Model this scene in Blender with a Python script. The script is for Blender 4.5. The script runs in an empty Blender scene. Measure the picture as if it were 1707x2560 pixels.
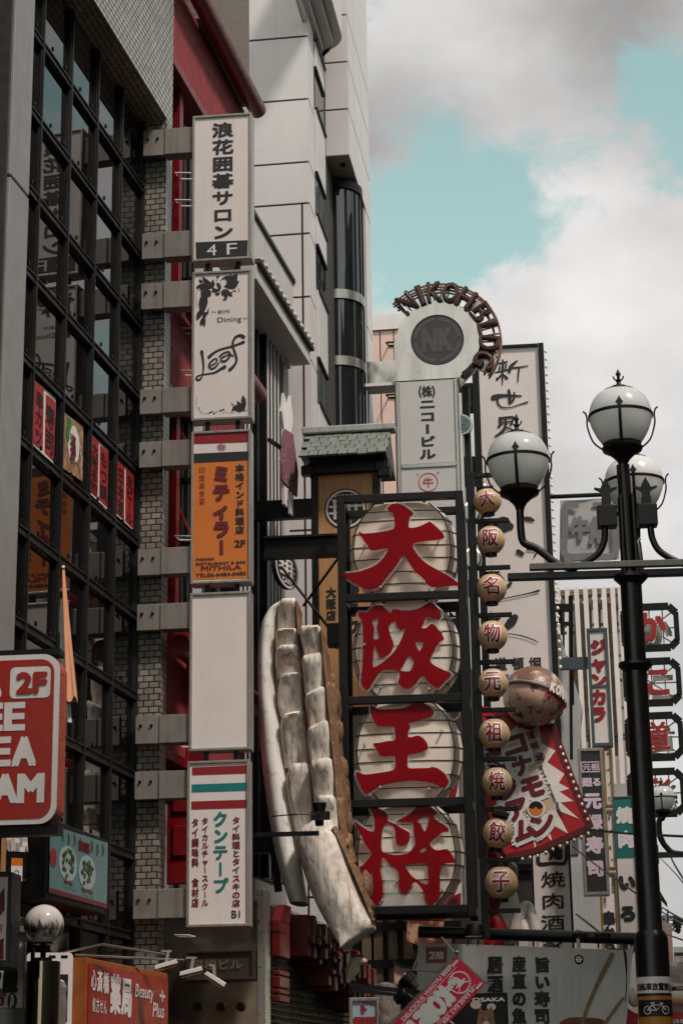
import bpy, bmesh, math, random
from mathutils import Vector, Matrix
from mathutils.geometry import tessellate_polygon
random.seed(7)
R = math.radians
scene = bpy.context.scene
COL = scene.collection

# ------------------------------------------------------------------ camera
F, CX, CY = 4581.0, 784.0, 1175.8          # focal length and centre of the 1568 px wide view of the photograph
CAM = Vector((0, 0, 1.6))
AX = Vector((0.97975474, -0.06972018, -0.18766922))   # world X, Y (along the street), Z seen in camera space
AY = Vector((0.19969536, 0.27372287, 0.94084938))
AZ = Vector((-0.01422682, -0.95927832, 0.28210408))
cam = bpy.data.objects.new('camera', bpy.data.cameras.new('camera'))
COL.objects.link(cam)
mw = Matrix(((AX[0], -AX[1], -AX[2], 0), (AY[0], -AY[1], -AY[2], 0), (AZ[0], -AZ[1], -AZ[2], 0), (0, 0, 0, 1)))
cam.matrix_world = Matrix.Translation(CAM) @ mw
cam.data.sensor_fit = 'VERTICAL'
cam.data.sensor_height = 36
cam.data.sensor_width = 24
cam.data.lens = F / (1568 * 2560 / 1707) * 36
cam.data.clip_end = 3000
cam.data.clip_start = 0.1
scene.camera = cam

# ------------------------------------------------------------------ sun, sky, exposure
SUN = Vector((0.46, -0.34, 0.82)).normalized()
sun = bpy.data.lights.new('sun', 'SUN'); sun.energy = 3.1; sun.angle = R(8); sun.color = (1, .91, .85)
so = bpy.data.objects.new('sun', sun); COL.objects.link(so)
so.rotation_euler = SUN.to_track_quat('Z', 'Y').to_euler()
w = bpy.data.worlds.new('World'); scene.world = w; w.use_nodes = True
nt = w.node_tree; nt.nodes.clear()
def wn(t, **k):
    n = nt.nodes.new(t)
    for a, b in k.items(): setattr(n, a, b)
    return n
def wl(a, b): nt.links.new(a, b)
out = wn('ShaderNodeOutputWorld'); bg = wn('ShaderNodeBackground'); bg.inputs['Strength'].default_value = .1
wl(bg.outputs[0], out.inputs[0])
sky = wn('ShaderNodeTexSky', sky_type='NISHITA', sun_disc=False, sun_elevation=math.asin(SUN.z), sun_rotation=math.atan2(SUN.x, SUN.y))
sky.dust_density = .6
tint = wn('ShaderNodeMix', data_type='RGBA', blend_type='MULTIPLY'); tint.inputs[0].default_value = 1
wl(sky.outputs[0], tint.inputs[6]); tint.inputs[7].default_value = (2.75, 2.62, 1.55, 1)
tc = wn('ShaderNodeTexCoord')
def wmath(op, a, b=None, c=None):
    n = wn('ShaderNodeMath', operation=op)
    for i, x in enumerate((a, b, c)):
        if x is None: continue
        if isinstance(x, (int, float)): n.inputs[i].default_value = x
        else: wl(x, n.inputs[i])
    return n.outputs[0]
mp = wn('ShaderNodeMapping'); wl(tc.outputs['Generated'], mp.inputs[0]); mp.inputs['Scale'].default_value = (1, 1, 1.5)
nz = wn('ShaderNodeTexNoise'); nz.inputs['Scale'].default_value = 11; nz.inputs['Detail'].default_value = 11; nz.inputs['Roughness'].default_value = .62
nz.inputs['Distortion'].default_value = .25
wl(mp.outputs[0], nz.inputs['Vector'])
nz2 = wn('ShaderNodeTexNoise'); nz2.inputs['Scale'].default_value = 7; nz2.inputs['Detail'].default_value = 8
wl(mp.outputs[0], nz2.inputs['Vector'])
SKYDIRS = []
def skydir(x, y):
    v = Vector((x - CX, y - CY, F)); return Vector((AX.dot(v), AY.dot(v), AZ.dot(v))).normalized()
def blob(x, y, rx, amp):
    """a soft round gap or bank in the cloud cover round one direction of the sky"""
    d = skydir(x, y)
    n = wn('ShaderNodeVectorMath', operation='DISTANCE'); wl(tc.outputs['Generated'], n.inputs[0]); n.inputs[1].default_value = d
    return wmath('MULTIPLY', wmath('SMOOTH_MIN', wmath('MAXIMUM', wmath('SUBTRACT', 1.0, wmath('DIVIDE', n.outputs[1], rx / F)), 0.0), 1.0, .2), amp)
cov = wmath('ADD', wmath('MULTIPLY', wmath('SUBTRACT', nz.outputs[0], .5), 5.4), .74)
for b in ((930, 520, 300, -.95), (1110, 490, 260, -.9), (1300, 460, 230, -.75), (1510, 300, 260, -1.0), (1540, 160, 150, -.7), (960, 640, 170, -.5),
          (1370, 300, 150, .5), (1290, 1000, 170, -.3), (1000, 130, 420, .9), (1400, 700, 420, .9), (1500, 1000, 400, .5), (1300, 1500, 600, 1.0), (1200, 2300, 900, 1.6)):
    cov = wmath('ADD', cov, blob(*b))
covr = wn('ShaderNodeMapRange', interpolation_type='SMOOTHSTEP'); wl(cov, covr.inputs[0])
covr.inputs[1].default_value = .1; covr.inputs[2].default_value = .95
shade = wmath('ADD', wmath('MULTIPLY', nz2.outputs[0], 9.0), 1.1)
for b in ((950, 300, 300, -1.2), (1450, 30, 400, -2.3), (1250, 130, 200, .8), (1400, 900, 600, 1.2)):
    shade = wmath('ADD', shade, blob(*b))
sep = wn('ShaderNodeSeparateXYZ'); wl(tc.outputs['Generated'], sep.inputs[0])
behind = wmath('MULTIPLY', wmath('MAXIMUM', wmath('MULTIPLY', sep.outputs[1], -1.0), 0.0), 5.0)   # unseen cloud behind the viewer, brightened as fill light for the front faces
shade = wmath('ADD', shade, behind)
ccol = wn('ShaderNodeMix', data_type='RGBA', blend_type='MULTIPLY'); ccol.inputs[0].default_value = 1
comb = wn('ShaderNodeCombineXYZ')
for i in range(3): wl(shade, comb.inputs[i])
wl(comb.outputs[0], ccol.inputs[6]); ccol.inputs[7].default_value = (1, .975, .96, 1)
mix = wn('ShaderNodeMix', data_type='RGBA'); wl(covr.outputs[0], mix.inputs[0]); wl(tint.outputs[2], mix.inputs[6]); wl(ccol.outputs[2], mix.inputs[7])
wl(mix.outputs[2], bg.inputs[0])
scene.view_settings.view_transform = 'Standard'
scene.view_settings.look = 'None'
scene.view_settings.exposure = 0.1
scene.view_settings.gamma = 1
scene.cycles.diffuse_bounces = 10; scene.cycles.max_bounces = 16

# ------------------------------------------------------------------ geometry helpers
def cr(x0, y0, wd, W=1568):
    """pixels of an enlarged crop of the photograph -> pixels of the 1568 px view"""
    k = wd / W
    return lambda u, v: ((x0 + u * k) / 1.08865, (y0 + v * k) / 1.08865)
def ray(x, y):
    v = Vector((x - CX, y - CY, F)); return Vector((AX.dot(v), AY.dot(v), AZ.dot(v)))
def atY(x, y, Y): d = ray(x, y); return CAM + d * (Y / d.y)
def atX(x, y, X): d = ray(x, y); return CAM + d * (X / d.x)
class Pl:
    """a vertical working plane: local x along it, local y away from the viewer, z up"""
    def __init__(s, x, y, Y=None, rz=0, X=None, O=None):
        s.O = O or (atY(x, y, Y) if X is None else atX(x, y, X))
        if X is not None: rz = 90
        s.rz = R(rz); s.U = Vector((math.cos(s.rz), math.sin(s.rz), 0)); s.A = Vector((-math.sin(s.rz), math.cos(s.rz), 0))
    def l(s, x, y, d=0):
        r = ray(x, y); o = s.O + s.A * d
        t = (o - CAM).dot(s.A) / r.dot(s.A); p = CAM + r * t - s.O
        return p.dot(s.U), p.z
    def ls(s, pts, d=0, c=None): return [s.l(*(c(*p) if c else p), d) for p in pts]
    def m(s): return (s.l(CX + 1, CY)[0] - s.l(CX, CY)[0])
    def w(s, x, y, z): return s.O + s.U * x + s.A * y + Vector((0, 0, z))
def spline(pts, n=6, closed=False):
    P = [Vector(p) for p in pts]; N = len(P); o = []
    for i in range(N if closed else N - 1):
        if closed: a, b, c, d = P[(i - 1) % N], P[i], P[(i + 1) % N], P[(i + 2) % N]
        else: a, b, c, d = P[max(i - 1, 0)], P[i], P[i + 1], P[min(i + 2, N - 1)]
        for k in range(n):
            t = k / n
            o.append(.5 * (2 * b + (c - a) * t + (2 * a - 5 * b + 4 * c - d) * t * t + (3 * b - a - 3 * c + d) * t ** 3))
    if not closed: o.append(P[-1])
    return [tuple(v) for v in o]
def outset(poly, d):
    N = len(poly); o = []
    area = sum(poly[i][0] * poly[(i + 1) % N][1] - poly[(i + 1) % N][0] * poly[i][1] for i in range(N))
    sg = 1 if area > 0 else -1
    for i in range(N):
        a, b, c = Vector(poly[i - 1][:2]), Vector(poly[i][:2]), Vector(poly[(i + 1) % N][:2])
        e1 = (b - a); e2 = (c - b)
        if e1.length < 1e-9 or e2.length < 1e-9: o.append(tuple(b)); continue
        e1.normalize(); e2.normalize()
        n = Vector((e1.y + e2.y, -(e1.x + e2.x))) * sg
        if n.length < 1e-6: o.append(tuple(b)); continue
        n.normalize(); k = max(.5, n.dot(Vector((e1.y, -e1.x)) * sg))
        o.append(tuple(b + n * d / k))
    return o
GL = {}
def glyph(ch, off=.02, res=3):
    k = (ch, off)
    if k not in GL:
        c = bpy.data.curves.new('t', 'FONT'); c.body = ch; c.offset = off; c.resolution_u = res
        o = bpy.data.objects.new('t', c); me = o.to_mesh()
        GL[k] = ([tuple(v.co[:2]) for v in me.vertices], [tuple(p.vertices) for p in me.polygons])
        o.to_mesh_clear(); bpy.data.objects.remove(o); bpy.data.curves.remove(c)
    return GL[k]
class MB:
    def __init__(s): s.v = []; s.f = []; s.mi = []; s.cur = 0
    def add(s, vs, fs):
        o = len(s.v); s.v += [tuple(v) for v in vs]; s.f += [tuple(i + o for i in f) for f in fs]; s.mi += [s.cur] * len(fs); return s
    def box(s, x0, x1, y0, y1, z0, z1):
        x0, x1 = sorted((x0, x1)); y0, y1 = sorted((y0, y1)); z0, z1 = sorted((z0, z1))
        return s.add([(x0, y0, z0), (x1, y0, z0), (x1, y1, z0), (x0, y1, z0), (x0, y0, z1), (x1, y0, z1), (x1, y1, z1), (x0, y1, z1)],
                     [(0, 3, 2, 1), (4, 5, 6, 7), (0, 1, 5, 4), (1, 2, 6, 5), (2, 3, 7, 6), (3, 0, 4, 7)])
    def flat(s, poly, y=0, holes=()):
        loops = [[Vector((p[0], p[1], 0)) for p in q] for q in (poly, *holes)]
        flatv = [p for q in loops for p in q]
        fs = tessellate_polygon(loops)
        return s.add([(p.x, y, p.y) for p in flatv], [f for f in fs])
    def prism(s, poly, y0, y1, holes=()):
        s.flat(poly, y0, holes); s.flat(poly, y1, holes)
        for q in (poly, *holes):
            n = len(q)
            s.add([(p[0], y0, p[1]) for p in q] + [(p[0], y1, p[1]) for p in q], [(i, (i + 1) % n, n + (i + 1) % n, n + i) for i in range(n)])
        return s
    def plan(s, poly, z0, z1):
        n = len(poly)
        return s.add([(p[0], p[1], z0) for p in poly] + [(p[0], p[1], z1) for p in poly],
                     [tuple(range(n)), tuple(range(2 * n - 1, n - 1, -1))] + [(i, (i + 1) % n, n + (i + 1) % n, n + i) for i in range(n)])
    def loft(s, rings, cap=True, closed=False):
        n = len(rings[0]); vs = [p for r in rings for p in r]; fs = []
        for i in range(len(rings) - (0 if closed else 1)):
            j = (i + 1) % len(rings)
            fs += [(i * n + k, i * n + (k + 1) % n, j * n + (k + 1) % n, j * n + k) for k in range(n)]
        if cap and not closed: fs += [tuple(range(n)), tuple((len(rings) - 1) * n + k for k in range(n))[::-1]]
        return s.add(vs, fs)
    def tube(s, path, r, n=8, cap=True, closed=False):
        P = [Vector(p) for p in path]; rings = []; N = len(P); up = Vector((.13, .31, .94))
        for i, p in enumerate(P):
            if closed: d = P[(i + 1) % N] - P[i - 1]
            else: d = P[min(i + 1, N - 1)] - P[max(i - 1, 0)]
            d.normalize(); a = d.cross(up)
            if a.length < .05: a = d.cross(Vector((1, 0, 0)))
            a.normalize(); b = d.cross(a); rr = r[i] if isinstance(r, (list, tuple)) else r
            rings.append([tuple(p + (a * math.cos(2 * math.pi * k / n) + b * math.sin(2 * math.pi * k / n)) * rr) for k in range(n)])
        return s.loft(rings, cap, closed)
    def bar(s, a, b, wx, wz=None):
        """a square bar between two points"""
        a, b = Vector(a), Vector(b); d = (b - a).normalized(); up = Vector((0, 0, 1)) if abs(d.z) < .9 else Vector((0, 1, 0))
        p = d.cross(up).normalized() * wx / 2; q = p.cross(d).normalized() * (wz or wx) / 2
        return s.loft([[tuple(e + p + q), tuple(e - p + q), tuple(e - p - q), tuple(e + p - q)] for e in (a, b)])
    def lathe(s, prof, cx=0, cy=0, cz=0, n=24, sy=1):
        return s.loft([[(cx + r * math.cos(2 * math.pi * k / n), cy + r * sy * math.sin(2 * math.pi * k / n), cz + z) for k in range(n)] for r, z in prof])
    def disc(s, cx, cz, r, y, n=32, rz=None, holes=()):
        return s.flat([(cx + r * math.cos(2 * math.pi * k / n), cz + (rz or r) * math.sin(2 * math.pi * k / n)) for k in range(n)], y, holes)
    def ring(s, cx, cz, r0, r1, y, n=40, k1=1.0):
        vs = []; 
        for k in range(n): 
            a = 2 * math.pi * k / n
            vs += [(cx + r0 * math.cos(a), y, cz + r0 * k1 * math.sin(a)), (cx + r1 * math.cos(a), y, cz + r1 * k1 * math.sin(a))]
        return s.add(vs, [(2 * k, 2 * k + 1, (2 * k + 3) % (2 * n), (2 * k + 2) % (2 * n)) for k in range(n)])
    def stroke(s, pts, y=0, n=6, caps=True):
        """brush stroke: points (x, z, width)"""
        Q = spline(pts, n); L = []; Rr = []
        for i, q in enumerate(Q):
            a = Q[max(i - 1, 0)]; b = Q[min(i + 1, len(Q) - 1)]; dx, dz = b[0] - a[0], b[1] - a[1]; m = math.hypot(dx, dz) or 1
            L.append((q[0] - dz / m * q[2] / 2, y, q[1] + dx / m * q[2] / 2)); Rr.append((q[0] + dz / m * q[2] / 2, y, q[1] - dx / m * q[2] / 2))
        N = len(Q); s.add(L + Rr, [(i, i + 1, N + i + 1, N + i) for i in range(N - 1)])
        if caps:
            for q in (Q[0], Q[-1]): s.disc(q[0], q[1], max(q[2], .001) / 2, y - .0004, 10)
        return s
    def text(s, st, x0, z0, x1, z1, y=0, off=.02, ink=True, rot=0, wrap=None):
        """letters fitted into the rectangle (x0,z0)-(x1,z1); rot turns them about its centre"""
        vs, fs = glyph(st, 0)
        if not vs: return s
        if ink: a0, a1 = min(v[0] for v in vs), max(v[0] for v in vs); b0, b1 = min(v[1] for v in vs), max(v[1] for v in vs)
        else: a0, a1, b0, b1 = 0, 1, -.12, .88
        V = [(x0 + (v[0] - a0) / (a1 - a0) * (x1 - x0), z0 + (v[1] - b0) / (b1 - b0) * (z1 - z0)) for v in vs]
        if rot:
            cx, cz = (x0 + x1) / 2, (z0 + z1) / 2; c, n = math.cos(R(rot)), math.sin(R(rot))
            V = [(cx + (p[0] - cx) * c - (p[1] - cz) * n, cz + (p[0] - cx) * n + (p[1] - cz) * c) for p in V]
        b = abs(z1 - z0) / max(b1 - b0, .01) * off * 1.25
        if off < .006: return s.add([(p[0], y, p[1]) for p in V], fs)
        sh = [(0, 0), (1, .8), (-1, .8), (1, -.8), (-1, -.8)]
        if off > .045: sh = [(0, 0)] + [(k * math.cos(a * math.pi / 4), k * math.sin(a * math.pi / 4)) for k in (.5, 1) for a in range(8)]
        for i, (dx, dz) in enumerate(sh):      # heavier weight: the strokes laid side by side
            s.add([(p[0] + dx * b, y - .0003 * i, p[1] + dz * b) for p in V], fs)
        return s
    def col(s, pl, st, x0, y0, x1, y1, d=0, off=.02, fill=.96):
        """a vertical column of Japanese text in a pixel rectangle of plane pl"""
        n = len(st); h = (y1 - y0) / n
        for i, ch in enumerate(st):
            if ch == ' ': continue
            xa, za = pl.l(x0, y0 + h * (i + 1), d); xb, zb = pl.l(x1, y0 + h * i, d)
            m = (zb - za) * (1 - fill) / 2; za += m; zb -= m
            if ch == 'ー':
                mid = (xa + xb) / 2; k = (xb - xa) * .045 + off * (xb - xa); s.add([(mid - k, d, zb - (zb - za) * .08), (mid + k, d, zb - (zb - za) * .08), (mid + k, d, za + (zb - za) * .08), (mid - k, d, za + (zb - za) * .08)], [(0, 1, 2, 3)])
            else: s.text(ch, xa, za, xb, zb, d, off, ink=False)
        return s
    def row(s, pl, st, x0, y0, x1, y1, d=0, off=.02):
        xa, za = pl.l(x0, y1, d); xb, zb = pl.l(x1, y0, d); return s.text(st, xa, za, xb, zb, d, off)
def tag(o, label, cat, group=None):
    o['label'] = label; o['category'] = cat
    if group: o['group'] = group
    return o
def link(name, mb, mats, parent=None, bevel=0, smooth=False, seg=2, angle=40):
    me = bpy.data.meshes.new(name); me.from_pydata(mb.v, [], mb.f)
    mats = mats if isinstance(mats, (list, tuple)) else [mats]
    for m in mats: me.materials.append(m)
    for p, i in zip(me.polygons, mb.mi): p.material_index = i
    bm = bmesh.new(); bm.from_mesh(me); bmesh.ops.recalc_face_normals(bm, faces=bm.faces)
    if smooth:
        for f in bm.faces: f.smooth = True
        for e in bm.edges:
            if len(e.link_faces) == 2 and e.calc_face_angle(0) > R(angle): e.smooth = False
    bm.to_mesh(me); bm.free()
    o = bpy.data.objects.new(name, me); COL.objects.link(o)
    if parent is not None: o.parent = parent
    if bevel:
        b = o.modifiers.new('bevel', 'BEVEL'); b.width = bevel; b.segments = seg; b.limit_method = 'ANGLE'; b.angle_limit = R(50); b.harden_normals = False
    return o
def thing(name, pl, label, cat, group=None):
    o = bpy.data.objects.new(name, None); COL.objects.link(o); o.empty_display_size = .1
    o.location = pl.O; o.rotation_euler = (0, 0, pl.rz); return tag(o, label, cat, group)
def place(o, pl): o.location = pl.O; o.rotation_euler = (0, 0, pl.rz); return o
def copy_tree(o, parent=None):
    c = o.copy(); COL.objects.link(c); c.parent = parent
    for ch in list(o.children): copy_tree(ch, c)
    return c
def structure(o): o['kind'] = 'structure'; return o

# ------------------------------------------------------------------ materials
def lin(c):
    f = lambda x: (x / 255 / 12.92 if x <= 10.3 else ((x / 255 + .055) / 1.055) ** 2.4)
    return (f(c[0]), f(c[1]), f(c[2]), 1)
MATS = {}
def M(name, rgb, r=.6, m=0, var=.12, sc=5, streak=0, dirt=(60, 50, 40), ss=(14, 14, .7), s0=.5, bump=0, bs=60, stretch=None, coat=0, ior=1.5, alpha=1, spots=0, spot=(50, 40, 30), spsc=8, sp0=.56, emit=0, trans=0, wave=0, sub=0, thin=0, tint=None):
    if name in MATS: return MATS[name]
    mt = bpy.data.materials.new(name); mt.use_nodes = True; t = mt.node_tree; N = t.nodes; L = t.links
    b = N['Principled BSDF']; b.inputs['Roughness'].default_value = r; b.inputs['Metallic'].default_value = m; b.inputs['IOR'].default_value = ior
    tcx = N.new('ShaderNodeTexCoord'); co = tcx.outputs['Object']
    col = lin(rgb)
    def noise(scale, detail=5, vec=None, rough=.6):
        n = N.new('ShaderNodeTexNoise'); n.inputs['Scale'].default_value = scale; n.inputs['Detail'].default_value = detail; n.inputs['Roughness'].default_value = rough
        L.new(vec or co, n.inputs['Vector']); return n.outputs[0]
    def mapped(sx):
        n = N.new('ShaderNodeMapping'); L.new(co, n.inputs[0]); n.inputs['Scale'].default_value = sx; return n.outputs[0]
    def mrange(v, a, bb, c, d):
        n = N.new('ShaderNodeMapRange'); L.new(v, n.inputs[0])
        for i, x in enumerate((a, bb, c, d)): n.inputs[i + 1].default_value = x
        return n.outputs[0]
    def mixc(fac, a, bb, mode='MIX'):
        n = N.new('ShaderNodeMix'); n.data_type = 'RGBA'; n.blend_type = mode
        for sck, x in ((n.inputs[0], fac), (n.inputs[6], a), (n.inputs[7], bb)):
            if isinstance(x, (int, float)): sck.default_value = x
            elif isinstance(x, tuple): sck.default_value = x
            else: L.new(x, sck)
        return n.outputs[2]
    vec = mapped(stretch) if stretch else None
    lo = tuple(c * (1 - var) for c in col[:3]) + (1,); hi = tuple(min(1, c * (1 + var)) for c in col[:3]) + (1,)
    c = mixc(mrange(noise(sc, 6, vec), .3, .7, 0, 1), lo, hi)
    if streak: c = mixc(mrange(noise(1.0, 6, mapped(ss), .65), s0, s0 + .22, 0, streak), c, lin(dirt))
    if spots: c = mixc(mrange(noise(spsc, 7, None, .7), sp0, sp0 + .08, 0, spots), c, lin(spot))
    L.new(c, b.inputs['Base Color'])
    if r > .04:
        L.new(mrange(noise(sc * 2.3, 4), .3, .7, max(.02, r * .8), min(1, r * 1.2)), b.inputs['Roughness'])
    if bump or wave:
        bp = N.new('ShaderNodeBump'); bp.inputs['Strength'].default_value = bump or wave; bp.inputs['Distance'].default_value = .01 if bump else .05
        L.new(noise(bs, 4, vec) if bump else noise(bs, 1), bp.inputs['Height']); L.new(bp.outputs[0], b.inputs['Normal'])
    if coat: b.inputs['Coat Weight'].default_value = coat; b.inputs['Coat Roughness'].default_value = .08
    if alpha < 1: b.inputs['Alpha'].default_value = alpha
    if trans: b.inputs['Transmission Weight'].default_value = trans
    if sub:
        b.inputs['Subsurface Weight'].default_value = sub; b.inputs['Subsurface Radius'].default_value = (1, 1, 1); b.inputs['Subsurface Scale'].default_value = .35
    if emit: L.new(c, b.inputs['Emission Color']); b.inputs['Emission Strength'].default_value = emit
    if thin:      # a thin shell that lets daylight through
        tb = N.new('ShaderNodeBsdfTranslucent'); L.new(c, tb.inputs[0]); mx = N.new('ShaderNodeMixShader'); mx.inputs[0].default_value = thin
        L.new(b.outputs[0], mx.inputs[1]); L.new(tb.outputs[0], mx.inputs[2]); L.new(mx.outputs[0], N['Material Output'].inputs[0])
    if tint:      # clear coloured plastic: part of the light passes straight through, coloured
        tb = N.new('ShaderNodeBsdfTransparent'); tb.inputs[0].default_value = tint; mx = N.new('ShaderNodeMixShader'); mx.inputs[0].default_value = .5
        L.new(b.outputs[0], mx.inputs[1]); L.new(tb.outputs[0], mx.inputs[2]); L.new(mx.outputs[0], N['Material Output'].inputs[0])
    MATS[name] = mt; return mt
def brick(name, c1, c2, mortar, bw, bh, ms, r=.35, off=.5):
    mt = bpy.data.materials.new(name); mt.use_nodes = True; t = mt.node_tree; N = t.nodes; L = t.links; b = N['Principled BSDF']
    tcx = N.new('ShaderNodeTexCoord'); sp = N.new('ShaderNodeSeparateXYZ'); L.new(tcx.outputs['Object'], sp.inputs[0])
    ad = N.new('ShaderNodeMath'); L.new(sp.outputs[0], ad.inputs[0]); L.new(sp.outputs[1], ad.inputs[1])
    cb = N.new('ShaderNodeCombineXYZ'); L.new(ad.outputs[0], cb.inputs[0]); L.new(sp.outputs[2], cb.inputs[1])
    br = N.new('ShaderNodeTexBrick'); L.new(cb.outputs[0], br.inputs['Vector'])
    br.inputs['Color1'].default_value = lin(c1); br.inputs['Color2'].default_value = lin(c2); br.inputs['Mortar'].default_value = lin(mortar)
    br.inputs['Scale'].default_value = 1; br.inputs['Brick Width'].default_value = bw; br.inputs['Row Height'].default_value = bh; br.inputs['Mortar Size'].default_value = ms
    br.inputs['Mortar Smooth'].default_value = .1; br.inputs['Bias'].default_value = 0; br.offset = off
    nz = N.new('ShaderNodeTexNoise'); nz.inputs['Scale'].default_value = 3; nz.inputs['Detail'].default_value = 6; L.new(tcx.outputs['Object'], nz.inputs['Vector'])
    mr = N.new('ShaderNodeMapRange'); L.new(nz.outputs[0], mr.inputs[0]); mr.inputs[1].default_value = .3; mr.inputs[2].default_value = .7; mr.inputs[3].default_value = .72; mr.inputs[4].default_value = 1.1
    mx = N.new('ShaderNodeVectorMath'); mx.operation = 'SCALE'; L.new(br.outputs[0], mx.inputs[0]); L.new(mr.outputs[0], mx.inputs['Scale'])
    L.new(mx.outputs[0], b.inputs['Base Color'])
    bp = N.new('ShaderNodeBump'); bp.invert = True; bp.inputs['Strength'].default_value = .6; bp.inputs['Distance'].default_value = .006; L.new(br.outputs['Fac'], bp.inputs['Height']); L.new(bp.outputs[0], b.inputs['Normal'])
    b.inputs['Roughness'].default_value = r
    return mt
m_black = M('black_steel', (13, 12, 12), .5, var=.3, streak=.2, dirt=(44, 38, 34), ior=1.35)
m_blackp = M('black_paint', (9, 9, 9), .45, var=.3, ior=1.35)
m_ink = M('black_ink', (24, 23, 24), .6)
m_red = M('red_ink', (138, 3, 20), .5, var=.06)
m_dred = M('dark_red_ink', (104, 3, 15), .5, var=.06)
m_white = M('white_paint', (224, 217, 213), .5, var=.05, streak=.12)
m_panel = M('sign_acrylic', (222, 210, 205), .3, var=.04, sc=2, streak=.10, dirt=(150, 135, 120))
m_frame = M('aged_aluminium', (150, 143, 135), .42, m=.55, var=.15, streak=.45, dirt=(88, 72, 58))
m_steel = M('brushed_steel', (168, 164, 158), .3, m=.9, var=.12, stretch=(1, 1, 12), sc=6)
m_chrome = M('polished_steel', (190, 178, 171), .2, m=1, var=.15, sc=1.5, stretch=(3, 3, .8), wave=.4, bs=2.5)
m_glass = M('dark_glass', (11, 11, 12), .02, ior=1.6, var=.3, wave=.012, bs=1.2)
m_conc = M('grey_steel_plate', (128, 121, 114), .5, m=.25, var=.18, sc=3, streak=.4, dirt=(70, 60, 52))
m_brown = M('dark_iron', (30, 21, 18), .45, m=.35, var=.3, sc=14)
m_bulb = M('clear_bulb', (235, 222, 190), .15, var=.05, emit=.15)
# ------------------------------------------------------------------ ground
m_asph = M('asphalt', (62, 62, 62), .85, var=.25, sc=2, bump=.3, bs=120)
structure(link('street', MB().add([(-400, -200, 0), (400, -200, 0), (400, 900, 0), (-400, 900, 0)], [(0, 1, 2, 3)]), m_asph))
m_pave = brick('paving_stone', (120, 112, 104), (104, 98, 92), (60, 56, 52), .6, .3, .008, .7)
c0 = cr(0, 0, 1568)          # identity in source pixels
s_ = lambda x, y: (x / 1.08865, y / 1.08865)

# ------------------------------------------------------------------ curtain wall building with tiled frame
XF = atY(*s_(341, 1300), 21).x
XP = atY(*s_(413, 660), 21).x
G = Pl(*s_(341, 1300), X=XF)
gz = lambda x, y: G.l(*s_(x, y))[1]
gY = lambda Y: Y - G.O.y
YE = atX(*s_(428, 660), XP).y
rev = XP - XF
tile = brick('glazed_wall_tile', (152, 142, 132), (124, 116, 107), (36, 32, 30), .118, .07, .0075)
tile_s = brick('glazed_soffit_tile', (176, 158, 140), (156, 140, 124), (40, 34, 30), .14, .07, .007)
tile_o = brick('overhang_wall_tile', (186, 176, 168), (166, 158, 150), (34, 30, 29), .118, .07, .011)
office = thing('office_building', G, 'dark glass office building framed in small pale wall tiles', 'building')
zs = atY(*s_(414, 299), 21).z - G.O.z
m_mull = M('window_frame_metal', (24, 22, 21), .45, m=.0, ior=1.35, var=.4, streak=.25, dirt=(84, 78, 72))
m_dark = M('dark_interior', (22, 21, 20), .9, var=.3)
ob = link('wall', MB().box(gY(4), gY(YE) - .02, .22, 6, -G.O.z + .01, zs + 3), m_dark, office)
link('overhang', MB().box(gY(4), gY(YE), -rev, .2, zs + .012, zs + 3.2), tile_o, office)
link('soffit', MB().box(gY(4), gY(21), -rev + .012, .2, zs, zs + .01), tile_s, office)
for n_ in tile_s.node_tree.nodes:
    if n_.type == 'COMBXYZ':
        sp_n = [m_ for m_ in tile_s.node_tree.nodes if m_.type == 'SEPXYZ'][0]
        tile_s.node_tree.links.new(sp_n.outputs[0], n_.inputs[0]); tile_s.node_tree.links.new(sp_n.outputs[1], n_.inputs[1])
link('pilaster', MB().box(gY(21), gY(YE), -rev, .2, -G.O.z + .02, zs + .01), tile, office)
ycol = [gY(21 - .886 * k) for k in range(6)]
zrow = [gz(91, 98), gz(86.1, 294.2), gz(83.2, 493.6), gz(81.8, 701.7), gz(83, 925), gz(71.7, 1125), gz(67.4, 1341.6), gz(60.3, 1569.8), gz(53, 1800), gz(46, 2035), gz(40, 2270), gz(34, 2510)]
zall = [zs] + zrow
fr = MB()
for i, y in enumerate(ycol): fr.box(y - .036, y + .036, -.035, .06, zall[-1], zs - .003); fr.box(y - .016, y + .016, -.05, -.03, zall[-1], zs - .004)
for z in zrow:
    fr.box(ycol[-1], ycol[0], -.03, .055, z - .045, z + .045); fr.box(ycol[-1], ycol[0] - .02, -.046, -.028, z - .052, z - .03); fr.box(ycol[-1], ycol[0] - .02, -.046, -.028, z + .025, z + .048)
link('window_frame', fr, m_mull, office, bevel=.006)
rg = random.Random(3)
for r in range(len(zall) - 1):
    for c in range(5):
        a, b = ycol[c + 1] + .03, ycol[c] - .03; z1, z0 = zall[r] - .04, zall[r + 1] + .04
        t1, t2 = rg.uniform(-.0015, .0015), rg.uniform(-.002, .002)
        wi_ = link('window', MB().add([(a, .01 - t1 - t2, z0), (b, .01 + t1 - t2, z0), (b, .01 + t1 + t2, z1), (a, .01 - t1 + t2, z1)], [(0, 1, 2, 3)]), m_glass, office)
        for t_ in (.25, .72):
            if r: link('latch', MB().box(a + (b - a) * t_ - .012, a + (b - a) * t_ + .012, -.062, -.04, zall[r] + .06, zall[r] + .1), m_blackp, wi_)

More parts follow.
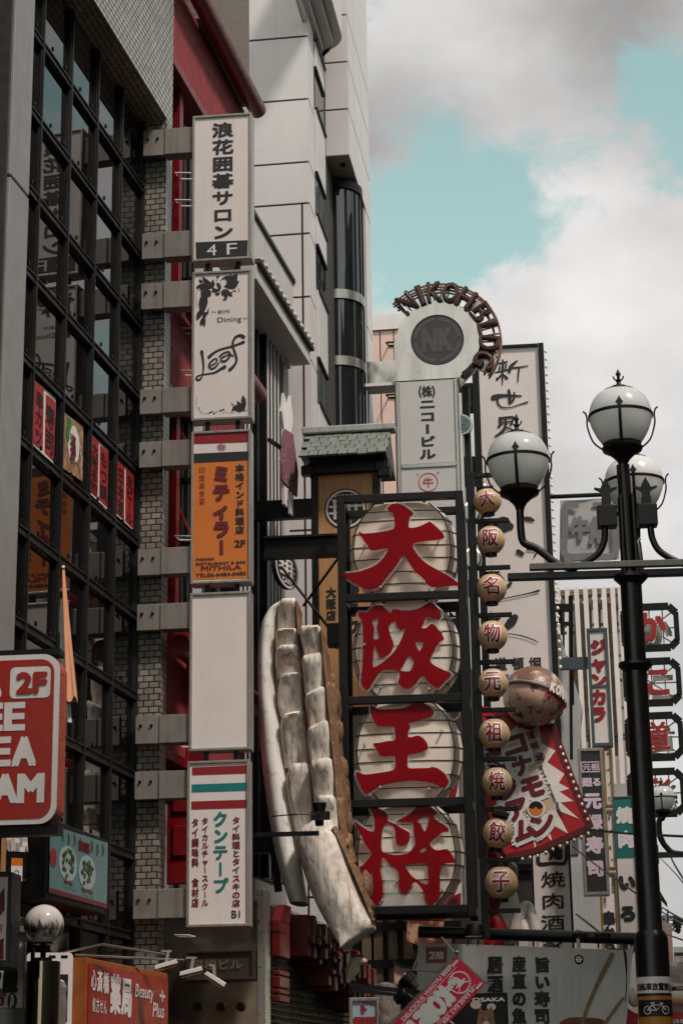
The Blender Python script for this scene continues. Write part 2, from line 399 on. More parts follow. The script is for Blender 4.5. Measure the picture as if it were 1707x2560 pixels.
# papers stuck to the inside of the windows: red sushi notices and one food photograph
def paper(name, pts, c, label, cat, group=None):
    P = Pl(*c(*pts[0]), X=XF + .012)
    t = thing(name, P, label, cat, group); q = P.ls(pts, 0, c)
    return P, t, q
m_pw = M('notice_paper', (220, 214, 208), .5, var=.04); m_pr = M('notice_red', (160, 20, 26), .5, var=.08)
cp = cr(0, 650, 450)
def notice(out_, reds, texts, label):
    P, t, q = paper('window_notice', out_, cp, label, 'notice', 'red notices in the office windows')
    link('sheet', MB().flat(q), m_pw, t)
    r_ = MB()
    for a in reds:
        qq = P.ls(a, 0, cp); cxm = sum(p[0] for p in qq) / 4; czm = sum(p[1] for p in qq) / 4
        rr = spline([tuple(Vector(qq[i]) * .93 + Vector(qq[(i + k) % 4]) * .07) for i in range(4) for k in (-1, 1)], 4, True); r_.flat(rr, -.004)
    link('red_field', r_, m_pr, t)
    tx = MB()
    for st, a in texts:
        n = len(st); (x0, y0), (x1, y1), (x2, y2), (x3, y3) = P.ls(a, 0, cp)
        for i, ch in enumerate(st):
            k0, k1 = i / n, (i + 1) / n
            za = y0 + (y3 - y0) * k0; zb = y0 + (y3 - y0) * k1
            if ch == 'ー': tx.stroke([((x0 + x1) / 2, za - .02, .025), ((x0 + x1) / 2, zb + .02, .02)], -.008)
            else: tx.text(ch, x0, zb, x1, za, -.008, .012, ink=False)
    link('lettering', tx, m_ink, t); return t
notice([(302, 1045), (490, 1205), (470, 1780), (282, 1600)], [[(305, 1055), (382, 1125), (372, 1655), (285, 1590)], [(402, 1170), (484, 1240), (468, 1750), (390, 1670)]],
       [('串カツ', [(315, 1110), (378, 1170), (365, 1640), (305, 1600)]), ('寿司', [(398, 1225), (478, 1300), (462, 1735), (392, 1660)])], 'red notice reading sushi and kushikatsu in an office window')
notice([(790, 1510), (947, 1655), (935, 2172), (782, 2030)], [[(792, 1530), (860, 1585), (850, 2070), (783, 2010)], [(872, 1615), (944, 1680), (934, 2150), (866, 2085)]],
       [('大阪名物', [(800, 1570), (856, 1615), (846, 2060), (790, 2010)]), ('もつ鍋', [(874, 1640), (938, 1700), (930, 2130), (868, 2070)])], 'red notice reading motsunabe hot pot between the food photo and the beer notice')
notice([(1020, 1730), (1168, 1870), (1160, 2352), (1015, 2220)], [[(1025, 1745), (1085, 1800), (1080, 2260), (1017, 2205)], [(1098, 1820), (1166, 1880), (1160, 2335), (1092, 2270)]],
       [('日本酒', [(1025, 1785), (1078, 1830), (1074, 2250), (1018, 2205)]), ('生ビール', [(1100, 1850), (1160, 1900), (1154, 2320), (1096, 2270)])], 'red notice reading beer and sake in the window nearest the tiled pilaster')
P, t, q = paper('food_poster', [(560, 1330), (728, 1450), (722, 1930), (548, 1810)], cp, 'food photo poster with green herbs stuck in a window between red notices', 'poster')
m_food = M('food_print', (150, 110, 80), .4, var=.9, sc=9, spots=.9, spot=(215, 205, 195), spsc=6)
link('sheet', MB().flat(q), m_food, t)
link('blank_label', MB().flat(spline(P.ls([(640, 1440), (690, 1560), (680, 1740), (630, 1760), (595, 1660), (600, 1540)], 0, cp), 6, True), -.004), m_pw, t)
link('lettering', MB().col(P, '道場家', *cp(612, 1540), *cp(668, 1740), -.008), m_dred, t)
link('herbs', MB().flat(spline(P.ls([(590, 1370), (622, 1400), (612, 1480), (596, 1590), (580, 1520), (585, 1430)], 0, cp), 5, True), -.004), M('green_print', (30, 120, 50), .5, var=.4, sc=20), t)

# ------------------------------------------------------------------ grey clad column at the frame edge
K = Pl(*s_(27, 450), X=atY(*s_(27, 450), 16).x)
kk = thing('clad_column', K, 'tall grey metal clad column with an open lower end', 'column')
ye = K.l(*s_(62, 850))[0]; zb = K.l(*s_(46, 1690))[1]; zm = K.l(*s_(70, 490))[1]
m_clad = M('grey_cladding', (142, 139, 137), .42, m=.2, var=.12, sc=1.5, streak=.3, dirt=(90, 85, 80), ss=(9, 9, .4), s0=.55)
for a, b in ((zb, zm - .012), (zm + .012, zm + 5)): link('panel', MB().box(0, ye, 0, .5, a, b), m_clad, kk, bevel=.012)
link('joint', MB().box(.03, ye - .03, .03, .45, zb + .3, zm + 4), m_dark, kk)
link('edge_strip', MB().box(-.03, -.002, .03, .5, zb + .1, zm + 5), M('dark_cladding', (70, 68, 66), .45, m=.4, var=.2, streak=.3), kk, bevel=.005)

# ------------------------------------------------------------------ the stack of five box signs
def signbox(name, pl, q, depth, label, cat='sign', group=None, face=None, rim=.03, frame=None, case=None, lip=.018, inset=0):
    TL, TR, BR, BL = [pl.l(*p) for p in q]
    x0 = (TL[0] + BL[0]) / 2; x1 = (TR[0] + BR[0]) / 2; z1 = (TL[1] + TR[1]) / 2; z0 = (BL[1] + BR[1]) / 2
    t = thing(name, pl, label, cat, group)
    link('case', MB().box(x0, x1, .012, depth, z0, z1), case or m_frame, t, bevel=.008)
    f = MB()
    for a in ((x0, x1, z1 - rim, z1), (x0, x1, z0, z0 + rim), (x0, x0 + rim, z0 + rim + .001, z1 - rim - .001), (x1 - rim, x1, z0 + rim + .001, z1 - rim - .001)):
        f.box(a[0], a[1], -lip, .010, a[2], a[3])
    link('frame', f, frame or m_frame, t, bevel=.005)
    link('face', MB().box(x0 + rim * .8, x1 - rim * .8, .0, .011, z0 + rim * .8, z1 - rim * .8), face or m_panel, t)
    return t, (x0, x1, z0, z1)
SG = Pl(441, 600, 20.85, 5)
m_case = M('sign_case_metal', (172, 164, 160), .4, m=.35, var=.1, streak=.35, dirt=(110, 92, 75))
sg_group = 'box signs stacked on the tiled pilaster'
QS = [((440.8, 268.5), (577.9, 259), (579, 594), (443, 602)), ((441, 627), (578, 618), (578.5, 960), (441, 968)), ((440, 993), (577.5, 985), (575.5, 1336), (437.5, 1343)),
      ((437, 1364), (577, 1356), (575.5, 1720), (434, 1727)), ((432.6, 1750), (575, 1743), (571, 2126), (426, 2131))]
LB = ['white box sign reading 4F below a column of kanji, topmost of the stack', 'white box sign with black flowers and a handwritten Leaf', 'orange box sign of an Indian restaurant with red, white and black bands',
      'blank white box sign in the stack', 'white box sign with red and teal bands, lowest of the stack']
signs = [signbox('box_sign', SG, q, .2, l, 'sign', sg_group, case=m_case) for q, l in zip(QS, LB)]
D = -.004
c1 = cr(0, 0, 860)
t, e = signs[0]
link('lettering', MB().col(SG, '浪花囲碁サロン', *c1(966, 553), *c1(1066, 1095), D, .032, .98), m_ink, t)
q = SG.ls([(893, 1105), (1130, 1095), (1128, 1172), (895, 1182)], 0, c1); link('floor_plate', MB().flat(q, D), m_ink, t)
link('floor_number', MB().row(SG, '4', *c1(943, 1113), *c1(988, 1166), D * 2, .0).row(SG, 'F', *c1(1034, 1107), *c1(1080, 1160), D * 2, .0), m_panel, t)
# Leaf: flowers and handwriting as brush strokes and cut shapes
t, e = signs[1]; cl = cr(480, 670, 180, 1086)
fl = MB()
for i, p in enumerate([[(160, 128), (215, 160), (290, 220), (318, 165), (350, 240), (330, 300), (400, 330), (370, 240), (375, 218), (420, 235), (445, 280), (435, 330), (380, 365), (305, 370), (310, 305), (250, 320), (180, 332), (110, 335), (130, 300), (70, 320), (68, 280), (110, 250), (180, 235), (165, 180)],
                       [(420, 215), (465, 150), (520, 118), (570, 120), (588, 80), (600, 120), (690, 80), (685, 200), (718, 190), (690, 260), (650, 310), (590, 320), (530, 305), (480, 280), (520, 250), (525, 200), (500, 165), (460, 175)],
                       [(480, 320), (540, 325), (575, 365), (615, 365), (600, 400), (622, 430), (570, 425), (545, 410), (535, 450), (520, 485), (485, 490), (460, 470), (500, 465), (490, 430), (450, 400), (440, 360)],
                       [(105, 175), (130, 172), (162, 200), (165, 232), (120, 220)], [(362, 140), (410, 103), (418, 130), (395, 155)], [(345, 378), (400, 375), (420, 350), (425, 385), (395, 415), (360, 405)],
                       [(135, 350), (250, 325), (295, 350), (290, 420), (240, 440), (243, 520), (215, 610), (185, 670), (230, 665), (255, 590), (255, 680), (215, 725), (205, 770), (210, 820), (195, 890), (160, 845), (135, 880), (120, 810), (165, 740), (170, 695), (110, 765), (68, 788), (75, 690), (120, 630), (105, 540), (120, 460), (140, 430)],
                       [(595, 2170), (620, 2090), (670, 2065), (690, 2080), (680, 2000), (750, 2050), (745, 1985), (770, 1912), (815, 1990), (822, 2050), (800, 2140), (720, 2172), (640, 2140)]]):
    fl.flat(SG.ls(p, 0, cl), D - .0003 * i)
kx = abs(SG.l(*cl(100, 100))[0] - SG.l(*cl(101, 100))[0])
def lstroke(mb, pl, c, pts, d, k): return mb.stroke([(*pl.l(*c(a, b)), w_ * k) for a, b, w_ in pts], d)
lstroke(fl, SG, cl, [(100, 330, 4), (60, 400, 4), (75, 500, 4), (75, 610, 3)], D, kx)
lstroke(fl, SG, cl, [(82, 1942, 4), (65, 2060, 4), (100, 2120, 4), (130, 2100, 4), (110, 2120, 4), (150, 2185, 4), (270, 2200, 4)], D, kx)
lstroke(fl, SG, cl, [(440, 2200, 4), (500, 2170, 4), (560, 2185, 4), (660, 2185, 4)], D, kx)
for a in ((265, 2180, 325, 2165), (330, 2200, 352, 2190), (418, 2155, 492, 2130), (372, 2168, 373, 2169), (622, 344, 665, 350), (610, 2065, 628, 2060)):
    lstroke(fl, SG, cl, [(a[0], a[1], 16), (a[2], a[3], 12)], D, kx)
for a in ((705, 318), (378, 182), (770, 2150), (800, 2160), (825, 2145), (600, 2040), (712, 348)): fl.disc(*SG.l(*cl(*a)), 9 * kx, D, 8)
link('flower_motif', fl, m_ink, t)
lf = MB()
for i, st in enumerate([[(150, 1265, 52), (160, 1330, 38), (175, 1450, 30), (172, 1560, 24), (150, 1650, 22), (110, 1688, 34), (72, 1680, 30), (75, 1645, 26), (120, 1620, 22), (230, 1600, 24), (340, 1580, 30), (430, 1530, 40), (495, 1492, 56)],
                        [(260, 1345, 48), (320, 1290, 36), (430, 1230, 30), (600, 1185, 34), (700, 1150, 34), (780, 1118, 44)],
                        [(780, 1040, 56), (730, 1018, 44), (660, 1045, 36), (620, 1120, 34), (620, 1190, 30), (655, 1290, 34), (675, 1390, 34), (640, 1470, 36), (575, 1535, 50)],
                        [(290, 1470, 18), (350, 1440, 20), (385, 1390, 20), (350, 1370, 22), (285, 1420, 28), (262, 1480, 32), (300, 1520, 26), (360, 1490, 26), (405, 1430, 22)],
                        [(420, 1335, 28), (480, 1285, 24), (550, 1265, 24), (575, 1290, 26), (560, 1330, 24), (590, 1310, 24), (630, 1330, 18)],
                        [(585, 1300, 22), (560, 1355, 26), (500, 1405, 28), (445, 1400, 26), (450, 1360, 24), (510, 1325, 18), (580, 1295, 16)]]):
    lstroke(lf, SG, cl, st, D - .0006 * i, kx)
link('lettering', lf, m_ink, t)
sm = MB().row(SG, '創作', *cl(388, 622), *cl(575, 692), D, -.005).row(SG, 'Dining', *cl(385, 725), *cl(745, 845), D, -.01)
for x in (300, 765): lstroke(sm, SG, cl, [(x, 670, 6), (x + 22, 655, 7), (x + 45, 672, 7), (x + 70, 655, 6)] if x == 300 else [(x, 768, 6), (x + 22, 753, 7), (x + 45, 770, 7), (x + 70, 753, 6)], D, kx)
link('small_lettering', sm, m_ink, t)
# Indian restaurant
t, e = signs[2]; c2 = cr(0, 850, 700)
m_or = M('orange_acrylic', (206, 112, 36), .35, var=.06, sc=2)
def band(pl, c, y0a, y0b, y1a, y1b, x0, x1, mat, root, name='band', d=D):
    link(name, MB().flat(pl.ls([(x0, y0a), (x1, y0b), (x1, y1b), (x0, y1a)], 0, c), d), mat, root)
band(SG, c2, 524, 513, 582, 571, 1088, 1394, m_red, t); band(SG, c2, 637, 623, 692, 676, 1086, 1393, m_ink, t); band(SG, c2, 692, 676, 1344, 1334, 1083, 1394, m_or, t, 'orange_field')
px, pz = SG.l(*c2(1241, 601)); fw = MB(); rr = abs(SG.l(*c2(1266, 601))[0] - px)
for k in range(12):
    a = k * math.pi / 6; fw.stroke([(px + rr * .25 * math.cos(a), pz + rr * .25 * math.sin(a), rr * .12), (px + rr * math.cos(a), pz + rr * math.sin(a), rr * .16)], D, 1)
link('emblem', fw, m_red, t)
D2 = D * 2
link('title', MB().col(SG, 'ミティラー', *c2(1190, 698), *c2(1290, 1214), D2, .055, 1.0), m_dred, t)
link('lettering', MB().col(SG, '本格インド料理店', *c2(1318, 692), *c2(1368, 1088), D2, .035).row(SG, '2F', *c2(1315, 1120), *c2(1372, 1160), D2, .03)
     .row(SG, 'INDIAN', *c2(1099, 1218), *c2(1198, 1236), D2, .03).row(SG, 'RESTAURANT & BAR', *c2(1098, 1236), *c2(1377, 1262), D2, .03).row(SG, 'TEL06-6484-0480', *c2(1098, 1296), *c2(1378, 1328), D2, .02), m_ink, t)
link('red_lettering', MB().col(SG, '印度美食宴', *c2(1113, 708), *c2(1150, 926), D2, 0).row(SG, 'MITHILA', *c2(1128, 1258), *c2(1350, 1292), D2, .03), m_dred, t)
# Thai restaurant
t, e = signs[4]; c3 = cr(0, 1660, 700)
m_teal = M('teal_ink', (0, 112, 110), .5, var=.06)
band(SG, c3, 580, 568, 622, 612, 1077, 1386, m_red, t); band(SG, c3, 675, 664, 718, 708, 1075, 1385, m_teal, t); band(SG, c3, 770, 760, 814, 805, 1073, 1382, m_red, t)
link('title', MB().col(SG, 'クンテープ', *c3(1192, 822), *c3(1278, 1288), D, .035, 1.0), m_teal, t)
link('red_lettering', MB().col(SG, 'タイ料理とタイスキの店', *c3(1300, 852), *c3(1346, 1362), D, .025).col(SG, 'タイカルチャースクール', *c3(1130, 856), *c3(1168, 1360), D, .025)
     .col(SG, 'タイ調味料 食材店', *c3(1074, 860), *c3(1114, 1364), D, .025), m_dred, t)
link('floor_number', MB().row(SG, 'B1', *c3(1298, 1380), *c3(1344, 1422), D, .01), m_ink, t)
# brackets: box beams bolted to the tiled pilaster
BR = [(293, 352, 0), (530, 589, 0), (645, 705, 1), (889, 946, 1), (1010, 1069, 2), (1256, 1317, 2), (1384, 1444, 3), (1640, 1705, 3), (1769, 1833, 4), (2040, 2108, 4)]
PB = Pl(441, 600, 20.85, 5)
for ya, yb, k in BR:
    t, e = signs[k]; xa = SG.l(383 - (ya - 290) * .009, ya, .13)[0]; z1 = SG.l(412, ya, .02)[1]; z0 = SG.l(410, yb, .02)[1]
    link('bracket', MB().box(xa, e[0] - .002, .02, .2, z0, z1), m_conc, t, bevel=.006)
    xp = SG.l(329 - (ya - 290) * .0135, ya, .1)[0]
    pt = link('bracket_plate', MB().box(xp + .02, xa + .002, .035, .105, z0, z1), m_conc, t, bevel=.005)
    for f in (.2, .62):
        cxb, czb = xp + .02 + (xa - xp) * f, z0 + (z1 - z0) * .64
        link('bolt', MB().loft([[(cxb + r_ * math.cos(k_ * math.pi / 4), y_, czb + r_ * math.sin(k_ * math.pi / 4)) for k_ in range(8)] for r_, y_ in ((.018, .04), (.018, .02), (.01, .012))]), m_brown, pt)
for i in range(4):
    t, e = signs[i]; z2 = signs[i + 1][1][3]
    link('connector', MB().box(e[0] + .15, e[0] + .2, .06, .12, z2 - .0, e[2] + .0).box(e[1] - .2, e[1] - .15, .06, .12, z2, e[2]), m_blackp, t)
# ------------------------------------------------------------------ red building behind the sign stack
RB = Pl(*s_(430, 900), X=XP - .02)
red = thing('red_building', RB, 'red building with pebble dashed wall and red pipe rails', 'building')
m_rwall = M('red_stucco', (138, 42, 48), .8, var=.16, sc=3, streak=.5, dirt=(170, 84, 88), ss=(60, 60, 2.5), s0=.5, bump=.4, bs=90)
m_rpaint = M('red_paint', (116, 8, 14), .4, var=.2, sc=4, streak=.2, dirt=(70, 20, 20))
m_pebble = M('pebble_dash', (118, 110, 102), .9, var=.55, sc=45, bump=1.0, bs=70)
m_lwall = M('pale_wall_panel', (186, 182, 178), .5, var=.06, streak=.15)
m_win = M('sky_glass', (120, 126, 128), .06, m=.5, var=.1)
lx = lambda Y: Y - RB.O.y
Yr0, Yr1 = YE + .02, 25.0
PIX = atY(590, 258, 25).x            # pipe rails run along the street at this X
py_ = RB.O.x - PIX                   # local y of the pipe axis
pz = [atY(588, 250, 25).z - RB.O.z, atY(583, 905, 25).z - RB.O.z]; pz.append(2 * pz[1] - pz[0]); pz.append(2 * pz[2] - pz[1])
link('wall', MB().box(lx(Yr0), lx(25.02), .9, 3, -RB.O.z + .03, pz[0] + 2), m_dark, red)
link('gravel_wall', MB().box(lx(22.5), lx(25), -.05, .8, pz[0] + .05, pz[0] + 2), m_pebble, red)
for i, z in enumerate(pz):
    link('pipe_rail', MB().tube([(lx(Yr0) - .0, py_, z), (lx(25.05), py_, z)], .125, 20), m_rpaint, red, smooth=True)
    zt = z - .02; zb_ = z - 1.15
    link('red_spandrel', MB().box(lx(Yr0), lx(25), .02, .12, zb_, zt), m_rwall, red)
    link('sill_beam', MB().box(lx(Yr0), lx(25), -.02, .3, zb_ - .12, zb_ - .003), m_rpaint, red, bevel=.01)
    # glazing below each spandrel
    zf = zb_ - 2.2
    link('window', MB().box(lx(Yr0 + .3), lx(25), .5, .53, zf, zb_ - .13), m_win, red)
    f = MB()
    for k in range(5): f.box(lx(22 + k * .7), lx(22 + k * .7) + .05, .44, .5, zf, zb_ - .13)
    link('window_frame', f, m_blackp, red)
fin = MB()
xr0 = lx(21.9)
FP = Pl(392, 1000, 22.0, 0)
fin_t = link('corrugated_fin', MB(), m_rpaint, None); bpy.data.objects.remove(fin_t)
xa, xb = atY(391.5, 700, 22).x, atY(412, 700, 22).x
n = 7
for i in range(n):
    a = RB.O.x - (xa + (xb - xa) * (i + .12) / n); b = RB.O.x - (xa + (xb - xa) * (i + .88) / n)
    fin.box(lx(21.96), lx(22.02), a, b, pz[2] - .3, pz[0] + 2.4)
fin.box(lx(22.02), lx(22.1), RB.O.x - xb, RB.O.x - xa, pz[2] - .3, pz[0] + 2.4)
link('corrugated_fin', fin, m_rpaint, red)
# glazed bay beside the fin, with white rails and a low red door leaf
xc, xd = atY(413, 700, 22.3).x, atY(460, 700, 22.3).x
link('glass_bay', MB().box(lx(22.4), lx(22.43), RB.O.x - xd, RB.O.x - xc, pz[2] + .2, pz[0] - 1.7), M('sky_reflection_glass', (205, 205, 203), .3, var=.05, sc=1), red)  # bay glass coloured pale to stand for the sky it reflects
fb = MB()
for xx in (413, 427, 440): X = atY(xx, 700, 22.3).x; fb.box(lx(22.33), lx(22.4), RB.O.x - X - .012, RB.O.x - X + .012, pz[2] + .2, pz[0] - 1.7)
for yy in (640, 735, 945, 1100, 1240): z = atY(420, yy, 22.3).z - RB.O.z; fb.box(lx(22.34), lx(22.39), RB.O.x - xd, RB.O.x - xc, z - .03, z + .03)
link('bay_frame', fb, m_blackp, red)
for yy in (600, 730, 1060, 1245): 
    z = atY(420, yy, 22.3).z - RB.O.z; link('diagonal_brace', MB().bar((lx(22.2), RB.O.x - xc, z + .5), (lx(22.2), RB.O.x - xd, z - .1), .05, .02), m_rpaint, red)
dz0, dz1 = atY(420, 2030, 22.2).z - RB.O.z, atY(420, 1430, 22.2).z - RB.O.z
link('red_door', MB().box(lx(22.2), lx(22.26), RB.O.x - atY(440, 1700, 22.2).x - .2, RB.O.x - atY(386, 1700, 22.2).x, dz0, dz1), m_rpaint, red, bevel=.01)
dp = MB()
for yy in (1500, 1600, 1700, 1800, 1900):
    z = atY(420, yy, 22.2).z - RB.O.z; dp.box(lx(22.17), lx(22.2), RB.O.x - atY(436, yy, 22.2).x, RB.O.x - atY(398, yy, 22.2).x, z - .33, z + .02)
link('door_panel', dp, m_rpaint, red, bevel=.012)
def ladder_rung(yy, Y, x0, x1):
    a, b = atY(x0, yy, Y), atY(x1, yy + 1, Y); a -= RB.O; b -= RB.O
    L = lambda v, o=0: (v.y - o, -v.x, v.z)
    return MB().tube([L(b), L(a), L(a, .18), L(b, .18)], .011, 6)
for yy in (411, 473, 765, 862, 1240, 1310, 1715, 2080, 2150):
    link('handrail', ladder_rung(yy, 22.05, 412, 448), m_white, red)
# base of the red building: steel clad panel with its own name plate
link('podium', MB().box(lx(22.6), lx(25), -.3, .8, -RB.O.z + .05, atY(520, 2140, 22.6).z - RB.O.z), m_dark, red)

# ------------------------------------------------------------------ low building with white eaves and black slats
c5 = cr(620, 530, 380)
EB = Pl(*c5(620, 1400), X=atY(*c5(640, 1390), 28.6).x)
eave = thing('eaved_building', EB, 'low building with pale eaves above black slatted windows', 'building')
ey = lambda Y: Y - EB.O.y
z_e = 0
q = lambda u, v: EB.l(*c5(u, v))[1]
m_ewall = M('pale_render', (192, 187, 184), .7, var=.1, sc=3, streak=.35, dirt=(120, 112, 104), bump=.15, bs=40)
zf0, zf1 = q(600, 1510), q(640, 1385)
link('fascia', MB().box(ey(25.1), ey(28.6), 0, .3, zf0, zf1 - .08), m_ewall, eave, bevel=.01)
link('eave_gutter', MB().box(ey(25.1), ey(28.65), -.06, .35, zf1 - .075, zf1), M('dirty_gutter', (60, 54, 48), .7, var=.4, sc=9), eave, bevel=.01)
dr = MB()
for k in range(15): dr.tube([(ey(25.2 + k * .235), -.08, zf1 + .02), (ey(25.2 + k * .235), .02, zf1 - .02)], .035, 8)
link('drip_tile', dr, m_white, eave)
zp1 = atX(*c5(465, 735), EB.O.x - .35).z - EB.O.z
link('parapet', MB().box(ey(25.1), atX(*c5(465, 735), EB.O.x - .35).y - EB.O.y, .35, .6, zf1 + .003, zp1), m_ewall, eave)
link('parapet_cap', MB().box(ey(25.1), atX(*c5(465, 735), EB.O.x - .35).y - EB.O.y + .02, .31, .64, zp1 + .002, zp1 + .06), m_brown, eave)
link('soffit', MB().box(ey(25.1), ey(28.55), .301, 1.2, zf0 - .06, zf0 - .002), m_ewall, eave)
link('wall', MB().box(ey(25.1), ey(28.6), 1.2, 4, -EB.O.z + .04, zf0 + .5), m_dark, eave)
link('end_wall', MB().box(ey(28.25), ey(28.6), .35, 1.18, -EB.O.z + .06, zf0 - .07), m_ewall, eave)
zsb = EB.l(640, 1500)[1]
sl = MB()
for Y0, Y1, n in ((25.15, 26.2, 9), (27.0, 28.0, 9)):
    for k in range(n): yk = ey(Y0 + (Y1 - Y0) * k / n); sl.cur = k % 2; sl.box(yk, yk + .045, .32, .5, zsb - 3, zf0 - .07)
link('slat_screen', sl, [m_blackp, m_white], eave)
wpan = MB()
for Y0, Y1 in ((25.3, 26.8), (26.9, 28.2)):
    link('window', MB().box(ey(Y0), ey(Y1), .95, .98, zsb - 2.5, zf0 - .1), m_win, eave)
    z = zf0 - 2.2
    link('spandrel', MB().box(ey(Y0), ey(Y1), .9, .94, z - .5, z), m_blackp, eave)
link('window_frame', MB().box(ey(26.75), ey(26.98), .4, 1, zsb - 3, zf0 - .08).box(ey(25.1), ey(28.2), .6, .8, zf0 - .35, zf0 - .2), m_blackp, eave)

# ------------------------------------------------------------------ white panelled tower
c4 = cr(620, 0, 380)
TW = Pl(*c4(622, 1000), 29, 3.5)
tower = thing('panelled_tower', TW, 'white panelled tower with a round corner stair of dark glass', 'tower')
m_tp = M('tower_panel', (206, 200, 198), .42, var=.05, sc=1.2, streak=.16, dirt=(150, 140, 130), ss=(5, 5, .35), s0=.56)
m_tg = M('joint_sealant', (58, 54, 52), .8)
m_cgl = M('curved_dark_glass', (20, 24, 26), .03, ior=1.9, var=.5, sc=1, stretch=(5, 5, .2), wave=.05, bs=2)
base = -TW.O.z + .02
tz = lambda u, v, c=c4: TW.l(*c(u, v))[1]
xL = -6
zA = sorted([tz(610, 371), tz(615, 1018), tz(622, 1667), tz(625, 2093), TW.l(*c5(635, 217))[1], TW.l(*c5(640, 870))[1], TW.l(*c5(640, 1527))[1]])
zA = [base] + [zA[0] - 2.8 * k for k in (3, 2, 1)] + zA + [zA[-1] + 1.27 * (zA[-1] - zA[-2]), zA[-1] + 5]
g = .018
link('core', MB().box(xL, -.03, .03, 5.2, base, zA[-1] + 1), m_tg, tower)
xj = TW.l(*c5(560, 300))[0]
for a, b in zip(zA[:-1], zA[1:]):
    if b > TW.l(*c4(600, 2080))[1] + .2: link('facade_panel', MB().box(xL, 0, 0, .06, a + g, b - g), m_tp, tower)
    else: link('facade_panel', MB().box(xL, xj - g, 0, .06, a + g, b - g).box(xj + g, 0, 0, .06, a + g, b - g), m_tp, tower)
    link('return_panel', MB().box(-.06, .0, .064, .62, a + g, b - g), m_tp, tower)
# shallow bay with windows between the two blocks
yb0, yb1 = .66, 1.7
def lx_at(u, v, d, c=c4): return TW.l(*c(u, v), d)
bay_z = [base, lx_at(825, 2160, yb1, c5)[1], lx_at(815, 1010, yb1, c5)[1], lx_at(812, 270, yb1, c5)[1], lx_at(790, 1390, yb1)[1], lx_at(800, 700, yb1)[1], lx_at(800, 700, yb1)[1] + 6]
for i, (a, b) in enumerate(zip(bay_z[:-1], bay_z[1:])):
    link('bay_panel', MB().box(-.05, .03, yb0, yb1, a + .75, b - .01), m_tp, tower, bevel=.01)
    link('bay_window', MB().box(-.05, .01, yb0 + .02, yb1 - .04, a + .02, a + .74), m_win if i % 2 else m_cgl, tower)
    link('bay_cill', MB().box(.0, .06, yb0, yb1 + .02, b - .06, b - .012).box(.0, .045, yb0, yb1, a + .72, a + .76), m_blackp, tower)
# louvred balcony with a rounded end, near the top
bo = []
xo = lx_at(985, 440, 1.6)[0]
zl = lx_at(985, 440, 1.6)[1]
for k, (o, h) in enumerate(((0, .5), (.16, .13), (.32, .13), (.48, .13))):
    pl_ = [(-.04, -1), (xo - o, -1)]
    pl_ += [(xo - o - .55 + .55 * math.cos(a * math.pi / 16), 1.35 - o * .3 + .55 * math.sin(a * math.pi / 16)) for a in range(9)] + [(-.04, 1.9 - o * .3)]
    top = zl - k * .16
    link('louvre' if k else 'balcony_band', MB().plan(pl_, top + .012, top + (1.1 if k == 0 else .14)), m_tp, tower)
# upper block that overhangs the round stair
yB = 2.2
xB1 = lx_at(1032, 1000, yB)[0]; zB = lx_at(1036, 1600, yB)[1]
zBs = [zB, lx_at(1036, 1120, yB)[1], lx_at(1030, 633, yB)[1], lx_at(1025, 148, yB)[1]]; zBs += [zBs[-1] + 2.2, zBs[-1] + 5]
yBe = 5.2
link('upper_core', MB().box(-.1, xB1 - .03, yB + .03, yBe, zB + .03, zBs[-1]), m_tg, tower)
for a, b in zip(zBs[:-1], zBs[1:]):
    link('facade_panel', MB().box(-.1, xB1, yB, yB + .06, a + g, b - g), m_tp, tower)
ysp = [yB + .064, 3.05, 4.0, yBe]
zBr = zBs
for a, b in zip(zBr[:-1], zBr[1:]):
    for y0, y1 in zip(ysp[:-1], ysp[1:]): link('return_panel', MB().box(xB1 - .05, xB1, y0 + .012, y1 - .012, a + g, b - g), m_tp, tower)
link('soffit', MB().box(-.1, xB1 - .01, yB + .01, 3.6, zB + .004, zB + .03), M('stained_soffit', (176, 164, 150), .6, var=.15, sc=2, spots=.3, spot=(110, 92, 75), spsc=4), tower)
sp = MB()
for u, v in ((990, 1638), (1055, 1790)): x, z = lx_at(u, v, yB + .5); sp.lathe([(0, -.03), (.05, -.03), (.05, .01)], x, yB + (.35 if u < 1000 else 1.1), zB + .002, 12)
link('downlight', sp, m_blackp, tower)
# lower return wall behind the stair
zlo = base
yR0 = 4.45
low = [base] + [zB - 2.35 * k for k in (6, 5, 4, 3, 2, 1)] + [zB]
for a, b in zip(low[:-1], low[1:]): link('return_panel', MB().box(xB1 - .06, xB1 - .004, yR0, yBe, a + g, b - g), m_tp, tower)
link('lower_core', MB().box(-.1, xB1 - .31, 4.4, yBe, base, zB - .01), m_tg, tower)
link('slot_window', MB().box(xB1 - .3, xB1 - .02, 4.2, yR0 - .01, base, zB + .25), m_cgl, tower)
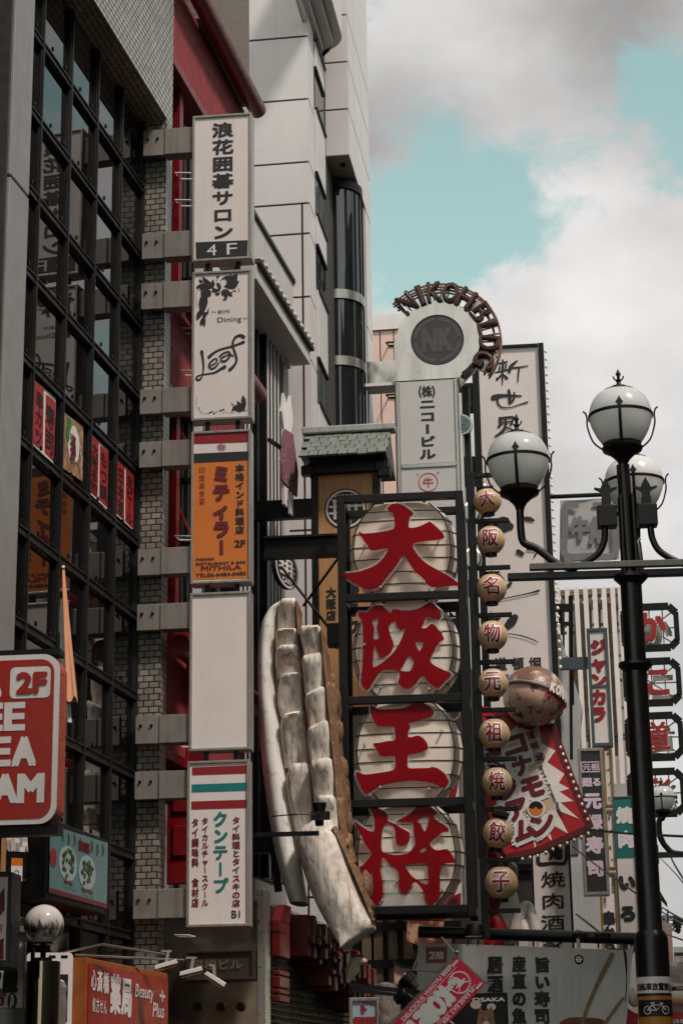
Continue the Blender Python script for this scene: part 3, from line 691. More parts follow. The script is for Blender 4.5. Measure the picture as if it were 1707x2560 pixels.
# round glass stair with steel rings
xs0 = lx_at(715, 2000, 3.2)[0]; xs1 = xB1 + .02
cxs = (xs0 + xs1) / 2 - .05; rs = (xs1 - xs0) / 2 + .06
prof_top = zB - .02
link('stair_glass', MB().lathe([(rs, base), (rs, prof_top - .03)], cxs, 3.45, 0, 48, 1.1), m_cgl, tower, smooth=True, angle=50)
rings = [prof_top - .15, lx_at(1000, 690, 2.3, c5)[1], lx_at(1000, 1390, 2.3, c5)[1], lx_at(1000, 1390, 2.3, c5)[1] - 2.75]
for i, z in enumerate(rings):
    h = .07 if i else .06
    link('steel_ring', MB().lathe([(rs - .02, z - h), (rs + .035, z - h), (rs + .035, z + .1), (rs - .02, z + .1)], cxs, 3.45, 0, 48, 1.1), m_steel if i else m_blackp, tower, smooth=True)
fm = MB()
for a in (-150, -115, -85, -60, -35, -14): fm.box(cxs + rs * 1.004 * math.cos(R(a)) - .02, cxs + rs * 1.004 * math.cos(R(a)) + .02, 3.45 + rs * 1.1 * math.sin(R(a)) - .015, 3.45 + rs * 1.1 * math.sin(R(a)) + .05, base, prof_top - .05)
link('stair_mullion', fm, m_blackp, tower)
# steel bracket of the round-topped sign is part of that sign; pink building beyond
PK = Pl(862, 730, 46, 3)
pink = thing('pink_building', PK, 'pale pink panelled building beyond the white tower', 'building')
x0, z1 = PK.l(840, 727); x1 = PK.l(965, 727)[0]
m_pink = M('pink_panel', (222, 188, 174), .7, var=.05, sc=1)
link('wall', MB().box(x0, x1, .05, 6, -PK.O.z, z1 - .45), m_tg, pink)
xs = [x0 + (x1 - x0) * k / 4 for k in range(5)]; zk = [-PK.O.z + .02, z1 - 16.4, z1 - 12.4, z1 - 8.4, z1 - 4.4, z1 - .42]
for a, b in zip(xs[:-1], xs[1:]):
    link('facade_panel', MB().box(a + .015, b - .015, 0, .06, zk[0], z1 - .42), m_pink, pink)
link('parapet_cap', MB().box(x0, x1, -.06, .6, z1 - .4, z1), m_white, pink)
for v in (1063 + 320, 1063 + 855):
    a = PK.l(*c5(1450, v - 1063 + 1063)); b = PK.l(*c5(1540, v))
    link('guard_rail', MB().tube([(b[0], -.02, a[1]), (a[0], -.02, a[1]), (a[0], -.5, a[1] - .1), (b[0], -.5, a[1] - .1)], .025, 6), m_brown, pink)
# ------------------------------------------------------------------ gate shaped wooden cafe sign with its own little roof
c6 = cr(600, 980, 700)
GT = Pl(790, 1300, 26.6, 4)
gate = thing('cafe_sign', GT, 'wooden board sign under a small mossy shingle roof', 'sign')
m_wood = M('oak_board', (176, 130, 84), .5, var=.25, sc=3, stretch=(9, 9, .5), streak=.2, dirt=(120, 80, 45))
m_shing = brick('mossy_shingle', (112, 122, 112), (90, 100, 92), (46, 50, 46), .36, .2, .012, .7)
m_moss = M('shingle', (108, 114, 106), .75, var=.25, sc=6, spots=.55, spot=(84, 128, 92), spsc=3, streak=.3, dirt=(70, 80, 72))
gl = lambda u, v, d=0: GT.l(*c6(u, v), d)
zr1, zr0 = gl(600, 185)[1], gl(600, 390)[1]; xr0_, xr1_ = gl(348, 300)[0], gl(835, 290)[0]
yA, yB_ = .35, -.35
rows = 5; rf = MB(); rs_ = random.Random(5)
for i in range(rows):
    za = zr0 + (zr1 - zr0) * i / rows; zb2 = zr0 + (zr1 - zr0) * (i + 1.25) / rows
    ya = yB_ + (yA - yB_) * i / rows; yb2 = yB_ + (yA - yB_) * (i + 1.25) / rows
    n = 9
    for k in range(n):
        xa_ = xr0_ + (xr1_ - xr0_) * k / n + (0.09 if i % 2 else 0); xb_ = xa_ + (xr1_ - xr0_) / n - .012
        xa_, xb_ = max(xa_, xr0_), min(xb_, xr1_); j = rs_.uniform(-.008, .008)
        rf.add([(xa_, ya - .03, za + j), (xb_, ya - .03, za + j), (xb_, yb2 - .03, zb2), (xa_, yb2 - .03, zb2), (xa_, ya, za - .02 + j), (xb_, ya, za - .02 + j)], [(0, 1, 2, 3), (4, 5, 1, 0)])
link('roof', rf, m_moss, gate)
link('roof_body', MB().add([(xr0_ + .02, yB_, zr0), (xr1_ - .02, yB_, zr0), (xr1_ - .02, yA, zr1), (xr0_ + .02, yA, zr1), (xr0_ + .02, yA * 3, zr0), (xr1_ - .02, yA * 3, zr0)], [(0, 1, 2, 3), (3, 2, 5, 4), (0, 4, 5, 1), (0, 3, 4), (1, 5, 2)]), m_blackp, gate)
link('ridge_cap', MB().box(xr0_ - .04, xr1_ + .06, yA - .12, yA + .12, zr1 - .02, zr1 + .09), M('ridge_metal', (168, 168, 162), .5, m=.3, var=.15, streak=.3), gate, bevel=.02)
xb0, xb1 = gl(440, 800)[0], gl(748, 800)[0]; zb0, zb1 = gl(600, 1560)[1], gl(600, 460)[1]
link('board', MB().box(xb0, xb1, 0, .12, zb0 - .6, zb1), m_wood, gate)
pf = MB()
for a, b in ((gl(402, 800)[0], xb0 - .002), (xb1 + .002, gl(790, 800)[0])): pf.box(a, b, -.06, .14, zb0 - .8, zb1 + .08)
pf.box(gl(385, 430)[0], gl(810, 430)[0], -.1, .2, zb1 + .002, zb1 + .16)
link('post_frame', pf, m_blackp, gate, bevel=.01)
ex = MB()
for u, v in ((800, 428), (812, 460), (385, 455)): x, z = gl(u, v); ex.box(x - .09, x + .09, -.16, -.02, z - .07, z + .07)
link('beam_end', ex, m_blackp, gate, bevel=.01)
cx_, cz_ = gl(590, 655); rr = gl(708, 655)[0] - cx_
link('emblem', MB().disc(cx_, cz_, rr, -.006, 48), m_ink, gate)
link('emblem_field', MB().ring(cx_, cz_, rr * .84, rr * .93, -.010, 48), m_panel, gate)
em = MB().text('MAME SHIBA', cx_ - rr * .5, cz_ + rr * .55, cx_ + rr * .5, cz_ + rr * .7, -.012, .02).text('CAFE', cx_ - rr * .28, cz_ - rr * .75, cx_ + rr * .28, cz_ - rr * .6, -.012, .02)
for z, a in ((.42, .62), (.12, .78), (-.2, .78)): em.box(cx_ - rr * a, cx_ + rr * a, -.013, -.011, cz_ + rr * (z - .05), cz_ + rr * (z + .06))
for x in (-.5, -.17, .17, .5): em.box(cx_ + rr * (x - .07), cx_ + rr * (x + .07), -.0125, -.0115, cz_ - rr * .5, cz_ + rr * .45)
link('emblem_lettering', em, m_panel, gate)
link('lettering', MB().col(GT, '大阪店', *c6(482, 1090), *c6(538, 1282), -.006, .035).col(GT, '豆柴カフェ', *c6(600, 940), *c6(665, 1480), -.006, .04), m_ink, gate)
pp = MB(); x, z = gl(600, 1600)
link('dog_photo', MB().flat(spline(GT.ls([(500, 1330), (560, 1300), (640, 1310), (680, 1345), (660, 1420), (560, 1440), (500, 1400)], 0, c6), 4, True), -.006), M('tan_fur_print', (196, 128, 72), .5, var=.4, sc=12, spots=.7, spot=(232, 222, 210), spsc=5), gate)
# beam that carries it, fixed to the tower
link('arm', MB().box(gl(290, 650)[0] - 1.2, gl(402, 650)[0] - .01, .0, .12, gl(300, 705)[1], gl(300, 600)[1]), m_blackp, gate)

# edge-on hanging signs on the eaved building: a narrow figure board and an oval board
FB = Pl(*c6(268, 350), 26.4, 79)
fb_ = thing('figure_board', FB, 'narrow cut-out board with a white top and speckled pink skirt', 'board')
kz = lambda v: FB.l(*c6(268, v))[1]
link('board', MB().prism([(-.14, kz(420)), (-.12, kz(220)), (-.2, kz(130)), (-.16, kz(90)), (-.12, kz(20)), (-.05, kz(70)), (.05, kz(65)), (.12, kz(5)), (.17, kz(80)), (.2, kz(130)), (.12, kz(220)), (.14, kz(420))], 0, .04), m_white, fb_)
link('skirt', MB().prism([(-.13, kz(225)), (.13, kz(225)), (.3, kz(420)), (.26, kz(560)), (-.26, kz(520)), (-.3, kz(420))], -.03, .0), M('speckled_pink', (126, 76, 90), .7, var=.9, sc=60, spots=.5, spot=(228, 216, 216), spsc=50), fb_)
link('leg', MB().prism([(-.16, kz(520)), (-.06, kz(530)), (-.05, kz(650)), (-.14, kz(640))], -.01, .03), m_white, fb_); link('leg', MB().prism([(.06, kz(540)), (.18, kz(545)), (.14, kz(680)), (.07, kz(670))], -.01, .03), m_white, fb_)
link('hanger', MB().box(-.5, .0, .05, .09, kz(330), kz(310)), m_blackp, fb_)
OV = Pl(*c6(262, 990), 26.6, 80)
ov = thing('oval_sign', OV, 'black and white oval sign seen nearly edge-on beside the lantern beam', 'sign')
hz = abs(OV.l(*c6(262, 880))[1]); rx = .42
link('board', MB().loft([[(rx * math.cos(a * math.pi / 20), y, hz * math.sin(a * math.pi / 20)) for a in range(40)] for y in (0, .06)]), m_ink, ov)
link('rim', MB().ring(0, 0, rx * .86, rx * .95, -.004, 40, hz / rx), m_panel, ov)
o2 = MB()
for z, a in ((.45, .5), (.2, .68), (-.05, .7), (-.3, .6)): o2.box(-rx * a, rx * a, -.006, -.004, hz * (z - .05), hz * (z + .05))
for x in (-.4, 0, .4): o2.box(rx * (x - .09), rx * (x + .09), -.0055, -.0035, -hz * .35, hz * .5)
link('emblem', o2.text('CAFE', -rx * .4, -hz * .75, rx * .4, -hz * .5, -.006, .02), m_panel, ov)

# ------------------------------------------------------------------ lantern tower sign: black frame, four big lanterns with cut-out characters
LT = Pl(928, 1262, 25, 6)
ltn = thing('lantern_frame', LT, 'black steel frame holding four big paper lantern signs', 'frame')
L_ = lambda x, y, d=0: LT.l(x, y, d)
zb = [L_(930, y)[1] for y in (1147, 1374, 1609, 1846, 2092)]
xl0, xl1 = L_(781, 1600)[0], L_(801, 1600)[0]; xm0, xm1 = L_(1059, 1600)[0], L_(1079, 1600)[0]
xl = (xl0 + xl1) / 2; xm = (xm0 + xm1) / 2; wb = .105; yF, yK = -.1, .62
f = MB()
for x in (xl, xm):
    for y in (yF, yK): f.box(x - wb / 2, x + wb / 2, y - wb / 2, y + wb / 2, zb[4] - .09, zb[0] + .05)
link('post', f, m_black, ltn, bevel=.006)
for z in zb:
    f = MB()
    for y in (yF, yK): f.box(xl + wb / 2 + .001, xm - wb / 2 - .001, y - wb / 2 + .004, y + wb / 2 - .004, z - .05, z + .05)
    for x in (xl, xm): f.box(x - wb / 2 + .004, x + wb / 2 - .004, yF + wb / 2 + .001, yK - wb / 2 - .001, z - .05, z + .05)
    link('cross_bar', f, m_black, ltn, bevel=.006)
xo = xm + .155
link('outer_post', MB().box(xo - .05, xo + .05, -.02, .1, zb[4] - .35, L_(1080, 1085)[1]), m_black, ltn, bevel=.006)
arms = [(1090, 1130), (1195, 1165), (1303, 1168), (1412, 1172), (1520, 1178), (1630, 1180), (1743, 1183), (1858, 1187), (1975, 1190), (2092, 1192)]
for y, x in arms:
    z = L_(1120, y)[1]; link('arm', MB().box(xo + .051, L_(x + 3, y)[0], .0, .06, z - .028, z + .028), m_black, ltn, bevel=.004)
zbm = L_(690, 1240)[1]
bm_ = MB().box(L_(600, 1240)[0], xl - wb / 2, .2, .36, zbm - .17, zbm - .14).box(L_(600, 1240)[0], xl - wb / 2, .2, .36, zbm + .1, zbm + .13).box(L_(600, 1240)[0], xl - wb / 2, .26, .3, zbm - .139, zbm + .099)
link('wall_beam', bm_, m_black, ltn)
link('brace_rod', MB().tube([(L_(640, 1290)[0], .25, L_(640, 1290)[1]), (L_(770, 1460)[0], .1, L_(770, 1460)[1])], .02, 8).tube([(L_(775, 1270)[0], .2, L_(775, 1270)[1]), (L_(690, 1380)[0], .3, L_(690, 1380)[1])], .018, 8), m_black, ltn)
z2 = L_(700, 1595)[1]
link('lower_beam', MB().box(L_(640, 1600)[0], xl - wb / 2, .3, .42, L_(700, 1640)[1], L_(700, 1590)[1]), m_black, ltn)
link('junction_box', MB().box(xl - .28, xl - .06, -.05, .15, L_(770, 1600)[1] - .35, L_(770, 1600)[1] - .05).box(xl - .22, xl - .06, .0, .2, L_(770, 1430)[1] - .3, L_(770, 1430)[1] + .0), m_black, ltn, bevel=.01)
m_lan = M('lantern_acrylic', (248, 232, 216), .28, var=.07, sc=2, streak=.22, dirt=(170, 140, 105), ss=(7, 7, .8), s0=.55, thin=.2)
m_hoop = M('lantern_wire', (40, 36, 33), .5)
m_acr = M('clear_acrylic', (214, 216, 214), .08, alpha=.2, var=.05)
m_racr = M('red_acrylic', (160, 0, 24), .4, tint=(.72, .006, .03, 1), ior=1.3, var=.1, sc=3, streak=.15, dirt=(90, 4, 16))
prof = [(88, .56), (183, .745), (293, .875), (430, .955), (590, 1), (735, .985), (888, .91), (1022, .76), (1155, .56)]
CH = {'大': ([[(650,92),(735,92),(800,125),(890,200),(850,240),(835,350),(870,368),(960,350),(1050,308),(1095,305),(1215,415),(1245,480),(1140,510),(1000,520),(920,535),(880,565),(905,630),(975,720),(1060,790),(1200,870),(1290,920),(1435,1022),(1425,1035),(1280,1035),(1190,1050),(1100,1050),(1055,1020),(1000,950),(910,870),(850,790),(775,680),(700,790),(610,900),(540,990),(480,1050),(400,1072),(330,1068),(205,1000),(130,950),(50,905),(250,875),(330,850),(410,820),(490,770),(560,690),(600,605),(520,608),(450,625),(400,622),(370,590),(310,500),(255,420),(275,415),(330,437),(480,420),(660,380),(672,300),(655,205),(590,150)]], cr(840, 1240, 340)),
 '阪': ([[(480,105),(530,115),(580,155),(630,195),(650,155),(700,155),(800,172),(900,155),(980,130),(1045,85),(1100,72),(1160,125),(1200,180),(1212,230),(1185,262),(1130,255),(1060,238),(1025,255),(1010,310),(985,365),(1035,370),(1108,320),(1180,390),(1243,490),(1210,520),(1160,565),(1135,620),(1100,690),(1085,740),(1110,785),(1170,820),(1250,860),(1328,903),(1250,980),(1175,1055),(1130,1040),(1060,985),(990,915),(930,990),(870,1045),(810,1065),(760,1045),(715,990),(733,930),(725,880),(680,850),(525,858),(440,970),(370,1072),(330,1072),(290,1000),(300,850),(312,600),(310,400),(300,290),(255,230),(265,190),(310,185),(355,190),(420,130)],
   [(475,255),(490,290),(470,350),(490,440),(488,495),(440,500),(432,460),(440,370),(415,300),(440,265)], [(445,570),(470,625),(490,680),(520,708),(600,670),(655,600),(660,540),(630,460),(608,370),(625,310),(680,288),(695,340),(745,388),(795,372),(770,450),(730,540),(660,650),(560,745),(435,822),(428,700),(435,610)],
   [(910,530),(1000,530),(1000,560),(970,628),(950,622)], [(838,682),(880,730),(893,775),(850,868),(780,868),(732,850),(780,790)]], cr(840, 1490, 340)),
 '王': ([[(395,108),(430,125),(500,152),(640,152),(790,135),(860,100),(940,80),(1010,82),(1080,125),(1122,180),(1110,225),(1020,255),(880,298),(820,312),(855,345),(830,420),(830,470),(870,475),(930,457),(980,470),(1040,530),(1058,605),(1000,635),(880,665),(828,680),(822,760),(835,830),(960,832),(1070,830),(1100,818),(1165,832),(1240,885),(1285,950),(1295,1000),(1260,1045),(1200,1045),(1110,1005),(980,978),(830,975),(640,1000),(500,1040),(430,1075),(390,1110),(345,1130),(320,1110),(270,1020),(238,930),(240,875),(330,905),(500,885),(620,865),(670,845),(685,800),(682,720),(665,690),(520,690),(470,620),(425,550),(500,540),(600,518),(665,515),(685,470),(675,400),(660,350),(500,345),(460,320),(425,265),(405,200)]], cr(840, 1740, 340)),
 '将': ([[(355,130),(400,145),(480,185),(540,225),(565,270),(560,315),(640,350),(720,400),(795,440),(800,490),(790,545),(755,575),(700,585),(665,570),(648,520),(640,410),(610,370),(550,340),(515,390),(498,470),(495,630),(560,670),(640,685),(775,670),(835,610),(860,560),(845,430),(835,340),(790,325),(670,325),(670,310),(770,255),(860,175),(930,85),(1000,135),(1070,195),(1100,235),(1060,260),(1090,310),(1170,355),(1220,400),(1215,435),(1170,435),(1100,480),(1030,540),(1020,575),(1060,620),(1110,635),(1200,622),(1250,665),(1285,730),(1285,770),(1190,775),(1150,800),(1130,880),(1130,1060),(1120,1150),(1075,1210),(1020,1225),(975,1190),(960,1110),(920,1040),(870,985),(830,1000),(800,1060),(750,1102),(710,1090),(680,1040),(685,940),(665,850),(600,800),(540,740),(505,720),(485,790),(485,870),(505,990),(508,1090),(490,1180),(430,1225),(400,1190),(388,1100),(400,980),(390,875),(330,920),(270,980),(215,850),(300,790),(385,680),(380,655),(310,560),(270,460),(210,335),(215,328),(270,370),(340,415),(405,432),(420,380),(412,280),(380,200)],
   [(880,310),(930,275),(985,265),(1008,290),(1000,350),(965,430),(945,400),(920,350)], [(905,655),(930,620),(965,600),(982,630),(950,658)], [(750,800),(830,782),(985,778),(995,850),(998,1000),(920,980),(830,920),(790,870)]], cr(840, 1980, 360))}
lcen = [(927.5, 1156, 1368, 799, 1053), (932, 1385, 1598, 803, 1058), (935, 1614, 1838, 807, 1062), (938, 1850, 2080, 808, 1064)]
llab = ['topmost big cream lantern with a red character like a person striding', 'big cream lantern second from the top with the red character for slope', 'big cream lantern third from the top with a red character of three bars', 'lowest big cream lantern whose red character has the most strokes']
for (chn, (loops, c)), (cx0, yt, yb, xa, xb), lab in zip(CH.items(), lcen, llab):
    P = Pl(cx0, (yt + yb) / 2, 25, 6); P.O = LT.O + LT.U * L_(cx0, (yt + yb) / 2)[0] + Vector((0, 0, L_(cx0, (yt + yb) / 2)[1]))
    t = thing('paper_lantern', P, lab, 'lantern', 'big lantern signs in the black frame')
    xw = (P.l(xb, (yt + yb) / 2)[0] - P.l(xa, (yt + yb) / 2)[0]) / 2; xc_ = (P.l(xb, (yt + yb) / 2)[0] + P.l(xa, (yt + yb) / 2)[0]) / 2
    z1, z0 = P.l(cx0, yt)[1], P.l(cx0, yb)[1]
    rings = []
    for v, k in prof:
        z = z1 + (z0 - z1) * (v - 88) / (1155 - 88); h = xw * k; d0, d1 = .0 + .03 * (1 - k), .3
        rings.append([(xc_ - h * .98, .12, z), (xc_ - h * .9, d0 - .0, z), (xc_ - h * .45, d0 - .045 * k, z), (xc_ + h * .0, d0 - .06 * k, z), (xc_ + h * .45, d0 - .045 * k, z), (xc_ + h * .86, d0, z), (xc_ + h, .15, z), (xc_ + h, .4, z), (xc_ + h * .8, .5, z), (xc_ - h * .8, .5, z), (xc_ - h, .4, z)])
    link('lantern_body', MB().loft(rings), m_lan, t)
    hp = MB()
    for i, rg_ in enumerate(rings):
        cxr = sum(p[0] for p in rg_) / len(rg_)
        if i: hp.tube([(cxr + (p[0] - cxr) * 1.004, p[1] - .004 if p[1] < .2 else p[1], p[2]) for p in rg_[:8]], .0065, 6)
    for k in (1, 5): hp.tube([(r_[k][0], r_[k][1] - .003, r_[k][2]) for r_ in rings], .007, 6)
    link('hoop', hp, m_hoop, t)
    yp = -.085 if chn != '大' else -.16
    P2 = [P.ls([p for p in lp], yp, c) for lp in loops]
    sm_ = [spline(lp, 3, True) for lp in P2]
    link('character', MB().prism(sm_[0], yp - .006, yp + .006, sm_[1:]), m_racr, t)
    link('clear_plate', MB().prism(outset(spline(P2[0], 2, True), .028), yp + .008, yp + .016), m_acr, t)
    st_ = MB()
    for u, v in ((325, 560), (1215, 405), (510, 1050), (1070, 1070)) if chn != '将' else ((1100, 300), (1150, 1065), (505, 1180), (660, 970)):
        x, z = P.l(*c(u, v), yp); st_.loft([[(x + r_ * math.cos(k * math.pi / 4), y_, z + r_ * math.sin(k * math.pi / 4)) for k in range(8)] for r_, y_ in ((.011, .0), (.011, yp - .012), (.02, yp - .012), (.014, yp - .02))])
    link('standoff', st_, m_steel, t)
    link('hanger', MB().box(xc_ - .3, xc_ - .26, .2, .24, z1 - .01, z1 + .1).box(xc_ + .26, xc_ + .3, .2, .24, z1 - .01, z1 + .1), m_black, t)

# ------------------------------------------------------------------ the string of small lanterns on the arms
m_slan = M('small_lantern_vinyl', (222, 188, 144), .35, var=.12, sc=6, streak=.3, dirt=(150, 112, 66), ss=(18, 18, 1), s0=.5, thin=.25)
SL = [('大', 1118, 1152, 31, 36, 6), ('阪', 1126, 1241, 31, 40, 0), ('名', 1128, 1352, 33, 41, 0), ('物', 1130, 1460, 33, 42, 0), ('元', 1131, 1570, 33, 42, 0), ('祖', 1134, 1686, 34, 43, 0), ('焼', 1140, 1797, 33, 42, 0), ('餃', 1142, 1914, 33, 44, -8), ('子', 1150, 2028, 36, 46, 0)]
slab = ['topmost small cream lantern, its paper torn at the top', 'second small lantern from the top on the black arms', 'third small lantern from the top, behind the street lamp beam level', 'fourth small lantern from the top with a bare bulb behind', 'fifth small lantern, level with the takoyaki ball',
        'sixth small lantern, the first over the red museum board', 'seventh small lantern, hung over the red museum board', 'eighth small lantern, hanging askew under a black clip lamp', 'lowest of the small lanterns on the black arms']
def wrap_text(mb, ch, w_, h_, rad, off, eps, rot=0):
    tmp = MB().text(ch, -w_, -h_, w_, h_, 0, off, True, rot)
    bmx = bmesh.new(); vs = [bmx.verts.new((p[0], p[1], p[2])) for p in tmp.v]
    for ff in tmp.f:
        try: bmx.faces.new([vs[i] for i in ff])
        except ValueError: pass
    bmesh.ops.triangulate(bmx, faces=bmx.faces)
    for _ in range(3):
        es = [e for e in bmx.edges if e.calc_length() > .035]
        if not es: break
        bmesh.ops.subdivide_edges(bmx, edges=es, cuts=1); bmesh.ops.triangulate(bmx, faces=bmx.faces)
    bmx.verts.index_update()
    return mb.add([(v.co.x, -math.sqrt(max(rad(v.co.z) ** 2 - v.co.x ** 2, .0001)) - eps + v.co.y, v.co.z) for v in bmx.verts], [tuple(v.index for v in ff.verts) for ff in bmx.faces])
for (chn, x, y, rx, rz_, tilt), lab in zip(SL, slab):
    P = Pl(x, y, 25, 6); P.O = LT.O + LT.U * L_(x, y, .03)[0] + LT.A * .03 + Vector((0, 0, L_(x, y, .03)[1]))
    t = thing('small_lantern', P, lab, 'lantern', 'small lanterns hanging from the arms')
    k = LT.l(x + 1, y)[0] - LT.l(x, y)[0]; a, b = rx * k, rz_ * k * .8
    t.rotation_euler = (0, R(-tilt), P.rz)
    def rad(z, a=a, b=b): 
        q_ = min(abs(z) / b, 1); return a * (.4 + .68 * (max(1 - q_ ** 1.9, 0)) ** .75)
    pr = [(rad(-b + 2 * b * i / 16), -b + 2 * b * i / 16) for i in range(17)]
    link('lantern_body', MB().lathe(pr, n=28), m_slan, t, smooth=True, angle=80)
    link('cap', MB().lathe([(a * .44, b * .96), (a * .48, b * .98), (a * .46, b * 1.16), (a * .2, b * 1.2)], n=20).box(-a * .62, a * .62, -.03, .03, b * 1.16, b * 1.22), m_blackp, t)
    link('base_ring', MB().lathe([(a * .2, -b * 1.18), (a * .44, -b * 1.18), (a * .44, -b * .95), (a * .4, -b * .94)], n=20), m_blackp, t)
    link('hook', MB().tube(spline([(0, 0, b * 1.2), (.012, 0, b * 1.35), (-.01, 0, b * 1.55), (0, 0, b * 1.75)], 4), .005, 5), m_steel, t)
    link('character_outline', wrap_text(MB(), chn, a * .56, b * .66, rad, .055, .004, 0), m_panel, t)
    link('character', wrap_text(MB(), chn, a * .54, b * .63, rad, .012, .009, 0), m_red, t)
# clip lamp over the eighth lantern, floodlight below the frame
P = Pl(1148, 1872, 25, 6); P.O = LT.O + LT.U * L_(1148, 1870, -.05)[0] + LT.A * -.05 + Vector((0, 0, L_(1148, 1870)[1]))
t = thing('clip_lamp', P, 'small black clip lamp under an arm above the askew lantern', 'lamp')
link('shade', MB().bar((-.09, 0, .03), (.1, -.02, -.03), .09, .08), m_blackp, t, bevel=.015); link('clip', MB().box(-.03, .03, .0, .04, .03, .1), m_blackp, t)
P = Pl(1089, 2150, 25, 6)
t = thing('floodlight', P, 'black floodlight pointing down under the corner of the lantern frame', 'lamp')
q0, q1 = P.l(1089, 2120)[1], P.l(1090, 2146)[1]
link('housing', MB().lathe([(.03, q0), (.06, q0 - .02), (.09, q1 + .12), (.13, q1 + .02), (.13, q1 - .02)], cy=.0, n=20), m_blackp, t, smooth=True); link('lens', MB().lathe([(0, q1 - .03), (.12, q1 - .024)], n=20), M('lamp_lens', (150, 96, 96), .2), t)
# ------------------------------------------------------------------ the giant dumpling sculpture on the wall
cg = cr(630, 1480, 320, 818)
GZ = Pl(*cg(330, 900), 24.3, 6)
gz_ = thing('dumpling_sculpture', GZ, 'giant weathered white dumpling sculpture with pleated edge and browned side', 'sculpture')
m_dough = M('weathered_dough', (224, 214, 202), .72, var=.16, sc=4, streak=.85, dirt=(58, 50, 45), ss=(20, 20, 1.6), s0=.5, bump=.35, bs=14, spots=.4, spot=(168, 132, 92), spsc=2.5, sp0=.52)
m_dough2 = M('smooth_dough', (222, 218, 210), .55, var=.08, sc=3, streak=.45, dirt=(120, 112, 104), ss=(11, 11, .9), s0=.53, spots=.35, spot=(90, 84, 78), spsc=9, sp0=.55, bump=.12, bs=20)
m_fried = M('browned_crust', (118, 84, 56), .75, var=.5, sc=10, stretch=(4, 4, .8), bump=.9, bs=24, spots=.6, spot=(196, 168, 134), spsc=6)
g_ = lambda u, v, d=0: GZ.l(*cg(u, v), d)
def lerp_rows(rows, n):
    """rows: (v, left u, right u) -> n evenly spaced rows, smoothed"""
    sp_ = spline(rows, 6); o = []
    for i in range(n):
        t = i / (n - 1) * (len(sp_) - 1); a = int(min(t, len(sp_) - 2)); k = t - a
        o.append(tuple(sp_[a][j] * (1 - k) + sp_[a + 1][j] * k for j in range(3)))
    return o
# smooth outer skin: a long curved roll
rows_ = lerp_rows([(62, 178, 192), (95, 120, 182), (140, 85, 160), (220, 52, 150), (400, 34, 134), (650, 34, 146), (900, 44, 186), (1100, 60, 210), (1420, 100, 260), (1700, 150, 300), (1985, 235, 345)], 40)
rg_ = []
for v, a, b in rows_:
    x0, z = g_(a, v); x1, z1_ = g_(b, v); h = max((x1 - x0) / 2, .02)
    rg_.append([((x0 + x1) / 2 + h * math.cos(t * math.pi / 12) + (.05 * h if 0 < t < 6 else 0), .12 - .3 * math.sin(t * math.pi / 12) * (.5 + .5 * min(1, h / .12)) if t <= 12 else .12 - .5 * math.sin(t * math.pi / 12), z) for t in range(24)])
link('outer_skin', MB().loft(rg_), m_dough2, gz_, smooth=True, angle=70)
def slab(rows, yt, yb, name='pleat', mat=None, thick=.55, nz_=9, nx=8, top=0.0, seed=0, bulge=.022):
    """one pleat: a thick rounded tongue between a left and a right edge, leaning out at its top"""
    rw = lerp_rows(rows, nz_); rr_ = random.Random(seed); mb = MB(); V = []; 
    for i, (v, a, b) in enumerate(rw):
        t = i / (nz_ - 1); y = yt + (yb - yt) * t ** .8
        for k in range(nx + 1):
            s = k / nx; e = min(s, 1 - s); x, z = g_(a + (b - a) * s, v + top * (s - .5) * (1 - t) + (10 if i == 0 and e == 0 else 0))
            rnd = .07 * (1 - min(1, e / .14)) ** 2 + (.07 if i == 0 else .012 if i == 1 else 0)
            V.append((x, y + rnd - bulge * math.sin(math.pi * s) * (.4 + .6 * math.sin(math.pi * min(1, t + .15))) + rr_.uniform(-.012, .012), z))
    n = nx + 1; fs = [(i * n + k, i * n + k + 1, (i + 1) * n + k + 1, (i + 1) * n + k) for i in range(nz_ - 1) for k in range(nx)]
    o = len(V); V2 = [(x, y + thick, z) for x, y, z in V]
    per = [k for k in range(n)] + [i * n + nx for i in range(1, nz_)] + [(nz_ - 1) * n + k for k in range(nx - 1, -1, -1)] + [i * n for i in range(nz_ - 2, 0, -1)]
    fs += [tuple(o + x for x in f)[::-1] for f in fs] + [(per[i], per[(i + 1) % len(per)], per[(i + 1) % len(per)] + o, per[i] + o) for i in range(len(per))]
    mb.add(V + V2, fs); return link(name, mb, mat or m_dough, gz_, smooth=True, angle=55)
c1s = [[(56, 186, 290), (150, 165, 293), (265, 155, 297)], [(250, 158, 298), (300, 152, 302), (375, 148, 308)], [(357, 172, 306), (400, 156, 312), (470, 152, 320), (555, 160, 328)],
       [(536, 208, 326), (580, 180, 332), (700, 164, 340), (800, 178, 346)], [(786, 208, 346), (840, 192, 350), (950, 188, 360), (1130, 208, 378)], [(1110, 262, 378), (1180, 232, 382), (1300, 230, 394), (1450, 258, 402), (1700, 300, 420)]]
for i, r_ in enumerate(c1s): slab(r_, -.2 - .02 * i, -.01 - .02 * i, seed=i, top=(-30 if i in (4,) else -8))
c2s = [[(246, 320, 452), (330, 322, 458), (450, 334, 466)], [(430, 335, 464), (520, 336, 470), (650, 344, 478), (710, 352, 484)], [(660, 356, 478), (720, 356, 486), (850, 366, 498), (920, 370, 502)], [(875, 372, 500), (960, 372, 512), (1060, 380, 520), (1150, 388, 526)],
       [(1100, 392, 524), (1180, 396, 534), (1260, 400, 542), (1370, 408, 548)], [(1332, 440, 548), (1400, 440, 556), (1500, 430, 566), (1640, 330, 590)]]
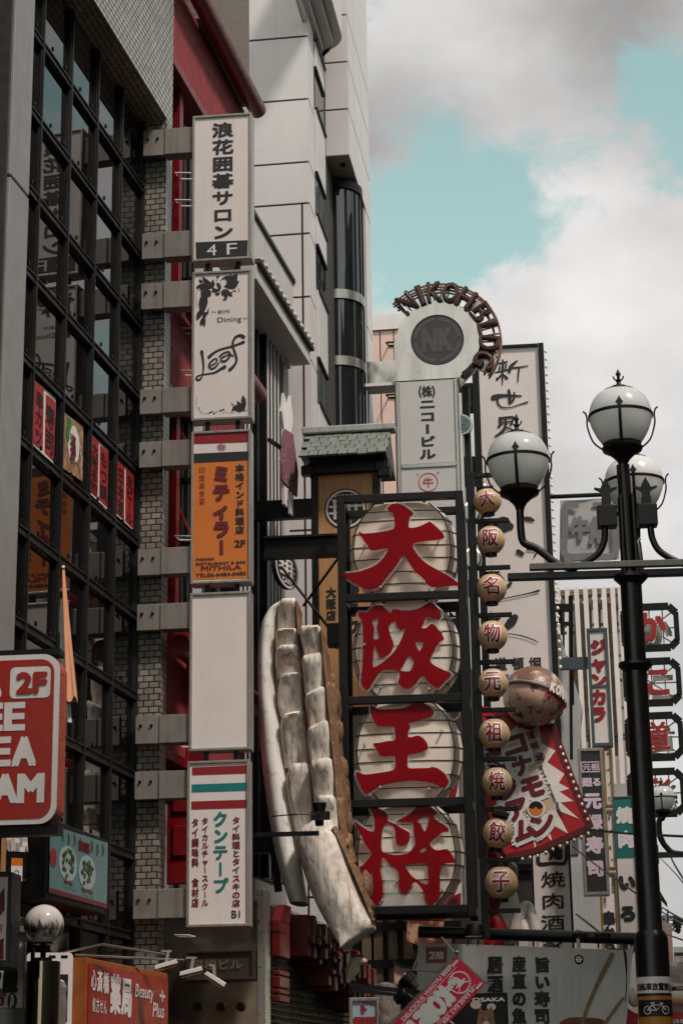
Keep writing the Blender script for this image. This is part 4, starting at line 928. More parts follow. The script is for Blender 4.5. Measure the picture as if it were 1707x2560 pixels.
for i, r_ in enumerate(c2s): slab(r_, -.36 - .03 * i, -.15 - .03 * i, seed=10 + i, top=(-62 if i in (2, 3) else -24 if i in (1, 4) else -6), thick=.5)
slab([(1462, 462, 516), (1540, 340, 552), (1610, 312, 590), (1720, 332, 625), (1850, 370, 668), (2020, 440, 738), (2150, 510, 800), (2210, 545, 735), (2292, 592, 606)], -.5, -.62, seed=31, thick=.4, nz_=22, nx=12, bulge=.12)
# browned edge strips
def strip(L, Rr, y0, y1, name='browned_edge', mat=None, seed=1):
    n = 26; a = lerp_rows([(v, u, u) for u, v in L], n); b = lerp_rows([(v, u, u) for u, v in Rr], n); rr_ = random.Random(seed); rg = []
    for i in range(n):
        x0, z0 = g_(a[i][1], a[i][0]); x1, z1_ = g_(b[i][1], b[i][0]); j = rr_.uniform(-.02, .03)
        rg.append([(x0, y0, z0), (x1 + j, y0 + .05 + j, z1_), (x1 + j, y1, z1_), (x0, y1, z0)])
    return link(name, MB().loft(rg), mat or m_fried, gz_)
strip([(288, 62), (300, 260), (325, 520), (345, 780), (362, 950), (378, 1110), (400, 1480)], [(296, 66), (310, 260), (336, 520), (356, 780), (374, 950), (390, 1110), (408, 1480)], -.16, .35, seed=3)
strip([(455, 260), (470, 440), (490, 660), (515, 900), (540, 1150), (560, 1400), (600, 1620), (700, 1880)], [(468, 285), (500, 480), (545, 690), (562, 900), (590, 1150), (612, 1400), (628, 1620), (705, 1890)], -.32, .3, seed=4)
strip([(540, 1540), (600, 1660), (660, 1800), (740, 1990), (800, 2140)], [(560, 1530), (640, 1670), (700, 1800), (770, 1990), (806, 2130)], -.58, -.1, seed=5)
lump = MB()
for i, (u, v, r_) in enumerate([(536, 700, 18), (552, 900, 18), (582, 1140, 18), (598, 1300, 16), (612, 1480, 18), (622, 1600, 14), (520, 590, 14), (690, 1900, 20), (730, 1885, 22)]):
    x, z = g_(u, v); k = r_ * .0042; lump.lathe([(0, -2.4 * k), (k * .8, -1.5 * k), (k, 0), (k * .8, 1.4 * k), (0, 2.2 * k)], x, -.1, z, 8)
link('crust_lump', lump, m_fried, gz_, smooth=True)
link('wall_bracket', MB().bar((g_(45, 1000)[0], .3, g_(45, 1000)[1]), (g_(150, 1900)[0], .3, g_(150, 1900)[1]), .09).box(g_(40, 1600)[0] - .12, g_(125, 1600)[0], .25, .4, g_(60, 1650)[1], g_(60, 1560)[1]), m_black, gz_)
# spotlight on an arm in front of it
SP = Pl(*cg(430, 1440), 23.4, 6)
spt = thing('spotlight', SP, 'black spotlight standing on a steel arm before the dumpling', 'lamp')
q2 = lambda u, v: SP.l(*cg(u, v))
za, zb3 = q2(430, 1350)[1], q2(430, 1495)[1]; kx2 = q2(475, 1400)[0] - q2(430, 1400)[0]
link('housing', MB().lathe([(kx2 * .55, zb3), (kx2 * .62, zb3 + .03), (kx2 * .7, (za + zb3) / 2), (kx2, za - .03), (kx2, za), (kx2 * .9, za), (kx2 * .8, za - .05)], n=22), m_blackp, spt, smooth=True)
link('mount', MB().box(-.09, .14, -.05, .05, q2(430, 1520)[1], zb3 - .004), m_blackp, spt)
link('arm', MB().box(q2(-20, 1540)[0], q2(420, 1540)[0], .1, .16, q2(200, 1553)[1], q2(200, 1525)[1]), m_black, spt)
link('cable', MB().tube(spline([(*q2(440, 1520), 0), (*q2(420, 1570), 0), (*q2(300, 1608), 0), (*q2(140, 1555), 0)], 6), .008, 5), m_blackp, spt)
cab = spt.children[-1]; cab.data.transform(Matrix(((1, 0, 0, 0), (0, 0, 1, 0), (0, 1, 0, 0), (0, 0, 0, 1))))

# ------------------------------------------------------------------ round topped steel building sign with letters on an arc
c7 = cr(880, 640, 827)
NK = Pl(*c7(405, 400), 33, 4)
nk = thing('round_top_sign', NK, 'steel office sign with a round dark medallion and letters on an arc', 'sign')
n_ = lambda u, v, d=0: NK.l(*c7(u, v), d)
cx_, cz_ = n_(407, 402); Rr_ = n_(607, 402)[0] - cx_
xL_, xR_ = n_(213, 800)[0], n_(492, 800)[0]; zbot = n_(350, 1200)[1] - 6
cxm, czm = n_(404, 400); rm = n_(530, 400)[0] - cxm
pol = [(cx_ + Rr_ * math.cos(R(a)), cz_ + Rr_ * math.sin(R(a))) for a in range(180, -46, -5)]
zt_ = n_(350, 588)[1]
pol = [(xL_ - .02, zt_), (xL_ - .02, cz_)] + pol[1:] + [(n_(505, 560)[0], zt_)]
link('round_head', MB().prism(pol, -.03, .5), m_chrome, nk, bevel=.012)
link('medallion', MB().loft([[(cxm + r_ * math.cos(k * math.pi / 32), y_, czm + r_ * math.sin(k * math.pi / 32)) for k in range(64)] for r_, y_ in ((rm, -.032), (rm, -.05), (rm * .97, -.05), (rm * .96, -.036))]), M('dark_brown_acrylic', (52, 38, 33), .25, var=.1), nk)
md = MB()
for a0 in (0, 90, 180, 270):
    A = [R(a0 + 5 + 80 * k / 14) for k in range(15)]; ro, ri = rm * .9, rm * .76
    md.flat([(cxm + ro * math.cos(a), czm + ro * math.sin(a)) for a in A] + [(cxm + ri * math.cos(a), czm + ri * math.sin(a)) for a in A[::-1]], -.042)
link('medallion_lettering', md.text('NK', cxm - rm * .55, czm - rm * .46, cxm + rm * .55, czm + rm * .42, -.043, .03), M('grey_enamel', (72, 70, 70), .4), nk)
m_rust = M('rusty_letter', (64, 28, 22), .5, var=.4, sc=8, spots=.3, spot=(120, 70, 40), spsc=6)
m_neon = M('neon_tube', (128, 92, 84), .2, var=.1)
cN = cr(970, 670, 320); scn = (320 / 1.08865) / (827 / 1.08865)
kpx = n_(407 + 100, 402)[0] - cx_; kN = kpx / 100 * (320 / 1568) / (827 / 1568)
for ch, an, wdt in (('N', -36, 178), ('I', -18.5, 62), ('K', -2.2, 172), ('O', 16, 190), ('H', 35, 180), ('B', 59, 165), ('L', 80, 145), ('D', 98, 172), ('G', 118, 190)):
    r0, r1 = 508 * kN, 752 * kN; vs, fs = glyph(ch, 0); a0, a1 = min(v[0] for v in vs), max(v[0] for v in vs); b0, b1 = min(v[1] for v in vs), max(v[1] for v in vs)
    L3 = MB(); c, s = math.cos(R(-an)), math.sin(R(-an)); wd = wdt * kN
    def tr(x, z): return (cx_ + x * c - z * s, cz_ + x * s + z * c)
    bo_ = 7 * kN
    for dx, dz in ((0, 0), (1, 1), (-1, 1), (1, -1), (-1, -1)):
        V = [tr((v[0] - a0) / (a1 - a0) * wd - wd / 2 + dx * bo_, r0 + (v[1] - b0) / (b1 - b0) * (r1 - r0) + dz * bo_) for v in vs]
        bmx = bmesh.new(); vv = [bmx.verts.new((p[0], -.1 - .0004 * (dx + 2 * dz), p[1])) for p in V]
        for ff in fs:
            try: bmx.faces.new([vv[i] for i in ff])
            except ValueError: pass
        ex_ = bmesh.ops.extrude_face_region(bmx, geom=list(bmx.faces)); bmesh.ops.translate(bmx, verts=[e for e in ex_['geom'] if isinstance(e, bmesh.types.BMVert)], vec=(0, .13, 0)); bmx.verts.index_update()
        L3.add([tuple(v.co) for v in bmx.verts], [tuple(v.index for v in f_.verts) for f_ in bmx.faces]); bmx.free()
    lo = link('arc_letter', L3, m_rust, nk)
    tb = MB()
    V = [tr((v[0] - a0) / (a1 - a0) * wd * .8 - wd * .4, r0 + (r1 - r0) * .08 + (v[1] - b0) / (b1 - b0) * (r1 - r0) * .84) for v in vs]
    segs = {'N': [(0, 0), (0, 1), (1, 0), (1, 1)], 'I': [(.5, 0), (.5, 1)], 'K': [(0, 0), (0, 1)], 'H': [(0, 0), (0, 1)], 'L': [(0, 1), (0, 0), (1, 0)], 'B': [(0, 0), (0, 1), (.7, .95), (.75, .6), (0, .52), (.8, .45), (.85, .08), (0, 0)], 'D': [(0, 0), (0, 1), (.7, .95), (1, .5), (.7, .05), (0, 0)]}
    sg = segs.get(ch) or [(.5 + .47 * math.cos(t * math.pi / 8), .5 + .47 * math.sin(t * math.pi / 8)) for t in range(1, 16 if ch == 'G' else 18)]
    def nb(p): x, z = tr((p[0] - .5) * wd * .8, r0 + (r1 - r0) * (.07 + .86 * p[1])); return (x, -.118, z)
    tb.tube([nb(p) for p in sg], .009, 5)
    if ch == 'K': tb.tube([nb((.95, 1)), nb((.1, .45)), nb((.95, 0))], .012, 5)
    if ch == 'H': tb.tube([nb((1, 0)), nb((1, 1))], .012, 5); tb.tube([nb((0, .5)), nb((1, .5))], .012, 5)
    link('neon_tube', tb, m_neon, lo)
rl = MB(); m_rail = M('rusty_rail', (140, 108, 86), .6, m=.3, var=.4, sc=8)
for rr in (525, 690, 765):
    for y in (.06, .2): rl.tube([(cx_ + rr * kN * math.sin(R(a)), y, cz_ + rr * kN * math.cos(R(a))) for a in range(-46, 134, 5)], .02, 6)
for a in range(-44, 132, 8): rl.bar((cx_ + 510 * kN * math.sin(R(a)), .12, cz_ + 510 * kN * math.cos(R(a))), (cx_ + 765 * kN * math.sin(R(a)), .12, cz_ + 765 * kN * math.cos(R(a))), .025)
link('letter_rail', rl, m_rail, nk)
tr_ = MB(); A = [R(a) for a in range(104, 150, 4)]
link('end_tray', tr_.prism([(cx_ + 520 * kN * math.sin(a), cz_ + 520 * kN * math.cos(a)) for a in [R(a) for a in range(112, 152, 4)]] + [(cx_ + 560 * kN * math.sin(a), cz_ + 560 * kN * math.cos(a)) for a in [R(a) for a in range(148, 108, -4)]], -.06, .25), m_brown, nk)
link('reflector', MB().prism([(cx_ + r_ * kN * math.sin(R(a)), cz_ + r_ * kN * math.cos(R(a))) for r_, a in ((560, 44), (720, 44), (720, 50), (560, 50))], .03, .08).prism([(cx_ + r_ * kN * math.sin(R(a)), cz_ + r_ * kN * math.cos(R(a))) for r_, a in ((540, 104), (740, 104), (760, 126), (560, 132))], .05, .1), m_steel, nk)
m_ghost = M('ghosted_acrylic', (196, 192, 189), .3, var=.05, sc=1.5)
link('shaft', MB().box(xL_ - .015, n_(505, 900)[0], 0, .48, zbot, zt_ - .004), m_steel, nk)
za, zb4 = n_(350, 985)[1], n_(350, 594)[1]
link('panel', MB().box(xL_ + .06, n_(488, 800)[0], -.03, -.002, za, zb4 - .01), m_ghost, nk); link('panel', MB().box(xL_ + .06, n_(488, 800)[0], -.03, -.002, zbot + .1, n_(350, 1000)[1]), m_ghost, nk)
fr_ = MB()
for a, b, c_, d_ in ((xL_, xL_ + .058, zbot, zb4), (n_(488, 800)[0] + .002, n_(503, 800)[0], zbot, zb4), (xL_ + .06, n_(488, 800)[0], za - .08, za - .01)): fr_.box(a, b, -.05, -.002, c_, d_)
link('panel_frame', fr_, m_steel, nk, bevel=.008)
link('lettering', MB().col(NK, '株', *c7(330, 612), *c7(378, 672), -.034, .03).col(NK, 'ニコービル', *c7(318, 672), *c7(396, 968), -.034, .045), m_ink, nk)
par = MB(); par.row(NK, '(', *c7(317, 615), *c7(327, 672), -.034).row(NK, ')', *c7(380, 615), *c7(390, 672), -.034); link('bracket_mark', par, m_ink, nk)
ex_, ez_ = n_(361, 1075); er = n_(408, 1075)[0] - ex_
pr_ = M('faded_red_ink', (186, 60, 66), .5)
link('emblem', MB().ring(ex_, ez_, er * .9, er, -.035, 40).text('牛', ex_ - er * .5, ez_ - er * .5, ex_ + er * .5, ez_ + er * .5, -.035, .02).text('新', ex_ - er * 1.15, ez_ + er * .75, ex_ - er * .9, ez_ + er, -.035, 0).text('鮮', ex_ + er * .9, ez_ + er * .8, ex_ + er * 1.15, ez_ + er * 1.05, -.035, 0), pr_, nk)
link('side_rail', MB().box(n_(512, 900)[0], n_(524, 900)[0], .1, .3, zbot, n_(515, 640)[1]), m_chrome, nk)
link('wall_bracket', MB().box(n_(95, 545)[0] - .1, xL_ - .022, .05, .4, n_(150, 597)[1], n_(150, 493)[1]), m_chrome, nk); link('bracket_base', MB().box(n_(60, 545)[0], n_(200, 545)[0], .02, .45, n_(150, 612)[1], n_(150, 598)[1]), m_white, nk)
fx, fz = n_(505, 790); fr2 = n_(568, 790)[0] - fx
hp_ = [(fx, fz - fr2 * .85)] + [(fx + fr2 * math.sin(R(a)), fz - .85 * fr2 * math.cos(R(a))) for a in range(0, 181, 10)]
link('floor_disc', MB().prism(hp_, .1, .22), m_steel, nk); link('floor_face', MB().flat(outset(hp_[1:], -fr2 * .14), .09).text('5', fx + fr2 * .15, fz - fr2 * .35, fx + fr2 * .65, fz + fr2 * .38, .085, .02), [M('grey_teal_enamel', (86, 108, 110), .35, var=.1)], nk)
for cx2, v in ((562, 1200), (566, 1420)): 
    x, z = n_(cx2, v); link('round_lamp', MB().loft([[(x + r_ * math.cos(k * math.pi / 12), y_, z + r_ * 1.3 * math.sin(k * math.pi / 12)) for k in range(24)] for r_, y_ in ((.16, .3), (.16, .2), (.12, .18))]), m_steel, nk)
link('dark_strip', MB().box(n_(526, 900)[0], n_(556, 900)[0], .3, .5, zbot, n_(530, 590)[1]), m_blackp, nk)

# ------------------------------------------------------------------ tall white brush lettered sign
c8 = cr(1180, 850, 300, 830)
SS = Pl(*c8(300, 1000), 38, 5)
ss = thing('tall_sign', SS, 'tall white sign with sparse black brush writing and bulbs down its edge', 'sign')
s8 = lambda u, v, d=0: SS.l(*c8(u, v), d)
x0, x1 = s8(56, 500)[0], s8(474, 500)[0]; z1 = s8(300, 55)[1]; z0 = s8(300, 2352)[1] - 3; x2 = s8(513, 500)[0]; z2 = s8(400, 30)[1]
link('face', MB().box(x0, x1, 0, .1, z0, z1), m_panel, ss)
link('frame', MB().box(x0 - .14, x0 - .002, -.05, .6, z0, z2).box(x1 + .002, x2, -.06, .6, z0, z2).box(x0 - .0, x1, -.05, .6, z1 + .002, z2 - .003), m_blackp, ss)
link('back', MB().box(x0, x1, .102, .5, z0, z1), m_blackp, ss)
bk = MB(); k8 = s8(301, 1000)[0] - s8(300, 1000)[0]
BRUSH = [[(165, 165, 16), (215, 160, 18), (240, 150, 12)], [(210, 140, 14), (215, 175, 16)], [(190, 185, 12), (185, 205, 14)], [(235, 170, 12), (228, 200, 14)], [(160, 225, 10), (210, 215, 14), (250, 205, 10)], [(210, 180, 18), (208, 240, 16), (208, 312, 6)], [(205, 240, 14), (175, 268, 12)], [(215, 240, 14), (238, 265, 22)], [(172, 270, 20), (174, 272, 20)],
         [(310, 145, 10), (270, 180, 24), (255, 215, 26), (262, 225, 10)], [(265, 195, 14), (320, 190, 12), (385, 180, 8)], [(325, 190, 14), (318, 240, 12), (315, 290, 8)],
         [(148, 400, 40), (185, 388, 30), (260, 385, 16), (338, 388, 12)], [(180, 385, 26), (175, 430, 14), (200, 465, 12), (260, 468, 8), (320, 450, 8), (382, 430, 12)], [(252, 350, 20), (258, 400, 26), (258, 440, 14)], [(290, 365, 12), (285, 410, 18), (262, 440, 12)],
         [(190, 540, 18), (195, 585, 22), (180, 600, 14)], [(195, 545, 22), (260, 535, 16), (285, 540, 14), (265, 590, 14)], [(200, 575, 12), (270, 565, 12)], [(230, 540, 14), (228, 600, 20), (200, 640, 20), (155, 668, 8)], [(240, 610, 14), (330, 640, 8)],
         [(160, 1290, 60), (215, 1280, 120), (262, 1290, 50)], [(360, 1235, 26), (400, 1240, 30), (425, 1250, 14)], [(318, 1465, 34), (345, 1480, 30)], [(380, 1450, 16), (430, 1455, 14), (445, 1475, 10), (425, 1500, 8)],
         [(180, 1630, 30), (200, 1670, 50), (225, 1720, 26)], [(265, 1685, 24), (225, 1720, 14)], [(140, 1805, 8), (280, 1778, 8), (400, 1752, 10), (460, 1735, 16)], [(295, 1920, 46), (270, 1950, 60), (220, 2000, 26)], [(220, 2030, 6), (330, 2045, 8), (420, 2075, 8), (455, 2095, 5)]]
for i, st in enumerate(BRUSH): bk.stroke([(*s8(a, b), w_ * k8) for a, b, w_ in st], -.006 - .0007 * i)
for i, ch in enumerate('道頓堀'): bk.text(ch, *s8(160 + i * 118, 2285), *s8(235 + i * 118, 2195), -.006, .025)
bk.text('店', *s8(190, 2352), *s8(250, 2310), -.006, .03)
link('brush_lettering', bk, m_ink, ss)
bulbs = MB()
for k in range(40): 
    z = z2 - .1 - k * (z2 - z0 - 3.2) / 40; bulbs.lathe([(0, -.035), (.03, -.02), (.035, .01), (.015, .035), (0, .04)], x2 + .04, .2, z, 8)
o = link('bulb', bulbs, m_bulb, ss, smooth=True); o['kind'] = 'stuff'
for u, v, w_ in ((22, 380, 180), (28, 890, 180), (35, 1700, 90)):
    x, z = s8(u, v); link('wall_block', MB().box(x - .35, x0 - .145, -.02, .4, z - w_ * k8 / 2, z + w_ * k8 / 2), m_blackp, ss)
# ------------------------------------------------------------------ red museum board with bulbs, takoyaki ball and octopus
c9 = cr(1100, 1420, 607); c10 = cr(1100, 1960, 607)
KM = Pl(*c9(600, 1400), 36, 5)
km = thing('museum_board', KM, 'tilted red and cream museum board edged with small bulbs', 'sign')
k9 = lambda u, v, d=0: KM.l(*c9(u, v), d)
bp_ = [(222, 880), (460, 930), (690, 1010), (745, 1170), (845, 1440), (940, 1685), (620, 1825), (425, 1865), (335, 1660), (262, 1460), (232, 1250)]
B_ = [k9(*p) for p in bp_]
m_kred = M('board_red', (178, 12, 30), .4, var=.07, sc=2)
m_tan = M('board_tan', (196, 172, 136), .5, var=.05); m_cream = M('board_cream', (236, 226, 214), .5, var=.05)
link('board', MB().prism(B_, 0, .35), m_kred, km)
star = [(500, 1010), (520, 1090), (640, 1012), (650, 1130), (742, 1180), (690, 1255), (800, 1330), (765, 1388), (832, 1425), (770, 1445), (858, 1505), (775, 1515), (895, 1620), (745, 1560), (825, 1715), (690, 1640), (722, 1765), (640, 1680), (612, 1810), (580, 1700), (500, 1815), (520, 1700), (430, 1700), (480, 1600), (330, 1560), (400, 1480), (275, 1330), (360, 1300), (232, 1150), (330, 1180), (250, 1010), (420, 1090)]
link('burst', MB().flat([k9(*p) for p in star], -.006), m_cream, km)
link('burst_core', MB().flat([k9(*p) for p in [(440, 1060), (560, 1110), (640, 1220), (690, 1400), (740, 1560), (640, 1600), (560, 1780), (480, 1600), (400, 1400), (360, 1200)]], -.012), m_tan, km)
kk9 = k9(1, 1400)[0] - k9(0, 1400)[0]
wl_, rl_ = MB(), MB()
def tl(ch, u, v, w_, h_, rot):
    x, z = k9(u, v); W_, H_ = w_ * kk9 / 2, h_ * kk9 / 2
    wl_.text(ch, x - W_ * 1.06, z - H_ * 1.06, x + W_ * 1.06, z + H_ * 1.06, -.02, .15, True, rot); rl_.text(ch, x - W_ * .9, z - H_ * .9, x + W_ * .9, z + H_ * .9, -.032, .05, True, rot)
for a in (('コ', 480, 1145, 150, 120, 16), ('ナ', 530, 1275, 130, 130, 16), ('モ', 595, 1415, 140, 125, 16), ('ン', 665, 1650, 150, 120, 20), ('ミ', 335, 1170, 110, 110, 14), ('ュ', 345, 1270, 90, 70, 14), ('ー', 380, 1350, 30, 90, 14), ('ジ', 440, 1430, 120, 120, 16), ('ア', 500, 1560, 130, 130, 16), ('ム', 545, 1690, 150, 130, 16)): tl(*a)
link('title_outline', wl_, m_white, km); link('title', rl_, m_dred, km)
dc, dt = MB(), MB()
for ch, u, v in (('道', 583, 1080), ('頓', 607, 1150), ('堀', 638, 1225)):
    x, z = k9(u, v); dc.disc(x, z, 38 * kk9, -.018, 24); dt.text(ch, x - 24 * kk9, z - 24 * kk9, x + 24 * kk9, z + 24 * kk9, -.026, .03, True, 14); dt.ring(x, z, 32 * kk9, 36 * kk9, -.024, 24)
link('name_disc', dc, m_white, km); link('name_lettering', dt, m_dred, km)
x, z = k9(715, 1440); link('side_lettering', MB().text('Dotonbori Konamon-Museum', x - 175 * kk9, z - 10 * kk9, x + 175 * kk9, z + 12 * kk9, -.02, .03, True, -69), m_ink, km)
x, z = k9(618, 1555); 
link('ball_emblem', MB().disc(x, z, 58 * kk9, -.036, 28), m_white, km); link('ball_print', MB().disc(x, z, 46 * kk9, -.04, 28), m_or, km)
link('sauce_print', MB().flat([(x + 47 * kk9 * math.cos(R(a)), z + 47 * kk9 * math.sin(R(a))) for a in range(10, 171, 10)] + [(x - 20 * kk9, z - 2 * kk9), (x, z + 14 * kk9), (x + 22 * kk9, z - 6 * kk9)], -.044), m_brown, km)
eb = MB(); m_edge = M('dark_red_edge', (92, 12, 22), .5)
rim_ = [B_[i] for i in (2, 3, 4, 5, 6, 7, 8, 9, 10)]
for a, b in zip(rim_[:-1], rim_[1:]): eb.bar((a[0], .1, a[1]), (b[0], .1, b[1]), .3, .1)
link('edge_trim', eb, m_edge, km)
bb = MB(); prev = None
m_warm = M('warm_bulb', (232, 206, 168), .2, var=.1)
for a, b in zip(rim_[1:-1], rim_[2:]):
    L_n = math.hypot(b[0] - a[0], b[1] - a[1]); n = int(L_n / .13)
    for i in range(n):
        t = i / n; x, z = a[0] + (b[0] - a[0]) * t, a[1] + (b[1] - a[1]) * t; dx, dz = (b[1] - a[1]) / L_n, -(b[0] - a[0]) / L_n
        ctr = k9(600, 1450); s_n = 1 if (x + dx - ctr[0]) ** 2 + (z + dz - ctr[1]) ** 2 > (x - dx - ctr[0]) ** 2 + (z - dz - ctr[1]) ** 2 else -1
        for y in (-.02, .16): bb.lathe([(0, -.04), (.024, -.02), (.028, .01), (.014, .03), (0, .034)], x + dx * .09 * s_n, y, z + dz * .09 * s_n, 8)
link('bulb', bb, m_warm, km, smooth=True)['kind'] = 'stuff'
# takoyaki ball
TB = Pl(*c9(602, 832), 35.6, 5)
tbl = thing('takoyaki_ball', TB, 'huge brown takoyaki ball with pale patches over the red museum board', 'sculpture')
rb = abs(TB.l(*c9(805, 832))[0]) * .99
m_tako = M('takoyaki_skin', (212, 168, 148), .5, var=.25, sc=3, spots=.95, spot=(56, 30, 20), spsc=3.0, sp0=.5, bump=.3, bs=12)
m_sauce = M('sauce_glaze', (112, 74, 58), .5, var=.35, sc=3, spots=.8, spot=(214, 192, 168), spsc=2.2, sp0=.54)
link('ball', MB().lathe([(rb * math.cos(R(a)), rb * .95 * math.sin(R(a))) for a in range(-90, 91, 6)], n=48), m_tako, tbl, smooth=True, angle=80)
def til(p): 
    a = R(16); x, y, z = p; b = R(-14); y, z = y * math.cos(b) - z * math.sin(b), y * math.sin(b) + z * math.cos(b); return (x * math.cos(a) + z * math.sin(a), y, -x * math.sin(a) + z * math.cos(a))
cap = MB(); rgs = [[til((rb * 1.025 * math.cos(R(e)) * math.cos(2 * math.pi * k / 48), rb * 1.025 * math.cos(R(e)) * math.sin(2 * math.pi * k / 48), rb * .98 * math.sin(R(e)))) for k in range(48)] for e in list(range(4, 90, 6)) + [89.9]]
link('sauce_cap', cap.loft(rgs), m_sauce, tbl, smooth=True, angle=70)
link('steel_band', MB().tube([til((rb * 1.05 * math.cos(2 * math.pi * k / 48), rb * 1.05 * math.sin(2 * math.pi * k / 48), 0)) for k in range(48)], .03, 6, closed=True), m_frame, tbl, smooth=True)
kl = MB(); 
for i, ch in enumerate('KONAMON'):
    a = R(-58 + i * 11); tmp = MB().text(ch, -.05, 0, .05, .17, 0, .03)
    kl.add([til(((rb * 1.12) * math.cos(a) - v[0] * math.sin(a) * 1, (rb * 1.12) * math.sin(a) + v[0] * math.cos(a) + v[1], v[2] - .05)) for v in tmp.v], tmp.f)
link('band_lettering', kl, m_white, tbl)
dl = MB()
for i, ch in enumerate('DOTONBORI'):
    a = R(-62 + i * 10); tmp = MB().text(ch, -.045, 0, .045, .1, 0, .03)
    dl.add([til(((rb * 1.03) * math.cos(a) - v[0] * math.sin(a), (rb * 1.03) * math.sin(a) + v[0] * math.cos(a) + v[1], v[2] - .15)) for v in tmp.v], tmp.f)
link('red_band_lettering', dl, m_red, tbl)
link('support', MB().bar((0, .2, 0), (.4, 1.6, -.6), .12), m_blackp, tbl)
# octopus
OC = Pl(*c10(290, 700), 36.6, 5)
oc = thing('octopus_sculpture', OC, 'big red octopus sculpture with pale curled arms under the museum board', 'sculpture')
o_ = lambda u, v: OC.l(*c10(u, v)); ko = o_(1, 700)[0] - o_(0, 700)[0]
m_oct = M('octopus_red', (128, 8, 16), .3, var=.15, sc=3); m_octw = M('octopus_pale', (206, 196, 184), .35, var=.12, sc=4, streak=.3)
link('head', MB().lathe([(205 * ko * math.cos(R(a)) * (1 + .15 * math.sin(R(a))), 330 * ko * math.sin(R(a))) for a in range(-90, 91, 9)], *(o_(285, 640)[0], .3), o_(285, 640)[1], 28), m_oct, oc, smooth=True, angle=80)
link('face', MB().lathe([(85 * ko * math.cos(R(a)), 200 * ko * math.sin(R(a))) for a in range(-90, 91, 9)], o_(430, 830)[0], .1, o_(430, 830)[1], 24), m_octw, oc, smooth=True, angle=80)
for pts, m_ in (([(470, 1000, 40), (500, 880, 46), (540, 800, 34), (570, 790, 26), (590, 840, 30), (560, 900, 16)], m_octw), ([(590, 1060, 40), (610, 950, 42), (590, 860, 34), (560, 800, 22)], m_octw), ([(520, 1080, 44), (540, 960, 46), (520, 880, 30)], m_octw), ([(330, 1050, 60), (380, 950, 56), (340, 860, 46)], m_oct), ([(250, 1080, 60), (270, 960, 60), (240, 860, 40)], m_oct), ([(440, 520, 30), (470, 560, 34), (455, 640, 30), (420, 700, 24)], m_octw)):
    sp_ = spline(pts, 6); link('arm', MB().tube([(*o_(a, b)[:1], -.1, o_(a, b)[1]) for a, b, c in sp_], [c * ko for a, b, c in sp_], 12), m_, oc, smooth=True, angle=70)

# ------------------------------------------------------------------ signs further along the street
def panel_sign(name, c, q, Y, rz, label, face, rim=.0, frame=None, depth=.3, group=None, lip=.03):
    P = Pl(*c(*q[0]), Y, rz); t, e = signbox(name, P, [c(*p) for p in q], depth, label, 'sign', group, face=face, rim=rim, frame=frame or m_blackp, case=frame or m_blackp, lip=lip); return P, t, e
P, t, e = panel_sign('vertical_sign', c10, [(592, 330), (842, 330), (868, 1300), (604, 1300)], 40, 4, 'white vertical sign with a boxed emblem under the bulbs, reading yakiniku in black', m_panel, .04)
ky = P.l(*c10(101, 500))[0] - P.l(*c10(100, 500))[0]
em = MB(); 
for st in ([(638, 395, 20), (632, 460, 22), (640, 515, 24), (720, 512, 20), (800, 510, 22), (812, 440, 20), (800, 372, 18), (700, 365, 16), (640, 380, 16)],): em.stroke([(*P.l(*c10(a, b)), w_ * ky) for a, b, w_ in st], -.01)
em.col(P, '角', *c10(700, 395), *c10(790, 490), -.01, .07)
link('emblem', em, m_ink, t); link('lettering', MB().col(P, '焼肉酒家', *c10(650, 545), *c10(805, 1105), -.01, .012, .8), m_ink, t)
# cloth flag on a pole
FL = Pl(*c7(985, 1160), 39, 4)
fl_ = thing('cloth_flag', FL, 'grey cloth flag with a boxed bull emblem hung from a black pole', 'flag')
def cloth(pl, c, q, n=12, m=12, amp=.02, seed=0, back=0):
    rr_ = random.Random(seed); ph = rr_.uniform(0, 6); V = []; Q = [pl.l(*c(*p)) for p in q]
    for j in range(m + 1):
        for i in range(n + 1):
            s, t_ = i / n, j / m
            x = (Q[0][0] * (1 - s) + Q[1][0] * s) * (1 - t_) + (Q[3][0] * (1 - s) + Q[2][0] * s) * t_; z = (Q[0][1] * (1 - s) + Q[1][1] * s) * (1 - t_) + (Q[3][1] * (1 - s) + Q[2][1] * s) * t_
            V.append((x, amp * math.sin(s * 9 + ph + t_ * 2) + amp * .6 * math.sin(t_ * 7 + s * 3), z))
    return MB().add(V, [(j * (n + 1) + i, j * (n + 1) + i + 1, (j + 1) * (n + 1) + i + 1, (j + 1) * (n + 1) + i) for j in range(m) for i in range(n)])
link('cloth', cloth(FL, c7, [(985, 1160), (1262, 1145), (1265, 1440), (982, 1452)], amp=.015), M('grey_cloth', (176, 172, 170), .9, var=.08, sc=20), fl_, smooth=True)
m_gi = M('faded_print', (120, 120, 122), .9); kf = FL.l(*c7(1001, 1300))[0] - FL.l(*c7(1000, 1300))[0]
g_m = MB(); g_m.stroke([(*FL.l(*c7(a, b)), w_ * kf) for a, b, w_ in [(1060, 1185, 30), (1010, 1190, 34), (1008, 1300, 34), (1010, 1420, 34), (1130, 1425, 34), (1240, 1420, 34), (1245, 1300, 34), (1240, 1200, 30), (1150, 1180, 26)]], -.045)
g_m.col(FL, '牛', *c7(1035, 1230), *c7(1120, 1350), -.045, .05).col(FL, '角', *c7(1120, 1230), *c7(1210, 1370), -.045, .05).row(FL, 'Gyu-Kaku', *c7(1080, 1378), *c7(1185, 1398), -.045, .0)
link('print', g_m, m_gi, fl_)
